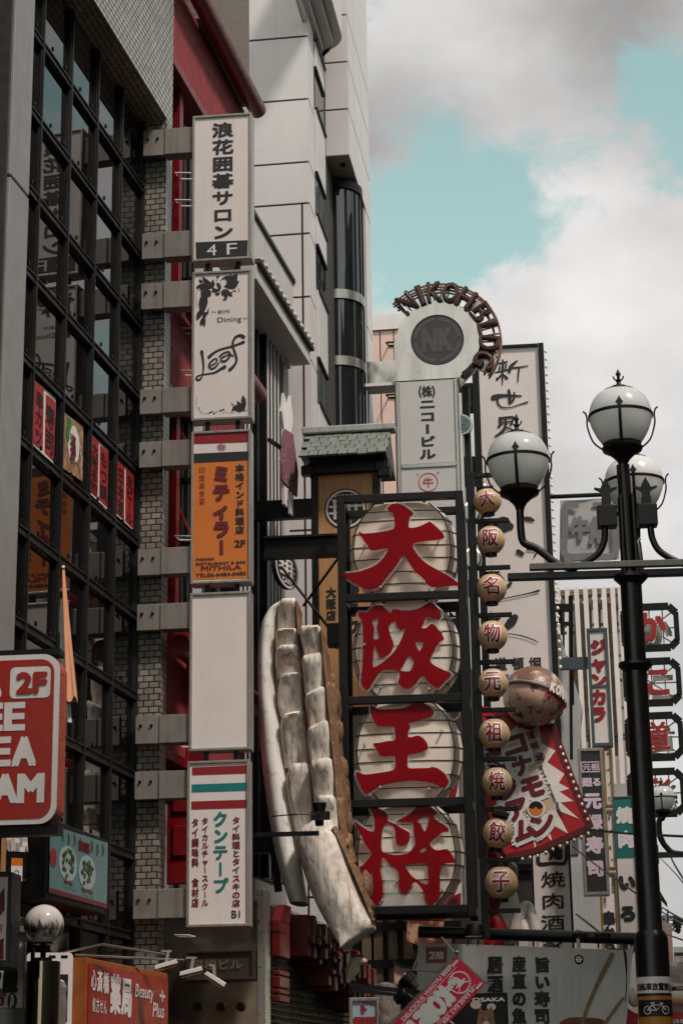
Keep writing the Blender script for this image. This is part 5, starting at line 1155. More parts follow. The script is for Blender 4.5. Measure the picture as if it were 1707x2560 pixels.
link('pole', MB().tube([(FL.l(*c7(935, 1142))[0], 0, FL.l(*c7(935, 1142))[1]), (FL.l(*c7(1215, 1130))[0], 0, FL.l(*c7(1215, 1130))[1])], .045, 8), m_blackp, fl_)
# karaoke sign
m_tframe = M('dark_teal_frame', (66, 78, 82), .5)
P, t, e = panel_sign('vertical_sign', c9, [(945, 390), (1082, 388), (1110, 1150), (975, 1152)], 42, 4, 'white sign with five red katakana in a thin dark teal frame', m_panel, .07, m_tframe, .25)
link('lettering', MB().col(P, 'ジャンカラ', *c9(968, 455), *c9(1072, 998), -.01, .06, 1.0), m_red, t)
z = P.l(*c9(1010, 765))[1]; link('divider', MB().box(e[0] + .06, e[1] - .06, -.02, .0, z - .025, z + .025), m_tframe, t)
a = P.l(*c9(770, 612)); link('bracket', MB().box(a[0], e[0] - .002, .05, .2, a[1] - .13, a[1] + .12), m_tframe, t)
# revolving sushi sign
m_navy = M('navy_black_acrylic', (34, 33, 38), .35)
P, t, e = panel_sign('vertical_sign', c9, [(888, 1165), (1050, 1163), (1090, 2110), (925, 2115)], 39.5, 6, 'black sign with pale pink outlined sushi lettering in a silver frame', m_navy, .06, m_frame, .35)
m_pinkw = M('pale_pink_paint', (220, 196, 206), .5, var=.1)
bx = P.ls([(910, 1255), (1028, 1252), (1030, 1315), (912, 1318)], 0, c9)
link('lettering', MB().col(P, '元', *c9(918, 1260), *c9(970, 1310), -.01, .02).col(P, '祖', *c9(972, 1258), *c9(1026, 1310), -.01, .02).col(P, '廻', *c9(914, 1350), *c9(978, 1415), -.01, .035).col(P, 'る', *c9(978, 1350), *c9(1040, 1412), -.01, .035)
     .col(P, '元', *c9(926, 1445), *c9(1036, 1560), -.01, .05).col(P, '禄', *c9(940, 1585), *c9(1045, 1698), -.01, .035).col(P, '寿', *c9(942, 1730), *c9(1050, 1848), -.01, .05).col(P, '司', *c9(945, 1882), *c9(1056, 1996), -.01, .05), m_pinkw, t)
fr_ = MB()
for i in range(4): fr_.stroke([(*bx[i], .02), (*bx[(i + 1) % 4], .02)], -.01 - .0005 * i, 1, False)
link('box_outline', fr_, m_pinkw, t)
# tall gold edged signs behind it
m_gold = M('gold_trim', (150, 118, 66), .4, m=.5, var=.2)
for q, l, tx in (([(1045, 1150), (1112, 1150), (1122, 1540), (1060, 1540)], 'gold edged white sign strip with cursive black writing, upper part', None), ([(1062, 1560), (1128, 1560), (1140, 1945), (1075, 1945)], 'gold edged white sign strip with thin black strokes, middle part', None), ([(1028, 1965), (1142, 1965), (1160, 2480), (1040, 2480)], 'gold edged white sign reading kushikatsu in black, lower part', 1)):
    P, t, e = panel_sign('gold_edged_sign', c9, q, 43, 5, l, m_panel, .05, m_gold, .25, 'gold edged signs')
    mb = MB(); kp = (e[1] - e[0])
    if tx: mb.col(P, '串かつ', *c9(1050, 2215), *c9(1125, 2500), -.01, .07).col(P, '創業昭和四年', *c9(1105, 1985), *c9(1128, 2100), -.01, .02).col(P, '元祖串かつ', *c9(1050, 2110), *c9(1072, 2200), -.01, .02)
    else:
        rr_ = random.Random(l)
        for i in range(4):
            zc = e[3] - (e[3] - e[2]) * (i + .5) / 4; mb.stroke([(e[0] + kp * rr_.uniform(.3, .7), zc + kp * rr_.uniform(-.3, .3), kp * .07) for _ in range(4)], -.01 - i * .001)
    link('lettering', mb, m_ink, t)
# green and white grill sign
m_teal2 = M('teal_acrylic', (0, 104, 98), .4, var=.06)
P, t, e = panel_sign('vertical_sign', c10, [(1128, 82), (1262, 78), (1298, 1500), (1165, 1500)], 41, 5, 'tall sign, teal on top and white below with three black hiragana', m_panel, .03, m_tframe, .3)
zt_ = P.l(*c10(1190, 475))[1]; link('teal_field', MB().box(e[0] + .03, e[1] - .03, -.012, -.002, zt_, e[3] - .03), m_teal2, t)
link('teal_lettering', MB().col(P, '焼', *c10(1138, 145), *c10(1242, 258), -.018, .06).col(P, '肉', *c10(1148, 300), *c10(1248, 415), -.018, .06), m_white, t)
link('lettering', MB().col(P, 'い', *c10(1150, 580), *c10(1255, 690), -.01, .08).col(P, 'ろ', *c10(1160, 780), *c10(1262, 890), -.01, .08).col(P, 'り', *c10(1168, 965), *c10(1268, 1110), -.01, .09), m_ink, t)
# crab restaurant letters in octagonal frames
KN = Pl(*c9(1400, 400), 47, 4)
m_crab = M('red_letter_face', (150, 14, 28), .4, var=.2, sc=3, spots=.4, spot=(140, 20, 30), spsc=6); m_gedge = M('gold_letter_edge', (196, 160, 86), .4, m=.3); m_gback = M('grey_letter_back', (150, 146, 142), .6)
for ch, u, v, l in (('か', 1352, 385, 'topmost octagonal frame with a red hiragana letter'), ('に', 1366, 738, 'octagonal frame with the red two-part hiragana, second from the top'), ('道', 1380, 1090, 'octagonal frame with a dense red kanji, third from the top'), ('楽', 1394, 1452, 'octagonal frame with a red kanji partly behind a distant lamp globe')):
    P = Pl(*c9(u, v), 47, 4); t = thing('letter_frame', P, l, 'sign', 'red letters in octagonal frames')
    kk_ = P.l(*c9(u + 1, v))[0]; a, b, cc = 172 * kk_, 138 * kk_, 45 * kk_
    o8 = [(-a + cc, b), (a - cc, b), (a, b - cc), (a, -b + cc), (a - cc, -b), (-a + cc, -b), (-a, -b + cc), (-a, b - cc)]
    f = MB()
    for p, q_ in zip(o8, o8[1:] + o8[:1]): f.bar((p[0], 0, p[1]), (q_[0], 0, q_[1]), .12, .16)
    link('frame', f, m_blackp, t)
    r_ = MB()
    for p, q_ in (((-a, 0), (a, 0)), ((0, -b), (0, b)), ((-a * .9, -b * .8), (a * .9, b * .8)), ((-a * .9, b * .8), (a * .9, -b * .8)), ((-a * .5, -b), (-a * .5, b)), ((a * .5, -b), (a * .5, b))): r_.bar((p[0], .12, p[1]), (q_[0], .12, q_[1]), .03)
    link('mesh_rod', r_, m_frame, t)
    for nm, off, y, mt_, dx in (('letter_back', .04, .06, m_gback, .12), ('letter_edge', .035, -.06, m_gedge, 0), ('letter', .024, -.1, m_crab, 0)):
        link(nm, MB().text(ch, -100 * kk_ + dx, -92 * kk_ - dx, 100 * kk_ + dx, 92 * kk_ - dx, y, off * (.5 if ch in '道楽' else 1)), mt_, t)
# slatted white screen on a rusty truss, grey gable beside it
TR = Pl(*c9(950, 300), 50, 4)
scn_ = thing('slatted_screen', TR, 'white slatted rooftop screen on a rusty steel truss', 'screen')
t_ = lambda u, v, d=0: TR.l(*c9(u, v), d); kt = t_(101, 300)[0] - t_(100, 300)[0]
for u in (757, 817, 877, 935, 994, 1054, 1110, 1158): 
    x, z1 = t_(u, 128 + (u - 757) * -.01); z0 = t_(u, 1075)[1]; link('slat', MB().box(x - 15 * kt, x + 15 * kt, 0, .1, z0 - 3, z1), m_white, scn_)
ts = MB(); rr_ = random.Random(2); m_truss = M('rusty_truss', (128, 104, 84), .7, var=.4, sc=6)
xa, xb = t_(740, 300)[0], t_(1172, 300)[0]
for v in (130, 150, 230, 245, 355, 400, 560, 720, 900, 1075, 1100): ts.bar((xa, .25, t_(950, v)[1]), (xb, .25, t_(950, v)[1]), .07)
for i in range(14): u = 745 + i * 33; ts.bar((t_(u, 150)[0], .4, t_(u, 150)[1]), (t_(u + 60, 240)[0], .4, t_(u + 60, 240)[1]), .05); ts.bar((t_(u, 240)[0], .45, t_(u, 240)[1]), (t_(u + 60, 150)[0], .45, t_(u + 60, 150)[1]), .05)
for u in (790, 847, 905, 965, 1024, 1083, 1135): ts.bar((t_(u, 150)[0], .3, t_(u, 150)[1]), (t_(u, 1200)[0], .3, t_(u, 1200)[1]), .09)
for u in (905, 1095): ts.bar((t_(u, 240)[0], .35, t_(u, 240)[1]), (t_(u, 1075)[0], .35, t_(u, 1075)[1]), .35)
link('truss', ts, m_truss, scn_)
m_beige = M('beige_render', (176, 166, 152), .8, var=.12, sc=2, streak=.2)
BG = Pl(*c9(1000, 300), 51.5, 4); bg_ = thing('beige_building', BG, 'beige building behind the slatted rooftop screen', 'building')
link('wall', MB().box(BG.l(*c9(900, 300))[0], BG.l(*c9(1195, 300))[0], 0, 5, -BG.O.z + .03, BG.l(*c9(1000, 262))[1]), m_beige, bg_)
GR = Pl(*c9(830, 700), 45.5, 6); gr = thing('grey_gable_building', GR, 'grey building with a sloping gable beside the tall brush lettered sign', 'building')
m_greyw = M('grey_render', (168, 166, 164), .7, var=.1, sc=2, streak=.25)
link('wall', MB().prism([GR.l(*c9(u, v)) for u, v in ((735, 380), (770, 420), (920, 915), (920, 925), (905, 960), (905, 1400), (735, 1400))], 0, 4), m_greyw, gr)
link('lower_wall', MB().box(GR.l(*c9(735, 1400))[0], GR.l(*c9(1200, 1400))[0], .3, 5, -GR.O.z + .03, GR.l(*c9(800, 1390))[1]), m_greyw, gr)
lw = GR.l(*c9(845, 960)); link('slate_panel', MB().box(GR.l(*c9(690, 960))[0], GR.l(*c9(775, 960))[0], -.3, -.02, GR.l(*c9(720, 1240))[1], GR.l(*c9(720, 990))[1]), M('slate_sheet', (110, 110, 114), .6, streak=.2), gr)
gf = MB()
for v in (265, 290, 380): gf.bar((GR.l(*c9(740, v))[0], -.3, GR.l(*c9(740, v))[1]), (GR.l(*c9(842, v))[0], -.3, GR.l(*c9(842, v))[1]), .09)
for u, v0, v1 in ((835, 200, 1250), (843, 200, 900), (775, 280, 450), (765, 280, 380)): gf.bar((GR.l(*c9(u, v0))[0], -.3, GR.l(*c9(u, v0))[1]), (GR.l(*c9(u + 10, v1))[0], -.3, GR.l(*c9(u + 10, v1))[1]), .07)
for i in range(16): v = 400 + i * 45; gf.bar((GR.l(*c9(836, v))[0], -.3, GR.l(*c9(836, v))[1]), (GR.l(*c9(850, v))[0], -.3, GR.l(*c9(850, v))[1]), .05)
link('access_ladder', gf, m_blackp, gr)
gs = MB(); 
for v in (1430, 1530, 1640): z = GR.l(*c9(860, v))[1]; gs.box(GR.l(*c9(800, v))[0], GR.l(*c9(885, v))[0], .27, .299, z - .7, z)
link('window', gs, m_win, gr)

# dark timber fronted building behind the dumpling and lanterns, and the signs on it
DB = Pl(900, 1700, 31.5, 4)
db = thing('dark_building', DB, 'dark timber and metal shopfront building behind the lantern frame', 'building')
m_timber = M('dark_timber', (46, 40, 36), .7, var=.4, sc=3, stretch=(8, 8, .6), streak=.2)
zt_ = DB.l(900, 1480)[1]; xa, xb = DB.l(690, 1700)[0], DB.l(1225, 1900)[0]
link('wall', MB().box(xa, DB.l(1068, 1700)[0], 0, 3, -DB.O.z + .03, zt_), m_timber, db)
DR = Pl(1150, 1960, 44, 4); dr_ = thing('rear_building', DR, 'dark building behind the octopus and the white yakiniku sign', 'building')
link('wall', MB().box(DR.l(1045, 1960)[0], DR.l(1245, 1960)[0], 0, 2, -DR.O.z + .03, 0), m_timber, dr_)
link('rail', MB().box(DR.l(1045, 1960)[0], DR.l(1245, 1960)[0], -.1, -.004, -.4, -.25), m_black, dr_)
tm = MB()
for i, u in enumerate((740, 772, 800, 845, 872, 905, 940, 985, 1030)): x = DB.l(u, 2200)[0]; tm.box(x - .08, x + .06, -.09, -.004, -DB.O.z + .04, DB.l(u, 2100 if i % 2 else 1980)[1])
link('timber_post', tm, M('worn_timber', (98, 82, 68), .7, var=.4, sc=4, stretch=(8, 8, .6)), db)
hb = MB()
for v in (1900, 2040, 2130, 2215): z = DB.l(850, v)[1]; hb.box(xa, DB.l(1060, v)[0], -.14, -.10, z - .06, z + .06)
link('rail', hb, m_black, db)
pp_ = MB(); 
for u0, v0, u1, v1 in ((1005, 2105, 950, 2240), (1012, 2105, 958, 2240), (955, 2130, 1010, 2115)): a, b = DB.l(u0, v0), DB.l(u1, v1); pp_.tube([(a[0], -.3, a[1]), (b[0], -.3, b[1])], .035, 8)
link('pipe', pp_, m_frame, db)
AW = Pl(930, 2270, 30.5, 4); aw = thing('awning_sign', AW, 'small faded pink and white awning sign below the lantern frame', 'awning')
link('panel', MB().prism(AW.ls([(905, 2215), (975, 2248), (975, 2275), (905, 2258)]), 0, .1), M('faded_awning', (196, 150, 140), .7, var=.3, sc=5, spots=.5, spot=(220, 212, 205), spsc=4), aw); link('trim', MB().prism(AW.ls([(900, 2203), (980, 2240), (980, 2248), (900, 2213)]), -.05, .15), m_black, aw)
P, t, e = panel_sign('dark_sign', s_, [(1090, 1505), (1152, 1505), (1152, 1760), (1090, 1760)], 31, 4, 'black sign with a thin white N seen beside the second big lantern', m_blackp, .02, m_blackp, .2)
link('lettering', MB().row(P, 'N', 1028, 1394, 1044, 1414, -.01, .01).row(P, '____', 1026, 1418, 1046, 1420, -.01, .0), m_white, t)
x, z = P.l(1036, 1635); link('rust_mark', MB().ring(x, z, .12, .15, -.01, 20), m_truss, t)
P, t, e = panel_sign('swoosh_sign', s_, [(1085, 1830), (1157, 1830), (1157, 2290), (1085, 2290)], 30.6, 4, 'white sign with red swooping shapes glimpsed beside the lowest big lantern', m_panel, .02, m_frame, .2)
kq = P.l(1001, 2000)[0] - P.l(1000, 2000)[0]
sw = MB()
for i, st in enumerate(([(1052, 1740, 10), (1040, 1820, 16), (1018, 1880, 12), (1002, 1900, 6)], [(1050, 1955, 14), (1045, 2020, 20), (1030, 2065, 16)], [(1030, 1925, 14), (1042, 1955, 16), (1052, 1990, 10)])): sw.stroke([(*P.l(a, b), w_ * kq) for a, b, w_ in st], -.01 - i * .001)
sw.flat(P.ls([(1010, 2070), (1058, 2050), (1058, 2105), (1010, 2105)]), -.008)
link('red_print', sw, m_red, t); link('lettering', MB().row(P, '1階', 1030, 2062, 1050, 2078, -.014, .03), m_ink, t)
FP_ = Pl(960, 2120, 27, 8); t = thing('food_banner', FP_, 'grilled scallop photo banner hanging just below the lantern frame', 'banner')
fq = FP_.ls([(935, 2104), (1020, 2108), (1012, 2175), (990, 2182), (933, 2160)]); link('cloth', MB().prism(fq, 0, .01), M('grilled_food_print', (122, 66, 46), .5, var=.9, sc=5, spots=.85, spot=(216, 176, 140), spsc=4.5, sp0=.5), t)
link('red_hem', MB().prism(FP_.ls([(938, 2099), (1025, 2102), (1022, 2112), (937, 2109)]), -.012, .0), m_red, t)
# ------------------------------------------------------------------ the big street lamp
cb = cr(1180, 850, 300, 830)
LP = Pl(1447, 1500, 15, 8)
lamp = thing('street_lamp', LP, 'tall black street lamp with white egg shaped globes on curved arms', 'lamp')
pz0 = -LP.O.z; lq = lambda x, y, d=0: LP.l(x, y, d)
kl_ = lq(1448, 1320)[0] - lq(1447, 1320)[0]
m_globe = M('opal_globe', (255, 249, 240), .2, var=.03, sc=3, sub=1)
m_pole = M('pole_paint', (16, 12, 11), .35, m=.1, var=.4, sc=10, streak=.2, dirt=(46, 36, 30))
x0 = lq(1447, 1330)[0]; zc = lq(1447, 1322)[1]
r1 = 24.5 * kl_
zf2 = lq(1455, 1522)[1]; zcol = lq(1500, 2148)[1]
link('pole', MB().lathe([(r1 * 1.22, pz0 + .02), (r1 * 1.3, zcol - .1), (r1 * 1.22, zcol), (r1 * 1.06, zcol + .02), (r1 * 1.02, zf2), (r1, zc), (r1 * .98, zc + .02)], x0, 0, 0, 28), m_pole, lamp, smooth=True)
for z in (zc, zf2): link('collar', MB().lathe([(r1 * .9, z + .01), (r1 * 1.55, z), (r1 * 1.6, z - .025), (r1 * 1.3, z - .05), (r1 * 1.05, z - .07)], x0, 0, 0, 28), m_pole, lamp, smooth=True)
link('base_sleeve', MB().lathe([(r1 * 1.3, pz0 + .03), (r1 * 1.52, pz0 + .03), (r1 * 1.52, zcol - .03), (r1 * 1.42, zcol), (r1 * 1.2, zcol + .03)], x0, 0, 0, 28), m_pole, lamp, smooth=True)
bm2 = MB(); ba = lq(1165, 1326); bb_ = lq(1700, 1306)
bm2.bar((ba[0], -.0, ba[1]), (bb_[0], -.0, ba[1] + .0), .07, .055)
link('cross_beam', bm2, m_pole, lamp, bevel=.006)
ta = lq(1215, 1312)
link('beam_conduit', MB().bar((ta[0], -.05, ba[1] + .062), (bb_[0], -.05, ba[1] + .062), .06, .05), M('grey_conduit', (120, 114, 108), .45, m=.4, var=.15, streak=.2), lamp, bevel=.005)
st_ = MB().tube([(x0, 0, zc), (x0 - .01, 0, lq(1438, 1068)[1])], r1 * .62, 16); zt = lq(1437, 1068)[1]
for a in (45, 135, 225, 315): st_.tube([(x0 + r1 * .85 * math.cos(R(a)), r1 * .85 * math.sin(R(a)), zc), (x0 + r1 * .8 * math.cos(R(a)), r1 * .8 * math.sin(R(a)), zt - .25)], r1 * .22, 8)
link('stem', st_, m_pole, lamp, smooth=True)
def globe_head(cx, cy, zg, sc=1.0, parent=None):
    """egg shaped opal globe with iron ring, straps, cup and finial; zg is the height of the iron ring"""
    p = parent or lamp; h = .242 * sc
    pr = [(.52, -.93), (.66, -.78), (.83, -.5), (.95, -.2), (1, .05), (.985, .25), (.91, .5), (.77, .72), (.55, .88), (.3, .96), (.0, .985)]
    pr = [(a * h, b * h) for a, b, *_ in spline([(a, b) for a, b in pr], 4)]
    g_o = link('globe', MB().lathe([(r_, z) for r_, z in pr], cx, cy, zg, 40), m_globe, p, smooth=True, angle=80)
    link('grime_line', MB().lathe([(.53 * h, -.935 * h), (.615 * h, -.865 * h), (.595 * h, -.9 * h)], cx, cy, zg, 40), M('moss_grime', (92, 82, 68), .9, var=.6, sc=30), g_o)
    link('iron_ring', MB().lathe([(1.0 * h, .0), (1.03 * h, .0), (1.03 * h, .1 * h), (.995 * h, .1 * h), (1.0 * h, .0)], cx, cy, zg, 40), m_brown, p, smooth=True)
    ht = MB().lathe([(0, -1.62 * h), (.13 * h, -1.62 * h), (.16 * h, -1.5 * h), (.24 * h, -1.38 * h), (.4 * h, -1.22 * h), (.62 * h, -1.1 * h), (.65 * h, -1.0 * h), (.6 * h, -.94 * h), (.5 * h, -.93 * h)], cx, cy, zg, 32)
    link('cup', ht, m_brown, p, smooth=True, angle=50)
    fi = MB().lathe([(.5 * h, .9 * h), (.5 * h, .93 * h), (.28 * h, 1.0 * h), (.25 * h, 1.06 * h), (.1 * h, 1.1 * h), (.06 * h, 1.2 * h), (.1 * h, 1.26 * h), (.05 * h, 1.32 * h), (.05 * h, 1.42 * h), (.09 * h, 1.48 * h), (.0, 1.68 * h)], cx, cy, zg, 20)
    for k in range(4):
        a = k * math.pi / 2; fi.tube(spline([(cx + .05 * h * math.cos(a), cy + .05 * h * math.sin(a), zg + 1.28 * h), (cx + .13 * h * math.cos(a), cy + .13 * h * math.sin(a), zg + 1.32 * h), (cx + .16 * h * math.cos(a), cy + .16 * h * math.sin(a), zg + 1.42 * h)], 4), .025 * h, 6)
    link('finial', fi, m_brown, p, smooth=True)
    for k in range(4):
        a = R(-96 + 90 * k); u = Vector((math.cos(a), math.sin(a), 0)); v = Vector((-u.y, u.x, 0)); C_ = Vector((cx, cy, zg)); mb = MB()
        if k in (0, 2):
            P_ = [C_ + u * (.64 * h) + Vector((0, 0, -.98 * h)), C_ + u * (.88 * h) + Vector((0, 0, -.5 * h)), C_ + u * (1.0 * h) + Vector((0, 0, -.15 * h)), C_ + u * (1.04 * h) + Vector((0, 0, .12 * h))]
            mb.loft([[tuple(q_ + v * .05 * h), tuple(q_ + v * .05 * h + u * .03 * h), tuple(q_ - v * .05 * h + u * .03 * h), tuple(q_ - v * .05 * h)] for q_ in P_])
            T = C_ + u * (1.05 * h); Z = Vector((0, 0, 1))
            sh = [(-.04, .1), (-.12, .2), (-.05, .3), (0, .42), (.05, .3), (.12, .2), (.04, .1)]
            f0 = [tuple(T + v * a_ * h + Z * b_ * h - u * (.02 + .14 * max(0, b_ - .1)) * h) for a_, b_ in sh]; f1 = [tuple(Vector(q_) + u * .04 * h) for q_ in f0]
            n = len(sh); mb.add(f0 + f1, [tuple(range(n)), tuple(range(2 * n - 1, n - 1, -1))] + [(i, (i + 1) % n, n + (i + 1) % n, n + i) for i in range(n)])
        else:
            mb.tube(spline([tuple(C_ + u * (.62 * h) + Vector((0, 0, -1.02 * h))), tuple(C_ + u * (.9 * h) + Vector((0, 0, -.75 * h))), tuple(C_ + u * (1.06 * h) + Vector((0, 0, -.25 * h))), tuple(C_ + u * (1.06 * h) + Vector((0, 0, .05 * h))), tuple(C_ + u * (1.1 * h) + Vector((0, 0, .22 * h))), tuple(C_ + u * (1.18 * h) + Vector((0, 0, .3 * h)))], 5), .03 * h, 6)
        link('strap', mb, m_brown, p)
h_ = .242
zg1 = lq(1192, 1062)[1]; xg1 = lq(1189, 1062)[0]
globe_head(xg1, 0, zg1)
zg2 = lq(1424, 960)[1]; xg2 = lq(1424, 960)[0]; globe_head(xg2, 0, zg2, 1.02)
dB = .95; xg3, zg3 = lq(1455, 1112, dB); globe_head(xg3, dB, zg3, 1.0)
xg4 = 2 * x0 - xg1 + .05; globe_head(xg4, 0, zg1)
for xg, zg in ((xg1, zg1), (xg4, zg1)):
    s_n = 1 if xg < x0 else -1
    pth = spline([(xg, 0, zg - 1.55 * h_), (xg, 0, zg - 2.3 * h_), (xg + .02 * s_n, 0, zg - 2.7 * h_), (xg + .12 * s_n, 0, ba[1] + .22), (xg + .28 * s_n, 0, ba[1] + .09), (xg + .42 * s_n, 0, ba[1] + .05)], 6)
    link('arm', MB().tube(pth, .03, 12), m_pole, lamp, smooth=True)
link('arm', MB().tube(spline([(xg3, dB, zg3 - 1.5 * h_), (xg3, dB, ba[1] + .5), (xg3 - .02, dB * .7, ba[1] + .15), (x0, .15, ba[1] + .06)], 6), .03, 12), m_pole, lamp, smooth=True)
for sgn in (-1, 1):
    xb_ = x0 + sgn * .155; za, zb_ = lq(1400, 1212)[1], lq(1400, 1163)[1]
    link('bracket_box', MB().box(xb_ - .075, xb_ + .075, -.06, .06, za, zb_), m_pole, lamp, bevel=.008)
    pth = spline([(xb_ + sgn * .02, 0, za), (xb_ + sgn * .03, 0, za - .1), (xb_ + sgn * .08, 0, za - .2), (xb_ + sgn * .2, 0, ba[1] + .09), (xb_ + sgn * .3, 0, ba[1] + .05)], 6)
    link('scroll_arm', MB().tube(pth, .026, 12), m_pole, lamp, smooth=True)
    fl = MB().box(xb_ - .035, xb_ + .035, -.03, .03, zb_ + .001, zb_ + .07)
    fl.prism([(xb_ + a * .1, zb_ + .07 + b * .1) for a, b in ((-.3, 0), (-.35, .45), (-.9, .75), (-.85, .85), (-.4, .75), (-.3, 1.0), (0, 1.6), (.3, 1.0), (.4, .75), (.85, .85), (.9, .75), (.35, .45), (.3, 0))], -.015, .015)
    link('fleur_finial', fl, m_pole, lamp, bevel=.004)
# notices wrapped round the pole
def wrap(mb, x, z, r): a = (x - x0) / r; return (x0 + r * math.sin(a), -r * math.cos(a), z)
def curved(z0, z1, a0, a1, r, n=24): 
    return MB().add([(x0 + r * math.sin(R(a0 + (a1 - a0) * i / n)), -r * math.cos(R(a0 + (a1 - a0) * i / n)), z) for i in range(n + 1) for z in (z0, z1)], [(2 * i, 2 * i + 2, 2 * i + 3, 2 * i + 1) for i in range(n)])
rs2 = r1 * 1.54
zA_, zB_ = lq(*c10(1350, 1355))[1], lq(*c10(1350, 1250))[1]; zC_, zD_ = lq(*c10(1350, 1545))[1], lq(*c10(1350, 1362))[1]
PN = thing('pole_notice', LP, 'no bicycle parking notice wrapped round the foot of the black lamp pole', 'notice')
link('white_band', curved(zA_, zB_, -85, 85, rs2), m_panel, PN)
link('ochre_band', curved(zC_ - .3, zD_, -85, 85, rs2), M('ochre_enamel', (170, 112, 34), .5, var=.1), PN)
zE, zF = lq(*c10(1350, 1505))[1], lq(*c10(1350, 1398))[1]; link('black_field', curved(zE, zF, -70, 70, rs2 + .002), m_ink, PN)
link('black_band', curved(lq(*c10(1350, 1362))[1] - .012, zD_, -85, 85, rs2 + .0015), m_ink, PN)
tx = MB(); tt = MB()
for i, ch in enumerate('自転車放置禁止'): w_ = rs2 * 2.5 / 7; xx = x0 - rs2 * 1.25 + i * w_; tt.text(ch, xx, zA_ + .02, xx + w_ * .9, zA_ + .02 + w_ * 1.1, 0, .03)
tx.add([wrap(tx, v[0], v[2], rs2 + .003 - v[1] * .5) for v in tt.v], tt.f); link('lettering', tx, m_ink, PN)
bc = MB(); zm_ = (zE + zF) / 2; wz = (zF - zE) * .5
for sx in (-.55, .55):
    for k in range(16):
        a, b = 2 * math.pi * k / 16, 2 * math.pi * (k + 1) / 16; q_ = [wrap(bc, x0 + sx * rs2 + r_ * math.cos(t), zm_ - wz * .25 + r_ * math.sin(t), rs2 + .004) for t, r_ in ((a, wz * .42), (b, wz * .42), (b, wz * .52), (a, wz * .52))]; bc.add(q_, [(0, 1, 2, 3)])
fr = [(-.55, -.25), (-.25, .35), (.3, .35), (0, -.25), (-.25, .35), (-.32, .6), (-.1, .6)], [(.55, -.25), (.3, .35), (.38, .55), (.2, .55)], [(-.55, -.25), (0, -.25)]
for pl_ in fr: bc.tube([wrap(bc, x0 + a * rs2, zm_ + b * wz, rs2 + .004) for a, b in pl_], .0045, 5)
link('bicycle_print', bc, m_panel, PN)

# a second lamp of the same kind far down the street
L2 = Pl(*c9(1430, 1490), 38, 6)
lamp2 = thing('street_lamp', L2, 'distant black street lamp with one white globe before the crab restaurant letters', 'lamp')
globe_head(0, 0, 0, 1.02, lamp2)
z_ = lambda u, v: L2.l(*c10(u, v))
link('arm', MB().tube(spline([(0, 0, -1.5 * h_), (z_(1412, 240)[0], 0, z_(1412, 240)[1]), (z_(1418, 340)[0], 0, z_(1418, 340)[1]), (z_(1460, 410)[0], 0, z_(1460, 410)[1]), (z_(1520, 448)[0], 0, z_(1520, 448)[1]), (z_(1700, 460)[0], 0, z_(1700, 460)[1])], 6), .055, 10), m_pole, lamp2, smooth=True)
link('cross_beam', MB().bar((z_(1385, 460)[0], 0, z_(1385, 460)[1]), (z_(2100, 460)[0], 0, z_(1385, 460)[1]), .1), m_pole, lamp2)
link('pole', MB().tube([(z_(2000, 460)[0], 0, -L2.O.z + .02), (z_(2000, 460)[0], 0, z_(1385, 460)[1] + .6)], .1, 12), m_pole, lamp2)

# ------------------------------------------------------------------ overhead pipe, banners, poster
BN = Pl(1200, 2200, 26, 3)
cB = cr(600, 1700, 700)
bn = thing('sushi_banner', BN, 'wide white banner with three columns of black brush lettering under a black pipe', 'banner')
q_ = lambda c, u, v, d=0: BN.l(*c(u, v), d)
bq = [q_(cB, 995, 1470), q_(c10, 1180, 1072), q_(c10, 1200, 1250), q_(c10, 1175, 1640), q_(cB, 985, 2020)]
m_ban = M('banner_vinyl', (200, 197, 194), .6, var=.1, sc=2, streak=.25, dirt=(140, 130, 120), bump=.2, bs=5)
link('cloth', MB().prism(bq, 0, .02), m_ban, bn)
tp = [q_(c10, 1182, 1080), q_(c10, 1245, 1040), q_(c10, 1225, 1240), q_(c10, 1190, 1640), q_(c10, 1176, 1640), q_(c10, 1203, 1250)]
link('curved_end', MB().prism(tp, .03, .2), m_ban, bn)
link('dark_border', MB().flat(spline([q_(c10, u, v) for u, v in ((1060, 1060), (1150, 1062), (1200, 1090), (1205, 1250), (1196, 1400), (1182, 1390), (1186, 1240), (1170, 1110), (1120, 1080))], 3, True), .026), m_blackp, bn)
kb = q_(cB, 1101, 1800)[0] - q_(cB, 1100, 1800)[0]
link('lettering', MB().col(BN, '居酒屋', *c10(305, 1105), *c10(402, 1480), -.006, .045).col(BN, '産直の魚', *c10(465, 1105), *c10(552, 1555), -.006, .045).col(BN, '旨い寿司', *c10(608, 1112), *c10(706, 1555), -.006, .045), m_ink, bn)
rt = BN.ls([(1040, 1496), (1158, 1494), (1156, 1584), (1040, 1586)], 0, cB); link('floor_tag', MB().flat(rt, -.006), M('brick_red_print', (150, 40, 44), .5), bn); link('floor_lettering', MB().row(BN, '2', *cB(1060, 1522), *cB(1090, 1562), -.012, .03).col(BN, '階', *cB(1092, 1518), *cB(1140, 1566), -.012, .03), m_white, bn)
m_st = M('brown_print', (132, 104, 70), .6, var=.3, sc=10)
ks = q_(c10, 1001, 1300)[0] - q_(c10, 1000, 1300)[0]
so_ = MB()
for i, st in enumerate(([(1108, 1105, 34), (1020, 1280, 30), (940, 1470, 24), (905, 1600, 20)], [(1178, 1385, 20), (1080, 1520, 22), (1000, 1640, 22)])): so_.stroke([(*q_(c10, a, b), w_ * ks) for a, b, w_ in st], -.008 - i * .001)
link('chopstick_print', so_, m_st, bn)
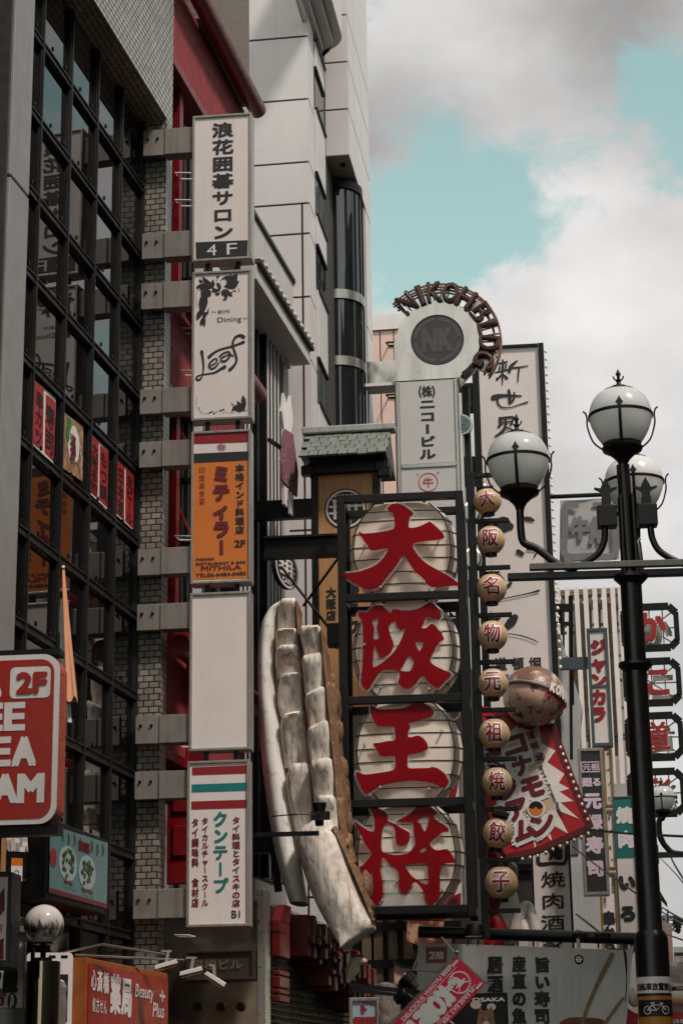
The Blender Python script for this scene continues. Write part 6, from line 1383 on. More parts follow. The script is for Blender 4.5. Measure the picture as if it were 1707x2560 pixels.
link('fish_print', MB().flat(spline([q_(c10, u, v) for u, v in ((770, 1545), (840, 1508), (960, 1510), (1060, 1530), (1060, 1640), (760, 1640))], 4, True), -.006), M('salmon_print', (112, 58, 44), .6, var=.5, sc=6), bn)
hk = MB(); 
for u in (180, 245, 500, 600, 900, 1020): a = q_(c10, u, 1030 + u * .03); hk.tube([(a[0], 0, a[1]), (a[0], 0, a[1] + .16)], .012, 5)
link('hook', hk, m_blackp, bn)
PP = Pl(1200, 2160, 25.7, 3); pl_ = thing('overhead_pipe', PP, 'black overhead pipe from which the white sushi banner hangs', 'pipe')
a, b = PP.l(*c10(-140, 955)), PP.l(*c10(1330, 1002)); link('pipe', MB().tube([(a[0], 0, a[1]), (b[0], 0, b[1])], .075, 10), m_blackp, pl_, smooth=True)
for u in (260, 900, 1050): x, z = PP.l(*c10(u, 985)); link('clamp', MB().lathe([(.09, -.03), (.12, -.03), (.12, .03), (.09, .03)], x, 0, z, 12), m_brown, pl_)
HL = Pl(*c10(895, 1135), 25, 3); t = thing('hanging_lamp', HL, 'black round lamp hanging from the pipe before the white banner', 'lamp')
r_ = HL.l(*c10(927, 1135))[0]; link('housing', MB().lathe([(0, -r_), (r_ * .7, -r_ * .75), (r_, -.0), (r_ * .8, r_ * .7), (r_ * .3, r_), (0, r_ * 1.05)], n=20), m_blackp, t, smooth=True)
lt = MB()
for k in range(7): a = R(k * 60); lt.disc(r_ * .5 * math.cos(a) * (k < 6), r_ * .45 * math.sin(a) * (k < 6), r_ * .16, -r_ * 1.01, 10)
link('lens', lt, m_steel, t); link('stem', MB().box(-.02, .02, -.02, .02, r_, r_ * 4.2), m_frame, t)
P, t, e = panel_sign('dog_cafe_poster', cr(1100, 1960, 607), [(-40, 1352), (443, 1352), (430, 1640), (-40, 1640)], 24.5, 3, 'black cafe poster with a tan dog portrait before the white banner', m_blackp, .015, m_blackp, .05, lip=.008)
link('lettering', MB().row(P, 'CAFE OSAKA', *c10(40, 1378), *c10(415, 1410), -.006, .04), m_panel, t)
m_fur = M('tan_dog_print', (134, 94, 62), .6, var=.4, sc=14); m_furw = M('pale_dog_print', (206, 196, 184), .6, var=.15)
pq = lambda pts: spline([P.l(*c10(a, b)) for a, b in pts], 4, True)
link('dog_print', MB().flat(pq([(245, 1500), (255, 1440), (275, 1462), (310, 1458), (330, 1435), (345, 1490), (352, 1560), (330, 1640), (250, 1640), (238, 1560)]), -.006), m_fur, t)
link('muzzle_print', MB().flat(pq([(270, 1560), (295, 1530), (325, 1560), (320, 1620), (275, 1620)]), -.010), m_furw, t)
ey_ = MB()
for u, v, r2 in ((276, 1518, 6), (318, 1518, 6), (297, 1572, 9)): ey_.disc(*P.l(*c10(u, v)), r2 * ks, -.013, 10)
link('eye_print', ey_, m_ink, t)
link('plate_print', MB().disc(*P.l(*c10(230, 1425)), 34 * ks, -.004, 20, 26 * ks).disc(*P.l(*c10(330, 1440)), 28 * ks, -.004, 20, 22 * ks), m_furw, t)
link('roundel', MB().ring(*P.l(*c10(40, 1580)), 46 * ks, 56 * ks, -.006, 28), m_furw, t)
# pink beef flag stretched on a slant
KB = Pl(*cB(1210, 1550), 15.5, 4)
kb_ = thing('beef_flag', KB, 'slanting bright pink beef flag with white lettering and a bull head wreath', 'flag')
kv = lambda u, v: KB.l(*cB(u, v)); kk2 = kv(1001, 1700)[0] - kv(1000, 1700)[0]
m_pinkf = M('pink_flag_cloth', (214, 10, 62), .7, var=.06, sc=3)
dirv = Vector((-.69, .725)); L_n = 620
P0, P1 = Vector((1212, 1552)), Vector((1372, 1702))
fq = [P0, P1, P1 + dirv * L_n, P0 + dirv * L_n]
link('cloth', MB().prism([kv(*p) for p in fq], 0, .006), m_pinkf, kb_)
link('sleeve', MB().prism([kv(*p) for p in (P0 + Vector((-4, -14)), P0 + Vector((0, 0)), P0 + dirv * L_n, P0 + dirv * L_n + Vector((-14, -12)))], .008, .012).prism([kv(*p) for p in (P0 + Vector((-4, -14)), P1 + Vector((12, -2)), P1, P0)], .008, .012), M('clear_sleeve', (90, 88, 86), .3, alpha=.6), kb_)
def fl_text(st, f, s, h, wd, off, rot, d=-.004):
    """text centred at distance s down the flag and fraction f across it"""
    c_ = P0 + (P1 - P0) * f + dirv * s; x, z = kv(*c_); return MB().text(st, x - wd * kk2 / 2, z - h * kk2 / 2, x + wd * kk2 / 2, z + h * kk2 / 2, d, off, True, rot)
w1 = MB()
for m_ in (fl_text('KOBE BEEF', .5, 400, 104, 430, .06, -134), fl_text('神戸牛', .37, 150, 44, 120, .04, -134), fl_text('PLEASE EAT VERY DELICIOUS', .9, 300, 22, 460, .02, -134), fl_text('DELICIOUS WAGYU BEEF', .08, 260, 22, 400, .02, 46), fl_text('***', .08, 32, 14, 44, .05, 46), fl_text('***', .92, 32, 14, 44, .05, -134)): w1.add(m_.v, m_.f)
for f in (.17, .82):
    a, b = P0 + (P1 - P0) * f + dirv * 40, P0 + (P1 - P0) * f + dirv * 600; w1.stroke([(*kv(*a), 3 * kk2), (*kv(*b), 3 * kk2)], -.004, 1, False)
cw = P0 + (P1 - P0) * .5 + dirv * 92; wx, wz_ = kv(*cw)
for k in range(28):
    a = R(k * 360 / 28 + 6); x, z = wx + 58 * kk2 * math.cos(a), wz_ + 58 * kk2 * math.sin(a)
    w1.disc(x, z, 8 * kk2, -.004, 6, 5 * kk2)
bh = [(0, -44), (-10, -38), (-14, -20), (-18, 0), (-40, 4), (-44, 12), (-22, 14), (-46, 34), (-42, 40), (-24, 26), (-10, 22), (10, 22), (24, 26), (42, 40), (46, 34), (22, 14), (44, 12), (40, 4), (18, 0), (14, -20), (10, -38)]
c45, s45 = math.cos(R(-134)), math.sin(R(-134)); w1.flat([(wx + (a * c45 - b * s45) * kk2 * .9, wz_ + (a * s45 + b * c45) * kk2 * .9) for a, b in bh], -.006)
link('lettering', w1, m_white, kb_)
link('cord', MB().tube([(0 + kv(1212, 1540)[0], 0, kv(1212, 1540)[1]), (kv(1110, 1425)[0], .3, kv(1110, 1425)[1])], .006, 5).tube([(kv(1205, 1552)[0], 0, kv(1205, 1552)[1]), (kv(1100, 1640)[0], .1, kv(1120, 1630)[1]), (kv(670, 1490)[0], 3.0, kv(670, 1490)[1])], .006, 5).tube([(kv(1370, 1700)[0], 0, kv(1370, 1700)[1]), (kv(1405, 1690)[0], .2, kv(1405, 1688)[1])], .006, 5), m_frame, kb_)
link('eyelet', MB().lathe([(0, -.02), (.02, 0), (0, .02)], kv(1213, 1525)[0], 0, kv(1213, 1525)[1], 10), m_steel, kb_)

# ------------------------------------------------------------------ lower middle: hook wall, spot rail, menu sign
cC = cr(640, 2280, 360)
HW = Pl(*cC(120, 600), X=atY(*cC(120, 600), 23.2).x)
hw = thing('hook_wall', HW, 'dark wall grid covered with rows of small chrome hooks', 'wall')
hl = lambda u, v: HW.l(*cC(u, v))
xe = hl(1020, 600)[0]; zt_, zb_ = hl(120, -120)[1], hl(120, 1400)[1]
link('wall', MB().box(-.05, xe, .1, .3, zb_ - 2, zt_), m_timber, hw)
hk = MB()
for i in range(34):
    for j in range(22):
        x = xe * i / 34 + (.04 if j % 2 else 0); z = zb_ + (zt_ - zb_) * j / 22
        hk.bar((x, .09, z), (x, -.06, z - .01), .014); hk.bar((x, -.06, z - .012), (x, -.06, z + .045), .012)
    hk.bar((xe * i / 34, .085, zb_), (xe * i / 34, .085, zt_), .012)
for j in range(22): z = zb_ + (zt_ - zb_) * (j + .3) / 22; hk.bar((0, .08, z), (xe, .08, z), .01)
link('hook', hk, M('shade_dark_chrome', (84, 74, 64), .35, m=.6, var=.4), hw)['kind'] = 'stuff'  # chrome coloured dark to stand for shade in the recess
RL = Pl(*cC(165, 300), 22.9, 0)
m_rlet = M('shade_dark_red_lacquer', (90, 1, 10), .42, var=.2, sc=3)  # lacquer colour darkened for the shade under the dumpling
rq = lambda u, v, d=0: RL.l(*cC(u, v), d)
rg2 = random.Random(4)
for i, (u0, v0, u1, v1, l) in enumerate([(168, 95, 262, 490, 'tall red lacquered block nearest the steel corner, upper one'), (168, 632, 258, 975, 'red lacquered block with black slots below the tall one')]):
    t = thing('red_block', RL, l, 'sign letter', 'red blocks of the hook wall sign')
    xa, za = rq(u0, v1); xb, zb2 = rq(u1, v0); dd = Vector((HW.O.x - 0, 0, 0))
    if i == 0: link('block', MB().box(xa, xb, 0, .5, za, zb2), m_rlet, t, bevel=.012); link('sloped_cap', MB().loft([[(xa, 0, zb2 + .003), (xb, 0, zb2 + .003), (xb, .5, zb2 + .003), (xa, .5, zb2 + .003)], [(xa + .02, .18, zb2 + .2), (xb + .02, .18, zb2 + .2), (xb + .02, .5, zb2 + .2), (xa + .02, .5, zb2 + .2)]]), m_rlet, t); link('slot', MB().box(xa - .002, xb + .002, -.004, .3, zb2 - .13, zb2 - .115), m_blackp, t)
    else:
        for (p, s2) in ((632, 685), (700, 822), (840, 888), (905, 975)): link('block', MB().box(xa, xb, 0, .5, rq(u0, s2)[1], rq(u0, p)[1]), m_rlet, t, bevel=.01)
        link('core', MB().box(xa + .03, xb - .03, .03, .45, za + .02, zb2 - .02), m_blackp, t)
# the rest of the red lettering, glyph shaped pieces standing off the wall
ltxt = [((290, 20), (440, 530)), ((420, 240), (560, 600)), ((520, 300), (690, 960)), ((690, 330), (860, 1040)), ((850, 380), (1010, 1130))]
for i, (a, b) in enumerate(ltxt):
    x0_, z1_ = hl(a[0], a[1]); x1_, z0_ = hl(b[0], b[1] + 40)
    tP = Pl(0, 0, O=HW.O, X=None, Y=None, rz=90) if False else HW
    t = thing('red_letter', HW, ['narrow red lacquered letter beside the tall block', 'small dark red letter above the long ones', 'long dark red letter in the middle of the hook wall', 'dark red letter with a round foot on the hook wall', 'shiny red letter at the far edge of the hook wall, under the dumpling'][i], 'sign letter', 'red letters of the hook wall sign')
    mb = MB(); nn = 4 + i % 2
    for k in range(nn):
        f0 = x0_ + (x1_ - x0_) * k / nn; f1 = x0_ + (x1_ - x0_) * (k + .8) / nn; h0 = z0_ + (z1_ - z0_) * rg2.uniform(0, .35); h1 = z1_ - (z1_ - z0_) * rg2.uniform(0, .3)
        mb.box(f0, f1, -.32 - .03 * k, .06, h0, h1)
        mb.box(f0, f1, -.38 - .03 * k, -.33 - .03 * k, h0 + (h1 - h0) * .3, h0 + (h1 - h0) * rg2.uniform(.4, .6))
    link('letter', mb, m_rlet, t, bevel=.012)
# steel clad corner column and the shiny wall left of it, with a cast name plate
SC = Pl(*s_(650, 2400), 22.4, 3)
sc_ = thing('steel_cladding', SC, 'polished steel wall cladding with a bright corner post above the pharmacy', 'wall')
sl_ = lambda u, v: SC.l(*c3(u, v))
link('cladding', MB().box(sl_(905, 1800)[0], sl_(1442, 1800)[0], .02, .12, sl_(1200, 2300)[1], sl_(1200, 1480)[1] + .3), M('mirror_steel', (178, 166, 152), .18, m=.95, var=.12, sc=2, wave=.25, bs=2.5), sc_)
link('corner_post', MB().box(sl_(1444, 1800)[0], sl_(1488, 1800)[0], -.05, .3, sl_(1460, 2300)[1], sl_(1460, 1262)[1]), m_steel, sc_, bevel=.008)
rv = MB()
for v in (1440, 1700, 1960): x, z = sl_(1456, v); rv.lathe([(0, .0), (.014, 0), (.014, .004), (0, .004)], x, -.055, z, 8)
link('rivet', rv, m_brown, sc_)
for u in (1110, 1237, 1350): x, z = sl_(u, 1920); link('round_fitting', MB().loft([[(x + r_ * math.cos(k * math.pi / 8), y, z + r_ * math.sin(k * math.pi / 8)) for k in range(16)] for r_, y in ((.05, .018), (.05, -.02), (.03, -.05))]), m_blackp, sc_)
P, t, e = panel_sign('name_plate', c3, [(1040, 1605), (1425, 1600), (1425, 1768), (1040, 1775)], 22.2, 3, 'dark bronze name plate with raised characters on the steel cladding', M('bronze_plate', (74, 66, 60), .4, m=.5, var=.15), .03, M('bronze_frame', (66, 58, 52), .4, m=.5), .15)
link('lettering', MB().row(P, '平松ビル', *c3(1075, 1650), *c3(1355, 1715), -.012, .02), M('bronze_letter', (128, 116, 104), .4, m=.5), t)
# cream horn-like ornament, black rail with spots, blue menu sign, carved post
HN = Pl(*cC(1110, 620), 24.4, 0); t = thing('cream_ornament', HN, 'smooth cream horn shaped ornament poking out beside the red letters', 'ornament')
hq = lambda u, v: HN.l(*cC(u, v)); kh = hq(1111, 620)[0] - hq(1110, 620)[0]
sp_ = spline([(1000, 760, 30), (1040, 660, 62), (1075, 570, 66), (1130, 535, 46), (1185, 540, 32), (1205, 548, 14)], 6)
link('horn', MB().tube([(hq(a, b)[0], .0, hq(a, b)[1]) for a, b, c in sp_], [c * kh for a, b, c in sp_], 14), M('cream_plaster', (196, 182, 160), .35, var=.1, sc=4), t, smooth=True, angle=70)
RLp = Pl(*cC(1300, 830), 22.6, 3); t = thing('lamp_rail', RLp, 'black twin rail carrying spotlights over the blue menu sign', 'rail')
a, b = RLp.l(*cC(1030, 800)), RLp.l(*cB(1120, 1762)); link('rail', MB().bar((a[0], 0, a[1]), (b[0], 0, b[1]), .05), m_blackp, t); a2, b2 = RLp.l(*cC(1040, 850)), RLp.l(*cB(1120, 1790)); link('rail', MB().bar((a2[0], 0, a2[1]), (b2[0], 0, b2[1]), .04), m_blackp, t)
for (u0, v0, u1, v1, l) in ((915, 1662, 985, 1728, 'upper black spotlight on the twin rail'), (930, 1755, 868, 1800, 'black spotlight on the twin rail tilted toward the menu sign'), (960, 1770, 915, 1830, 'lowest black spotlight on the twin rail')):
    Ps = Pl(*cB((u0 + u1) / 2, (v0 + v1) / 2), 22.4, 3); ts_ = thing('rail_spotlight', Ps, l, 'lamp', 'spotlights on the twin rail')
    a, b = Ps.l(*cB(u0, v0)), Ps.l(*cB(u1, v1)); d = Vector((b[0] - a[0], 0, b[1] - a[1])); o_v = Vector((a[0], 0, a[1]))
    link('housing', MB().tube([tuple(o_v + d * k) for k in (0, .06, .5, .55, 1)], [.09, .1, .085, .06, .05], 14), m_blackp, ts_, smooth=True)
    link('lens', MB().tube([tuple(o_v - d * .02), tuple(o_v + d * .01)], .07, 14), m_steel, ts_)
P, t, e = panel_sign('menu_sign', cC, [(1020, 880), (1350, 985), (1350, 1600), (1010, 1560)], 23.2, 14, 'pale blue menu sign with small red lettering below the rail', M('pale_blue_acrylic', (150, 164, 172), .4, var=.06, sc=2), .04, m_frame, .2)
km2 = P.l(*cC(1101, 1000))[0] - P.l(*cC(1100, 1000))[0]
mm = MB().stroke([(*P.l(*cC(1030, 940)), 10 * km2), (*P.l(*cC(1330, 1028)), 10 * km2)], -.008, 1, False)
link('lettering', mm.row(P, '名物一', *cC(1140, 1010), *cC(1200, 1110), -.008, .04).row(P, '大阪回串焼酒場', *cC(1030, 1140), *cC(1310, 1215), -.008, .05), m_red, t)
CP = Pl(*cC(1420, 1050), 23.4, 0); t = thing('carved_post', CP, 'post with a carved grey plaster relief beside the menu sign', 'post')
link('relief', MB().lathe([(.0, CP.l(*cC(1420, 1240))[1] - .6), (.16, CP.l(*cC(1420, 1240))[1] - .5), (.17, -.1), (.16, .12), (.12, .27), (0, .3)], n=20), M('carved_plaster', (120, 108, 98), .9, var=.6, sc=14, bump=1, bs=25), t, smooth=True)
# ------------------------------------------------------------------ lower left: hanging signs, flag, globe lamp, pharmacy
c12 = cr(0, 1300, 450); c11 = cr(0, 2040, 260, 1176)
OR = Pl(*c12(300, 1700), 15, 5)
orr = thing('rounded_sign', OR, 'big rounded orange red hanging sign with white rim and puffy letters', 'sign')
oq = lambda c, u, v: OR.l(*c(u, v))
xr = (oq(c12, 530, 1400)[0] + oq(c3, 312, 800)[0]) / 2; zt = oq(c12, 300, 1172)[1]; zb = oq(c3, 150, 898)[1]; xl = xr - 1.25; rr = .14
def rrect(x0, x1, z0, z1, r, n=7): return [(cx + r * math.cos(a), cz + r * math.sin(a)) for cx, cz, a0 in ((x1 - r, z1 - r, 0), (x0 + r, z1 - r, 90), (x0 + r, z0 + r, 180), (x1 - r, z0 + r, 270)) for a in [R(a0 + 90 * k / n) for k in range(n + 1)]]
m_ored = M('orange_red_acrylic', (160, 28, 12), .3, var=.06, sc=2)
link('case', MB().prism(rrect(xl, xr, zb, zt, rr), .012, .24), M('orange_case', (196, 70, 34), .4, var=.1), orr, bevel=.006)
link('rim', MB().prism(rrect(xl, xr, zb, zt, rr), -.004, .011), m_white, orr, bevel=.004)
d_ = .042; link('face', MB().flat(rrect(xl + d_, xr - d_, zb + d_, zt - d_, rr - d_ * .6), -.008), m_ored, orr)
wl2 = MB(); a = oq(c12, 90, 1560); b = oq(c12, 450, 1275); wl2.flat(rrect(a[0], b[0], a[1], b[1], .04), -.012)
link('floor_field', wl2, m_white, orr); link('floor_lettering', MB().text('2F', *oq(c12, 160, 1508), *oq(c12, 408, 1335), -.016, .05), m_ored, orr)
wl3 = MB()
for st, x0_, x1_, v0, v1 in (('E', 35, 138, 222, 368), ('E', -90, 14, 226, 372), ('F', -205, -110, 230, 376), ('E', -45, 58, 416, 568), ('A', 78, 200, 414, 566), ('T', -160, -62, 420, 570), ('A', -30, 96, 622, 774), ('M', 108, 244, 620, 772), ('E', -150, -45, 626, 776)):
    wl3.text(st, *oq(c3, x0_, v1), *oq(c3, x1_, v0), -.012, .04)
fl_p = oq(c12, 0, 1510); wl3.flat([(fl_p[0] - .03, fl_p[1] - .03), (fl_p[0] + .015, fl_p[1] - .03), (fl_p[0] + .02, fl_p[1]), (fl_p[0], fl_p[1] + .06), (fl_p[0] - .02, fl_p[1] + .03)], -.012)
link('lettering', wl3, m_white, orr)
sc2 = MB()
for k in range(7):
    z = zt - .15 - k * (zt - zb - .3) / 6; sc2.lathe([(0, -.004), (.008, -.004), (.008, .004), (0, .004)], xr + .001, .1, z, 8)
link('screw', sc2, m_steel, orr)
link('hanger_bar', MB().box(xl - .5, oq(c12, 535, 1140)[0] - .02, .05, .2, oq(c12, 350, 1172)[1] + .004, oq(c12, 350, 1112)[1]), m_blackp, orr); link('hanger_bar', MB().box(xl - .5, oq(c11, 640, 150)[0], .05, .2, oq(c11, 300, 205)[1], zb - .003), m_blackp, orr)
# furled flag on the facade
FG = Pl(*c12(555, 430), 17.2, 0)
fg = thing('furled_flag', FG, 'limp peach and white flag hanging from a short pole on the dark facade', 'flag')
fq_ = lambda u, v: FG.l(*c12(u, v))
rings = []
for i in range(16):
    t = i / 15; v = 440 + 1140 * t; xl_ = (555 - 12) + (595 - 543) * t ** 1.2; xr_ = 566 + (688 - 566) * t ** 1.05; x0_, z = fq_(xl_, v); x1_, _ = fq_(xr_, v - 40 * t)
    n = 22; ring = []
    for k in range(n):
        s = k / n; ph = s * 2 * math.pi; ring.append((x0_ + (x1_ - x0_) * (.5 - .5 * math.cos(ph)), -.05 * t - (.02 + .05 * t) * math.sin(ph) + .018 * t * math.sin(ph * 4), z + .03 * math.sin(ph * 3) * t * (1 if i == 15 else 0)))
    rings.append(ring)
link('peach_cloth', MB().loft(rings), M('peach_cloth', (206, 142, 104), .9, var=.12, sc=5, stretch=(12, 12, .5), streak=.35, dirt=(226, 190, 160)), fg, smooth=True, angle=80)
rings = []
for i in range(12):
    t = i / 11; v = 680 + 1080 * t; x0_, z = fq_(522 - 25 * min(1, t * 1.5) + (75 if t > .5 else 0) * (t - .5) * 2, v); x1_ = fq_(540 + 75 * t, v)[0]
    rings.append([(x0_ + (x1_ - x0_) * (.5 - .5 * math.cos(k * math.pi / 6)), .04 - .03 * math.sin(k * math.pi / 6), z) for k in range(12)])
link('white_cloth', MB().loft(rings), M('white_cloth', (206, 204, 200), .9, var=.06, stretch=(10, 10, .5)), fg, smooth=True, angle=80)
x, z = fq_(505, 980); link('teal_cloth', MB().loft([[(fq_(492, 975)[0] + (.07 if k in (1, 2) else 0), .02 + (.03 if k > 1 else 0), fq_(492, v)[1]) for k in range(4)] for v in (975, 1110)]), M('teal_cloth', (24, 74, 76), .9), fg)
link('pole', MB().tube([(fq_(540, 430)[0] - .12, .45, fq_(540, 430)[1] - .1), (fq_(555, 400)[0], -.0, fq_(555, 405)[1])], .016, 8), M('pale_pole', (196, 176, 156), .5), fg)
# lit-looking menu board on the facade
MBp = Pl(*c3(440, 1150), X=XF + .35)
mbd = thing('menu_board', MBp, 'pale teal menu board with two plates of greens under the word starters', 'board')
mq = [MBp.l(*c3(u, v)) for u, v in ((282, 900), (606, 1003), (600, 1366), (278, 1285))]
link('panel', MB().flat(mq, 0), M('pale_teal_print', (84, 120, 120), .3, var=.05, sc=2), mbd)
z0_, z1_ = mq[3][1], mq[1][1]; x0_, x1_ = mq[0][0], mq[1][0]; zb_, zt_ = (mq[2][1] + mq[3][1]) / 2, (mq[0][1] + mq[1][1]) / 2; W_, H_ = x1_ - x0_, zt_ - zb_
link('case', MB().box(x0_ - .03, x1_ + .04, .01, .3, zb_ - .06, zt_ + .05), m_blackp, mbd, bevel=.01)
link('red_footer', MB().box(x0_, x1_, -.006, -.003, zb_, zb_ + H_ * .07), M('maroon_print', (96, 28, 36), .4), mbd)
pm = lambda a, b: (x0_ + W_ * a, zb_ + H_ * b)
pt = MB(); gr_ = MB(); rg3 = random.Random(8)
for (a, b) in ((.3, .5), (.63, .46)):
    cx_, cz_ = pm(a, b); pt.disc(cx_, cz_, W_ * .15, -.004, 24, H_ * .26)
    for k in range(26):
        t = rg3.uniform(0, 6.28); q_ = rg3.uniform(0, 1) ** .5; gr_.disc(cx_ + W_ * .11 * q_ * math.cos(t), cz_ + H_ * .2 * q_ * math.sin(t), W_ * .02, -.006 - k * .0004, 7, H_ * .032)
for k in range(7): cx_, cz_ = pm(.2 + .1 * k + (.1 if k > 3 else 0), .86 - .02 * (k % 2)); gr_.stroke([(cx_, cz_ + H_ * .1, W_ * .015), (cx_ + W_ * .01, cz_, W_ * .03), (cx_ - W_ * .005, cz_ - H_ * .06, W_ * .01)], -.005)
link('plate_print', pt, M('plate_print', (150, 164, 162), .5), mbd); link('greens_print', gr_, M('greens_print', (34, 90, 46), .5, var=.7, sc=18, spots=.7, spot=(96, 62, 34), spsc=12, sp0=.5), mbd)
link('red_roundel', MB().disc(*pm(.06, .52), W_ * .055, -.004, 24, H_ * .14), M('dull_red_print', (128, 40, 40), .5), mbd)
link('lettering', MB().text('STARTERS', *pm(.47, .76), *pm(.66, .9), -.006, .04).text('Hot Tikka', *pm(.25, .2), *pm(.38, .25), -.006, .03).text('Malai Tikka', *pm(.54, .16), *pm(.73, .21), -.006, .03), m_dred, mbd)
link('small_lettering', MB().text('フィッシュティッカ', *pm(.22, .12), *pm(.42, .16), -.006, 0).text('マライティッカ', *pm(.54, .08), *pm(.74, .12), -.006, 0), m_ink, mbd)
# small black restaurant sign, dark framed banner, white panel, cabinet
P, t, e = panel_sign('restaurant_sign', c11, [(72, 150), (310, 210), (310, 760), (72, 700)], 16.4, 40, 'small black restaurant sign with white lettering over an orange and white tab', m_blackp, .01, m_blackp, .1, lip=.004)
W_, H_ = e[1] - e[0], e[3] - e[2]
rw = MB(); xa, za = P.l(*c11(80, 345)); xb, zb2 = P.l(*c11(303, 330)); rw.text('MITHILA', xa, za - .03, xb, za + .14, -.006, .04); rw.text('RESTAURANT', xa + .05, za + .17, xb - .02, za + .22, -.006, .02); link('lettering', rw, m_white, t)
xa, za = P.l(*c11(128, 560)); xb, zb2 = P.l(*c11(258, 480)); link('orange_tab', MB().box(xa, xb, -.008, -.005, za, zb2 + .0), m_or, t); link('white_tab', MB().box(xa, xb, -.008, -.005, za - .13, za - .001), m_white, t); link('wheel_print', MB().ring((xa + xb) / 2, za - .06, .016, .022, -.01, 16), m_navy, t)
PO = Pl(*c11(45, 400), 16.2, 20); t = thing('timber_post', PO, 'ochre timber strip at the left edge beside the black restaurant sign', 'post'); link('board', MB().box(PO.l(*c11(15, 400))[0], PO.l(*c11(72, 400))[0], .06, .12, PO.l(*c11(45, 640))[1], PO.l(*c11(45, 200))[1]), m_wood, t)
DF = Pl(*c11(110, 1100), 15.6, 5); df = thing('framed_sign', DF, 'black framed sign at the left edge with a red and cream slanting pattern', 'sign')
dq = lambda u, v: DF.l(*c11(u, v)); xr_ = dq(118, 1100)[0]
link('case', MB().box(xr_ - 1.1, xr_, .0, .32, dq(100, 1720)[1], dq(100, 625)[1]), M('scuffed_black', (24, 22, 21), .5, var=.4, streak=.4, dirt=(90, 84, 78)), df, bevel=.012)
link('face', MB().box(xr_ - 1.0, dq(82, 1100)[0], -.01, -.001, dq(60, 1630)[1], dq(60, 690)[1]), m_panel, df)
sp2 = MB(); 
for pts in ([(-60, 1000), (60, 800), (62, 1060), (-60, 1240)], [(-60, 1440), (50, 1380), (52, 1620), (-60, 1640)]): sp2.flat([dq(*p) for p in pts], -.014)
link('red_pattern', sp2, m_dred, df); link('ochre_pattern', MB().flat([dq(*p) for p in ([(-60, 1250), (40, 1220), (30, 1310), (-60, 1330)])], -.016), m_or, df)
rv = MB(); 
for v in (740, 920, 1000, 1280, 1525): x, z = xr_ + .001, dq(70, v)[1]; rv.lathe([(0, -.005), (.007, -.005), (.007, .005), (0, .005)], x, .1 + .1 * (v % 3) / 2, z, 6)
link('rivet', rv, m_steel, df)
P, t, e = panel_sign('white_panel_sign', c11, [(-500, 1400), (304, 1462), (250, 2180), (-500, 2190)], 16.6, 6, 'white panel sign with a big black kanji and an oval floor mark', m_panel, .01, m_frame, .06, lip=.004)
bl2 = MB().text('屋', *P.l(*c11(50, 1985)), *P.l(*c11(195, 1745)), -.008, .07).text('宝', *P.l(*c11(-140, 1985)), *P.l(*c11(10, 1745)), -.008, .07)
ox, oz = P.l(*c11(145, 2095)); okx = P.l(*c11(200, 2095))[0] - ox; bl2.disc(ox, oz, okx, -.008, 28, okx * 1.65); link('lettering', bl2, m_ink, t)
link('floor_lettering', MB().text('5', ox - okx * .35, oz + okx * .1, ox + okx * .35, oz + okx * 1.2, -.012, .04).text('F', ox - okx * .3, oz - okx * 1.2, ox + okx * .35, oz - okx * .1, -.012, .04), m_panel, t)
link('red_number', MB().text('3', *P.l(*c11(5, 2140)), *P.l(*c11(52, 2055)), -.008, .05).text('F', *P.l(*c11(-55, 2140)), *P.l(*c11(-5, 2055)), -.008, .05), m_dred, t)
link('grey_patch', MB().flat(rrect(*(P.l(*c11(-60, 2050))[0], P.l(*c11(80, 2050))[0], P.l(*c11(0, 2052))[1], P.l(*c11(0, 1985))[1]), .02), -.008), M('slate_print', (96, 102, 112), .5), t)
link('lower_ledge', MB().box(e[0], e[1] + .1, -.12, .1, e[2] - .14, e[2] - .004), M('grey_ledge', (84, 82, 80), .6, streak=.3), t)
CBt = Pl(*c11(560, 1700), 17.6, 25); cbn = thing('white_cabinet', CBt, 'rounded white cabinet with a dark inset behind the globe lamp', 'cabinet')
cq = lambda u, v: CBt.l(*c11(u, v)); x0_, x1_ = cq(305, 1700)[0], cq(828, 1700)[0]; zt_ = cq(560, 1545)[1]
link('case', MB().prism(rrect(x0_, x1_, cq(560, 2600)[1], zt_, .04), 0, .3), m_white, cbn, bevel=.01)
link('inset', MB().box(cq(640, 1800)[0], cq(775, 1800)[0], -.006, -.001, cq(700, 2320)[1], cq(700, 1790)[1]), m_navy, cbn)
vn = MB(); 
for u in (595, 732): x, z = cq(u, 1590); vn.box(x - .03, x + .03, -.004, -.001, z - .012, z + .012)
link('vent', vn, m_blackp, cbn)
lp2 = MB(); x, z = cq(690, 2000); lp2.lathe([(.0, z - .3), (.05, z - .3), (.06, z - .1), (.045, z - .02), (.055, z + .05), (.03, z + .1), (0, z + .12)], x, -.012, 0, 12, .2); link('bottle_print', lp2, m_frame, cbn)
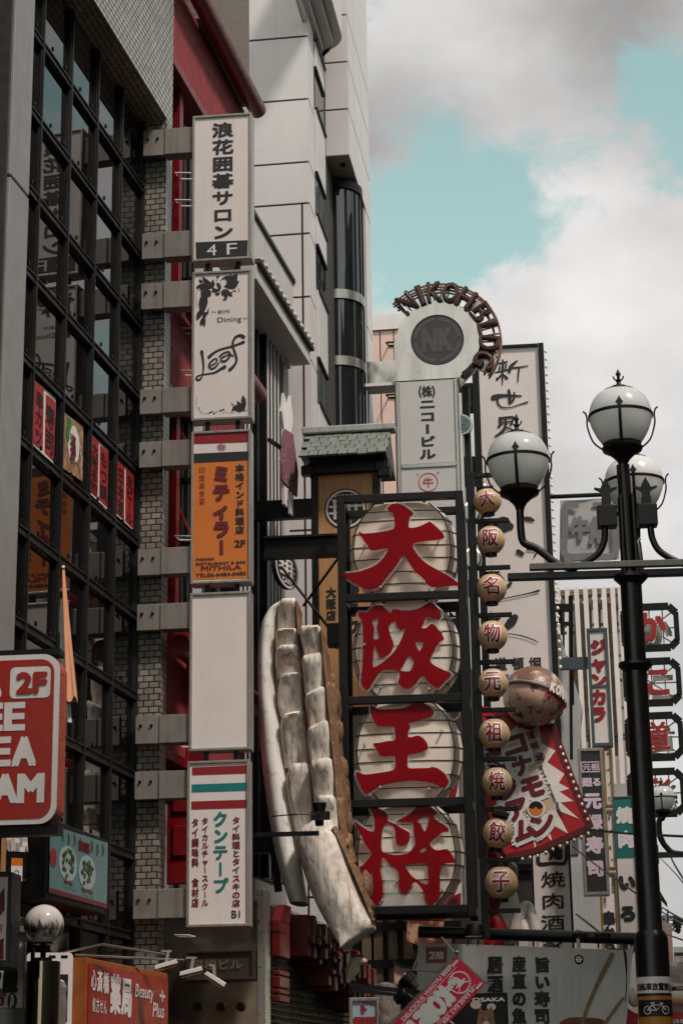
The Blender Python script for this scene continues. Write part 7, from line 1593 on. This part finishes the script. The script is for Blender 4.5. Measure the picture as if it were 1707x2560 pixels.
# globe lamp on a mirror post
GL_ = Pl(*c11(500, 1250), 16.5, 0); gl_ = thing('globe_lamp', GL_, 'single dirty white globe lamp on a mirror finished round post', 'lamp')
gq = lambda u, v: GL_.l(*c11(u, v)); rg_ = gq(715, 1230)[0] - gq(500, 1230)[0]; zc_ = gq(500, 1230)[1]
dg = bpy.data.materials.new('grimy_globe'); dg.use_nodes = True; N = dg.node_tree.nodes; Lk = dg.node_tree.links; pb = N['Principled BSDF']
tcg = N.new('ShaderNodeTexCoord'); sx = N.new('ShaderNodeSeparateXYZ'); Lk.new(tcg.outputs['Object'], sx.inputs[0]); mpn = N.new('ShaderNodeMapping'); mpn.inputs['Scale'].default_value = (22, 22, 5); Lk.new(tcg.outputs['Object'], mpn.inputs[0])
nn_ = N.new('ShaderNodeTexNoise'); nn_.inputs['Scale'].default_value = 1; nn_.inputs['Detail'].default_value = 8; nn_.inputs['Roughness'].default_value = .7; Lk.new(mpn.outputs[0], nn_.inputs[0])
def gm(op, a, b):
    n = N.new('ShaderNodeMath'); n.operation = op
    for i, x in enumerate((a, b)):
        if isinstance(x, (int, float)): n.inputs[i].default_value = x
        else: Lk.new(x, n.inputs[i])
    return n.outputs[0]
band_ = gm('SUBTRACT', .22, gm('ABSOLUTE', gm('ADD', sx.outputs[2], .03), 0)); k_ = gm('MULTIPLY', gm('ADD', gm('MULTIPLY', band_, 3.0), gm('SUBTRACT', nn_.outputs[0], .93)), 5)
cm = N.new('ShaderNodeClamp'); Lk.new(k_, cm.inputs[0]); mxg = N.new('ShaderNodeMix'); mxg.data_type = 'RGBA'; Lk.new(cm.outputs[0], mxg.inputs[0]); mxg.inputs[6].default_value = lin((214, 206, 198)); mxg.inputs[7].default_value = lin((70, 62, 54)); Lk.new(mxg.outputs[2], pb.inputs['Base Color']); pb.inputs['Roughness'].default_value = .12
link('globe', MB().lathe([(rg_ * math.cos(R(a)), zc_ + rg_ * math.sin(R(a))) for a in range(-62, 91, 5)], n=40), dg, gl_, smooth=True, angle=80)
link('neck', MB().lathe([(rg_ * .5, zc_ - rg_ * .9), (rg_ * .52, zc_ - rg_ * .96), (rg_ * .2, zc_ - rg_), (rg_ * .14, zc_ - rg_ * 1.1), (rg_ * .14, gq(460, 1600)[1]), (rg_ * .45, gq(460, 1605)[1]), (rg_ * .45, gq(460, 1645)[1])], n=24), m_blackp, gl_, smooth=True)
link('post', MB().lathe([(rg_ * .87, -GL_.O.z + .02), (rg_ * .87, gq(480, 1652)[1]), (rg_ * .8, gq(480, 1646)[1]), (0, gq(480, 1646)[1])], n=40), M('mirror_post', (120, 112, 104), .06, m=1, var=.05), gl_, smooth=True)
link('stub', MB().box(gq(375, 1500)[0], gq(402, 1500)[0], -.05, 0, gq(390, 1640)[1], gq(390, 1490)[1]), m_brown, gl_)
# pharmacy box sign with floodlights
PH = Pl(*c3(492, 1800), X=atY(*c3(492, 1800), 17.8).x)
ph = thing('pharmacy_sign', PH, 'orange red pharmacy box sign with white kanji and script lettering', 'sign')
hq2 = lambda u, v: PH.l(*c3(u, v)); z1_ = (hq2(492, 1628)[1] + hq2(945, 1745)[1]) / 2; x1_ = hq2(945, 1850)[0]
m_phr = M('pharmacy_red', (150, 34, 18), .35, var=.15, sc=2, streak=.15); m_och = M('ochre_metal', (150, 84, 34), .5, m=.1, var=.2)
link('case', MB().box(0, x1_, .012, .55, z1_ - 1.6, z1_), m_och, ph, bevel=.008)
link('face', MB().box(.03, x1_ - .03, -.004, .01, z1_ - 1.55, z1_ - .05), m_phr, ph)
tx = MB()
def hcol(st, u0, v0, u1, v1, off=.02, sk=.24):
    n = len(st)
    for i, ch in enumerate(st):
        ua, ub = u0 + (u1 - u0) * i / n, u0 + (u1 - u0) * (i + 1) / n; a = hq2(ua, v1 + (ua - u0) * sk); b = hq2(ub, v0 + (ub - u0) * sk); tx.text(ch, a[0], a[1], b[0], b[1], -.009, off, ink=False)
hcol('心斎橋', 505, 1700, 608, 1830); hcol('処方せん', 512, 1860, 596, 1950, .01); hcol('薬局', 612, 1725, 738, 1960, .035)
link('lettering', tx, m_white, ph)
sc3 = MB()
for st, u0, u1, v0, v1 in (('Beauty', 750, 852, 1790, 1885), ('Plus', 850, 912, 1895, 1975)):
    xa_, z0_ = hq2(u0, v1); xb_ = hq2(u1, v1)[0]; z1b = hq2(u0, v0)[1]; tmp = MB().text(st, xa_, z0_, xb_, z1b, -.009, .012)
    sc3.add([(p[0] + (p[2] - z0_) * .25, p[1], p[2]) for p in tmp.v], tmp.f)
for a, b in (((905, 1835), (905, 1885)), ((893, 1857), (918, 1863))): sc3.stroke([(*hq2(*a), .03), (*hq2(*b), .03)], -.0095, 1)
link('script_lettering', sc3, m_white, ph)
link('lamp_arm', MB().tube([(.1, .3, z1_ + .05), (.1, -.1, z1_ + .12), (1.6, -.25, z1_ + .12)], .012, 6).tube([(.5, .3, z1_ + .06), (2.2, -.28, z1_ + .1)], .012, 6), m_steel, ph)
for u, v, l, tl_ in ((930, 1690, 'white floodlight above the pharmacy sign, nearest the globe lamp', -6), (1070, 1728, 'white floodlight in the middle above the pharmacy sign', -4), (1200, 1770, 'white floodlight hanging at a steep tilt right above the pharmacy sign', 42)):
    Pf = Pl(*c3(u, v), 19.2 + (u - 930) * .004, 14); fl2 = thing('floodlight', Pf, l, 'lamp', 'floodlights above the pharmacy sign'); kf2 = Pf.l(*c3(u + 1, v))[0]
    hd = link('housing', MB().loft([[(-66 * kf2, -.0, -14 * kf2), (66 * kf2, 0, 6 * kf2), (66 * kf2, .16, 14 * kf2), (-66 * kf2, .16, -6 * kf2)], [(-62 * kf2, 0, 10 * kf2), (62 * kf2, 0, 30 * kf2), (58 * kf2, .14, 36 * kf2), (-54 * kf2, .14, 14 * kf2)]]), M('floodlight_metal', (206, 200, 194), .35, var=.08, streak=.2), fl2, bevel=.006)
    hd.rotation_euler = (0, R(tl_), 0)
    lens = link('lens', MB().box(-60 * kf2, 60 * kf2, .0, .12, -16 * kf2, -15 * kf2), M('floodlight_lens', (196, 120, 90), .15), fl2); lens.rotation_euler = (0, R(tl_ - 9), 0)
    link('yoke', MB().bar((0, .08, 20 * kf2), (-12 * kf2 + (10 * kf2 if tl_ > 0 else 24 * kf2), .08, 86 * kf2), .03).bar((30 * kf2 if tl_ < 0 else 0, .08, 84 * kf2), (-30 * kf2, .08, 84 * kf2), .02), m_frame, fl2)

# ------------------------------------------------------------------ right edge: the end of the street and the wires
cD = cr(1480, 2000, 227, 953)
def block(name, q, Y, rz, label, mat, depth=12, parts=()):
    P = Pl(*cD(*q[0]), Y, rz); t = thing(name, P, label, 'building'); pts = [P.l(*cD(*p)) for p in q]; g0 = -P.O.z + .03
    pts = pts + [(pts[-1][0], g0), (pts[0][0], g0)]
    link('wall', MB().prism(pts, 0, depth), mat, t); return P, t
m_far = M('far_grey_render', (128, 126, 124), .8, var=.15, sc=.6, streak=.3, ss=(2, 2, .2)); m_farb = M('far_brown_render', (112, 92, 84), .8, var=.25, sc=.8, streak=.5, dirt=(170, 70, 66), ss=(1.5, 1.5, .3)); m_fard = M('far_dark_render', (52, 50, 50), .8, var=.4, sc=.8)
P, t = block('far_building', [(560, 480), (668, 480), (680, 1000), (700, 1500)], 78, 3, 'narrow grey building edge far down the street right of the lamp pole', m_far, 10)
bx_ = MB()
for u0, u1, v0, v1 in ((660, 690, 485, 660), (690, 772, 925, 1010), (690, 722, 1045, 1180)): a, b = P.l(*cD(u0, v1)), P.l(*cD(u1, v0)); bx_.prism([(a[0], a[1]), (b[0], a[1] + (-.4 if u1 > 750 else 0)), (b[0], b[1] - (.6 if u1 > 750 else 0)), (a[0], b[1])], -.4, .4)
link('side_sign', bx_, m_blackp, t)
P, t = block('far_building', [(640, 1190), (700, 1190), (830, 1310), (850, 1700), (850, 1800)], 90, 3, 'far brown building with faded red streaks below the wires', m_farb, 14)
link('awning', MB().prism([P.l(*cD(*p)) for p in ((690, 1530), (730, 1535), (800, 1640), (780, 1660), (690, 1610))], -2, -.2), M('salmon_awning', (206, 96, 74), .8, var=.2), t)
P, t = block('far_building', [(800, 1700), (955, 1700), (955, 1900)], 70, 3, 'low dark shop building at the foot of the far street', m_fard, 6)
link('lettering', MB().col(P, '水道', *cD(880, 1760), *cD(950, 1990), -.02, .05), m_white, t); dk = MB(); rr_ = random.Random(6)
for k in range(14): a = P.l(*cD(760 + rr_.uniform(0, 180), 1720 + rr_.uniform(0, 260))); dk.box(a[0], a[0] + rr_.uniform(.3, 1), -.3, -.02, a[1], a[1] + rr_.uniform(.1, .5))
link('shop_clutter', dk, M('mixed_signage', (120, 112, 106), .7, var=.8, sc=.9, spots=.8, spot=(60, 40, 38), spsc=.8), t)
P, t = block('far_building', [(845, 1540), (1200, 1545), (1200, 1800)], 120, 2, 'distant flat roofed grey building closing the street', m_far, 20)
wd2 = MB(); a, b = P.l(*cD(865, 1680)), P.l(*cD(955, 1600)); wd2.box(a[0], b[0], -.1, -.01, a[1], b[1]); link('window_band', wd2, m_blackp, t)
P = Pl(*cD(400, 2150), 27.5, 4); t = thing('cream_figure', P, 'pale cream bulging sculpture behind the lamp pole beside the banner end', 'sculpture')
kd = P.l(*cD(401, 2150))[0]; link('body', MB().tube([(P.l(*cD(a, b))[0], 0, P.l(*cD(a, b))[1]) for a, b in spline([(385, 1960), (400, 2020), (425, 2100), (455, 2170)], 5)], [c * kd for c in [30, 38, 44, 48, 52, 54, 56, 58, 60, 60, 58, 54, 48, 40, 30, 20]][:16], 14), M('cream_figure_paint', (206, 194, 176), .4, var=.1, sc=3), t, smooth=True)
link('red_garment', MB().prism([P.l(*cD(*p)) for p in ((340, 2250), (370, 2180), (440, 2230), (480, 2240), (480, 2420), (330, 2420))], .1, .5), m_kred, t)
P = Pl(*cD(860, 2080), 34, 3); t = thing('cream_roll', P, 'cream coloured bolster shape on a red base at the street corner', 'sculpture'); a, b = P.l(*cD(790, 2080)), P.l(*cD(1100, 2080)); kd = P.l(*cD(861, 2080))[0]
link('roll', MB().tube([(a[0], 0, a[1]), (a[0] + .1, 0, a[1]), (b[0], 0, b[1])], [60 * kd, 76 * kd, 80 * kd], 18), M('cream_vinyl', (198, 180, 152), .4, var=.15, sc=2), t, smooth=True); link('red_base', MB().prism([P.l(*cD(*p)) for p in ((770, 2170), (860, 2230), (1100, 2240), (1100, 2400), (770, 2400))], -.4, .4), m_kred, t)
link('base_lettering', MB().row(P, '酒 肉 酒 場', *cD(785, 2300), *cD(950, 2345), -.42, .04), m_white, t)
# overhead wires
WL = [([(c10(930, 292), 34), (c10(1130, 312), 33), (c10(1240, 322), 32), (c10(1568, 338), 30), (c10(1900, 350), 28)], .035, 'thick black cable crossing behind the lamp pole at teal sign height'),
      ([(c10(855, 405), 40), (c10(1000, 520), 36), (c10(1140, 620), 32), (c10(1260, 705), 28)], .022, 'black cable sloping down across the black sushi sign'),
      ([(c10(875, 840), 38), (c10(960, 905), 34), (c10(1060, 985), 30)], .03, 'black cable sagging toward the pipe below the white yakiniku sign'),
      ([(c10(880, 945), 36), (c10(1000, 980), 34), (c10(1130, 990), 32)], .03, 'short black cable just over the banner pipe'),
      ([(c10(1370, 1110 - 350), 60), (c10(1500, 840), 40), (c10(1620, 905), 30)], .03, 'cable falling to the corner over the far buildings, upper one'),
      ([(c10(1370, 790), 60), (c10(1520, 880), 40), (c10(1620, 940), 30)], .03, 'cable falling to the corner over the far buildings, lower one'),
      ([(c10(1410, 470), 60), (c10(1500, 560), 45), (c10(1600, 680), 32)], .022, 'thin wire from the distant lamp arm down to the right edge'),
      ([(c10(1440, 350), 50), (c10(1500, 500), 42), (c10(1600, 660), 34)], .035, 'heavy wire curving down past the distant lamp arm'),
      ([(c10(1390, 945), 60), (c10(1500, 985), 45), (c10(1600, 1020), 34)], .03, 'lowest cable over the brown far building')]
for pts, r_, l in WL:
    pw = [atY(*p, Y) for p, Y in pts]; P = Pl(0, 0, O=pw[0]); t = thing('overhead_cable', P, l, 'cable', 'overhead cables'); link('wire', MB().tube(spline([tuple(p - pw[0]) for p in pw], 8), r_ * .6, 6), m_blackp, t)
AN = Pl(*cD(790, 1230), 80, 3); t = thing('roof_aerial', AN, 'thin television aerial on the brown far building', 'aerial'); aq = lambda u, v: AN.l(*cD(u, v)); am = MB().bar((aq(790, 1320)[0], 0, aq(790, 1320)[1]), (aq(790, 1150)[0], 0, aq(790, 1150)[1]), .07)
for v in (1215, 1235, 1255): am.bar((aq(730, v)[0], 0, aq(730, v)[1]), (aq(850, v + 8)[0], 0, aq(850, v + 8)[1]), .05)
link('rods', am, m_blackp, t)
for u0, v0, u1, v1, l in ((680, 1310, 850, 1312, 'upper bare flag pole sticking out of the far building'), (680, 1355, 860, 1358, 'lower bare flag pole sticking out of the far building')):
    P = Pl(*cD(u0, v0), 62, 3); t = thing('bracket_pole', P, l, 'pole', 'bare poles on the far building'); b = P.l(*cD(u1, v1)); link('pole', MB().bar((0, 0, 0), (b[0], 0, b[1]), .1), m_frame, t); c_ = P.l(*cD(u1 + 60, v1 + 28)); link('tip', MB().bar((b[0] + .02, 0, b[1]), (c_[0], 0, c_[1]), .14), m_blackp, t)
P = Pl(*cD(890, 1280), 55, 3); t = thing('banner_letters', P, 'small tilted black letters hanging among the wires at the street end', 'sign'); kd = P.l(*cD(891, 1280))[0]; link('letter', MB().text('VE', -50 * kd, -45 * kd, 50 * kd, 45 * kd, 0, .09, True, -28), m_blackp, t)

# ------------------------------------------------------------------ the other side of the street
m_opp = M('opposite_render', (120, 114, 108), .8, var=.15, sc=.5, streak=.3, ss=(2, 2, .2))
for i, (y0, y1, h) in enumerate(((-26, -3.1, 22), (-3, 6.4, 27), (6.5, 14.9, 15), (15, 34, 23), (34.1, 62, 14))):  # out of view; heights and breaks set for the shade they cast
    t = bpy.data.objects.new('unseen_opposite_building', None); COL.objects.link(t); t.location = (7.2, y0, 0); tag(t, ['unseen tan plastered building across the street, farthest back', 'unseen tall tan building across the street beside the viewer', 'unseen low tan building across the street opposite the lamp post', 'unseen tan building across the street facing the sign stack', 'unseen low tan building across the street, farthest along'][i], 'building', 'unseen buildings across the street')
    link('wall', MB().box(0, 10, 0, y1 - y0, .02, h), m_opp, t)
    wn2 = MB()
    for f in range(int(h / 3.2)):
        n = int((y1 - y0) / 2.4)
        for k in range(n): wn2.box(-.02, .1, .5 + k * 2.4, 2.2 + k * 2.4, 1.0 + f * 3.2, 2.8 + f * 3.2)
    link('window', wn2, m_glass, t)
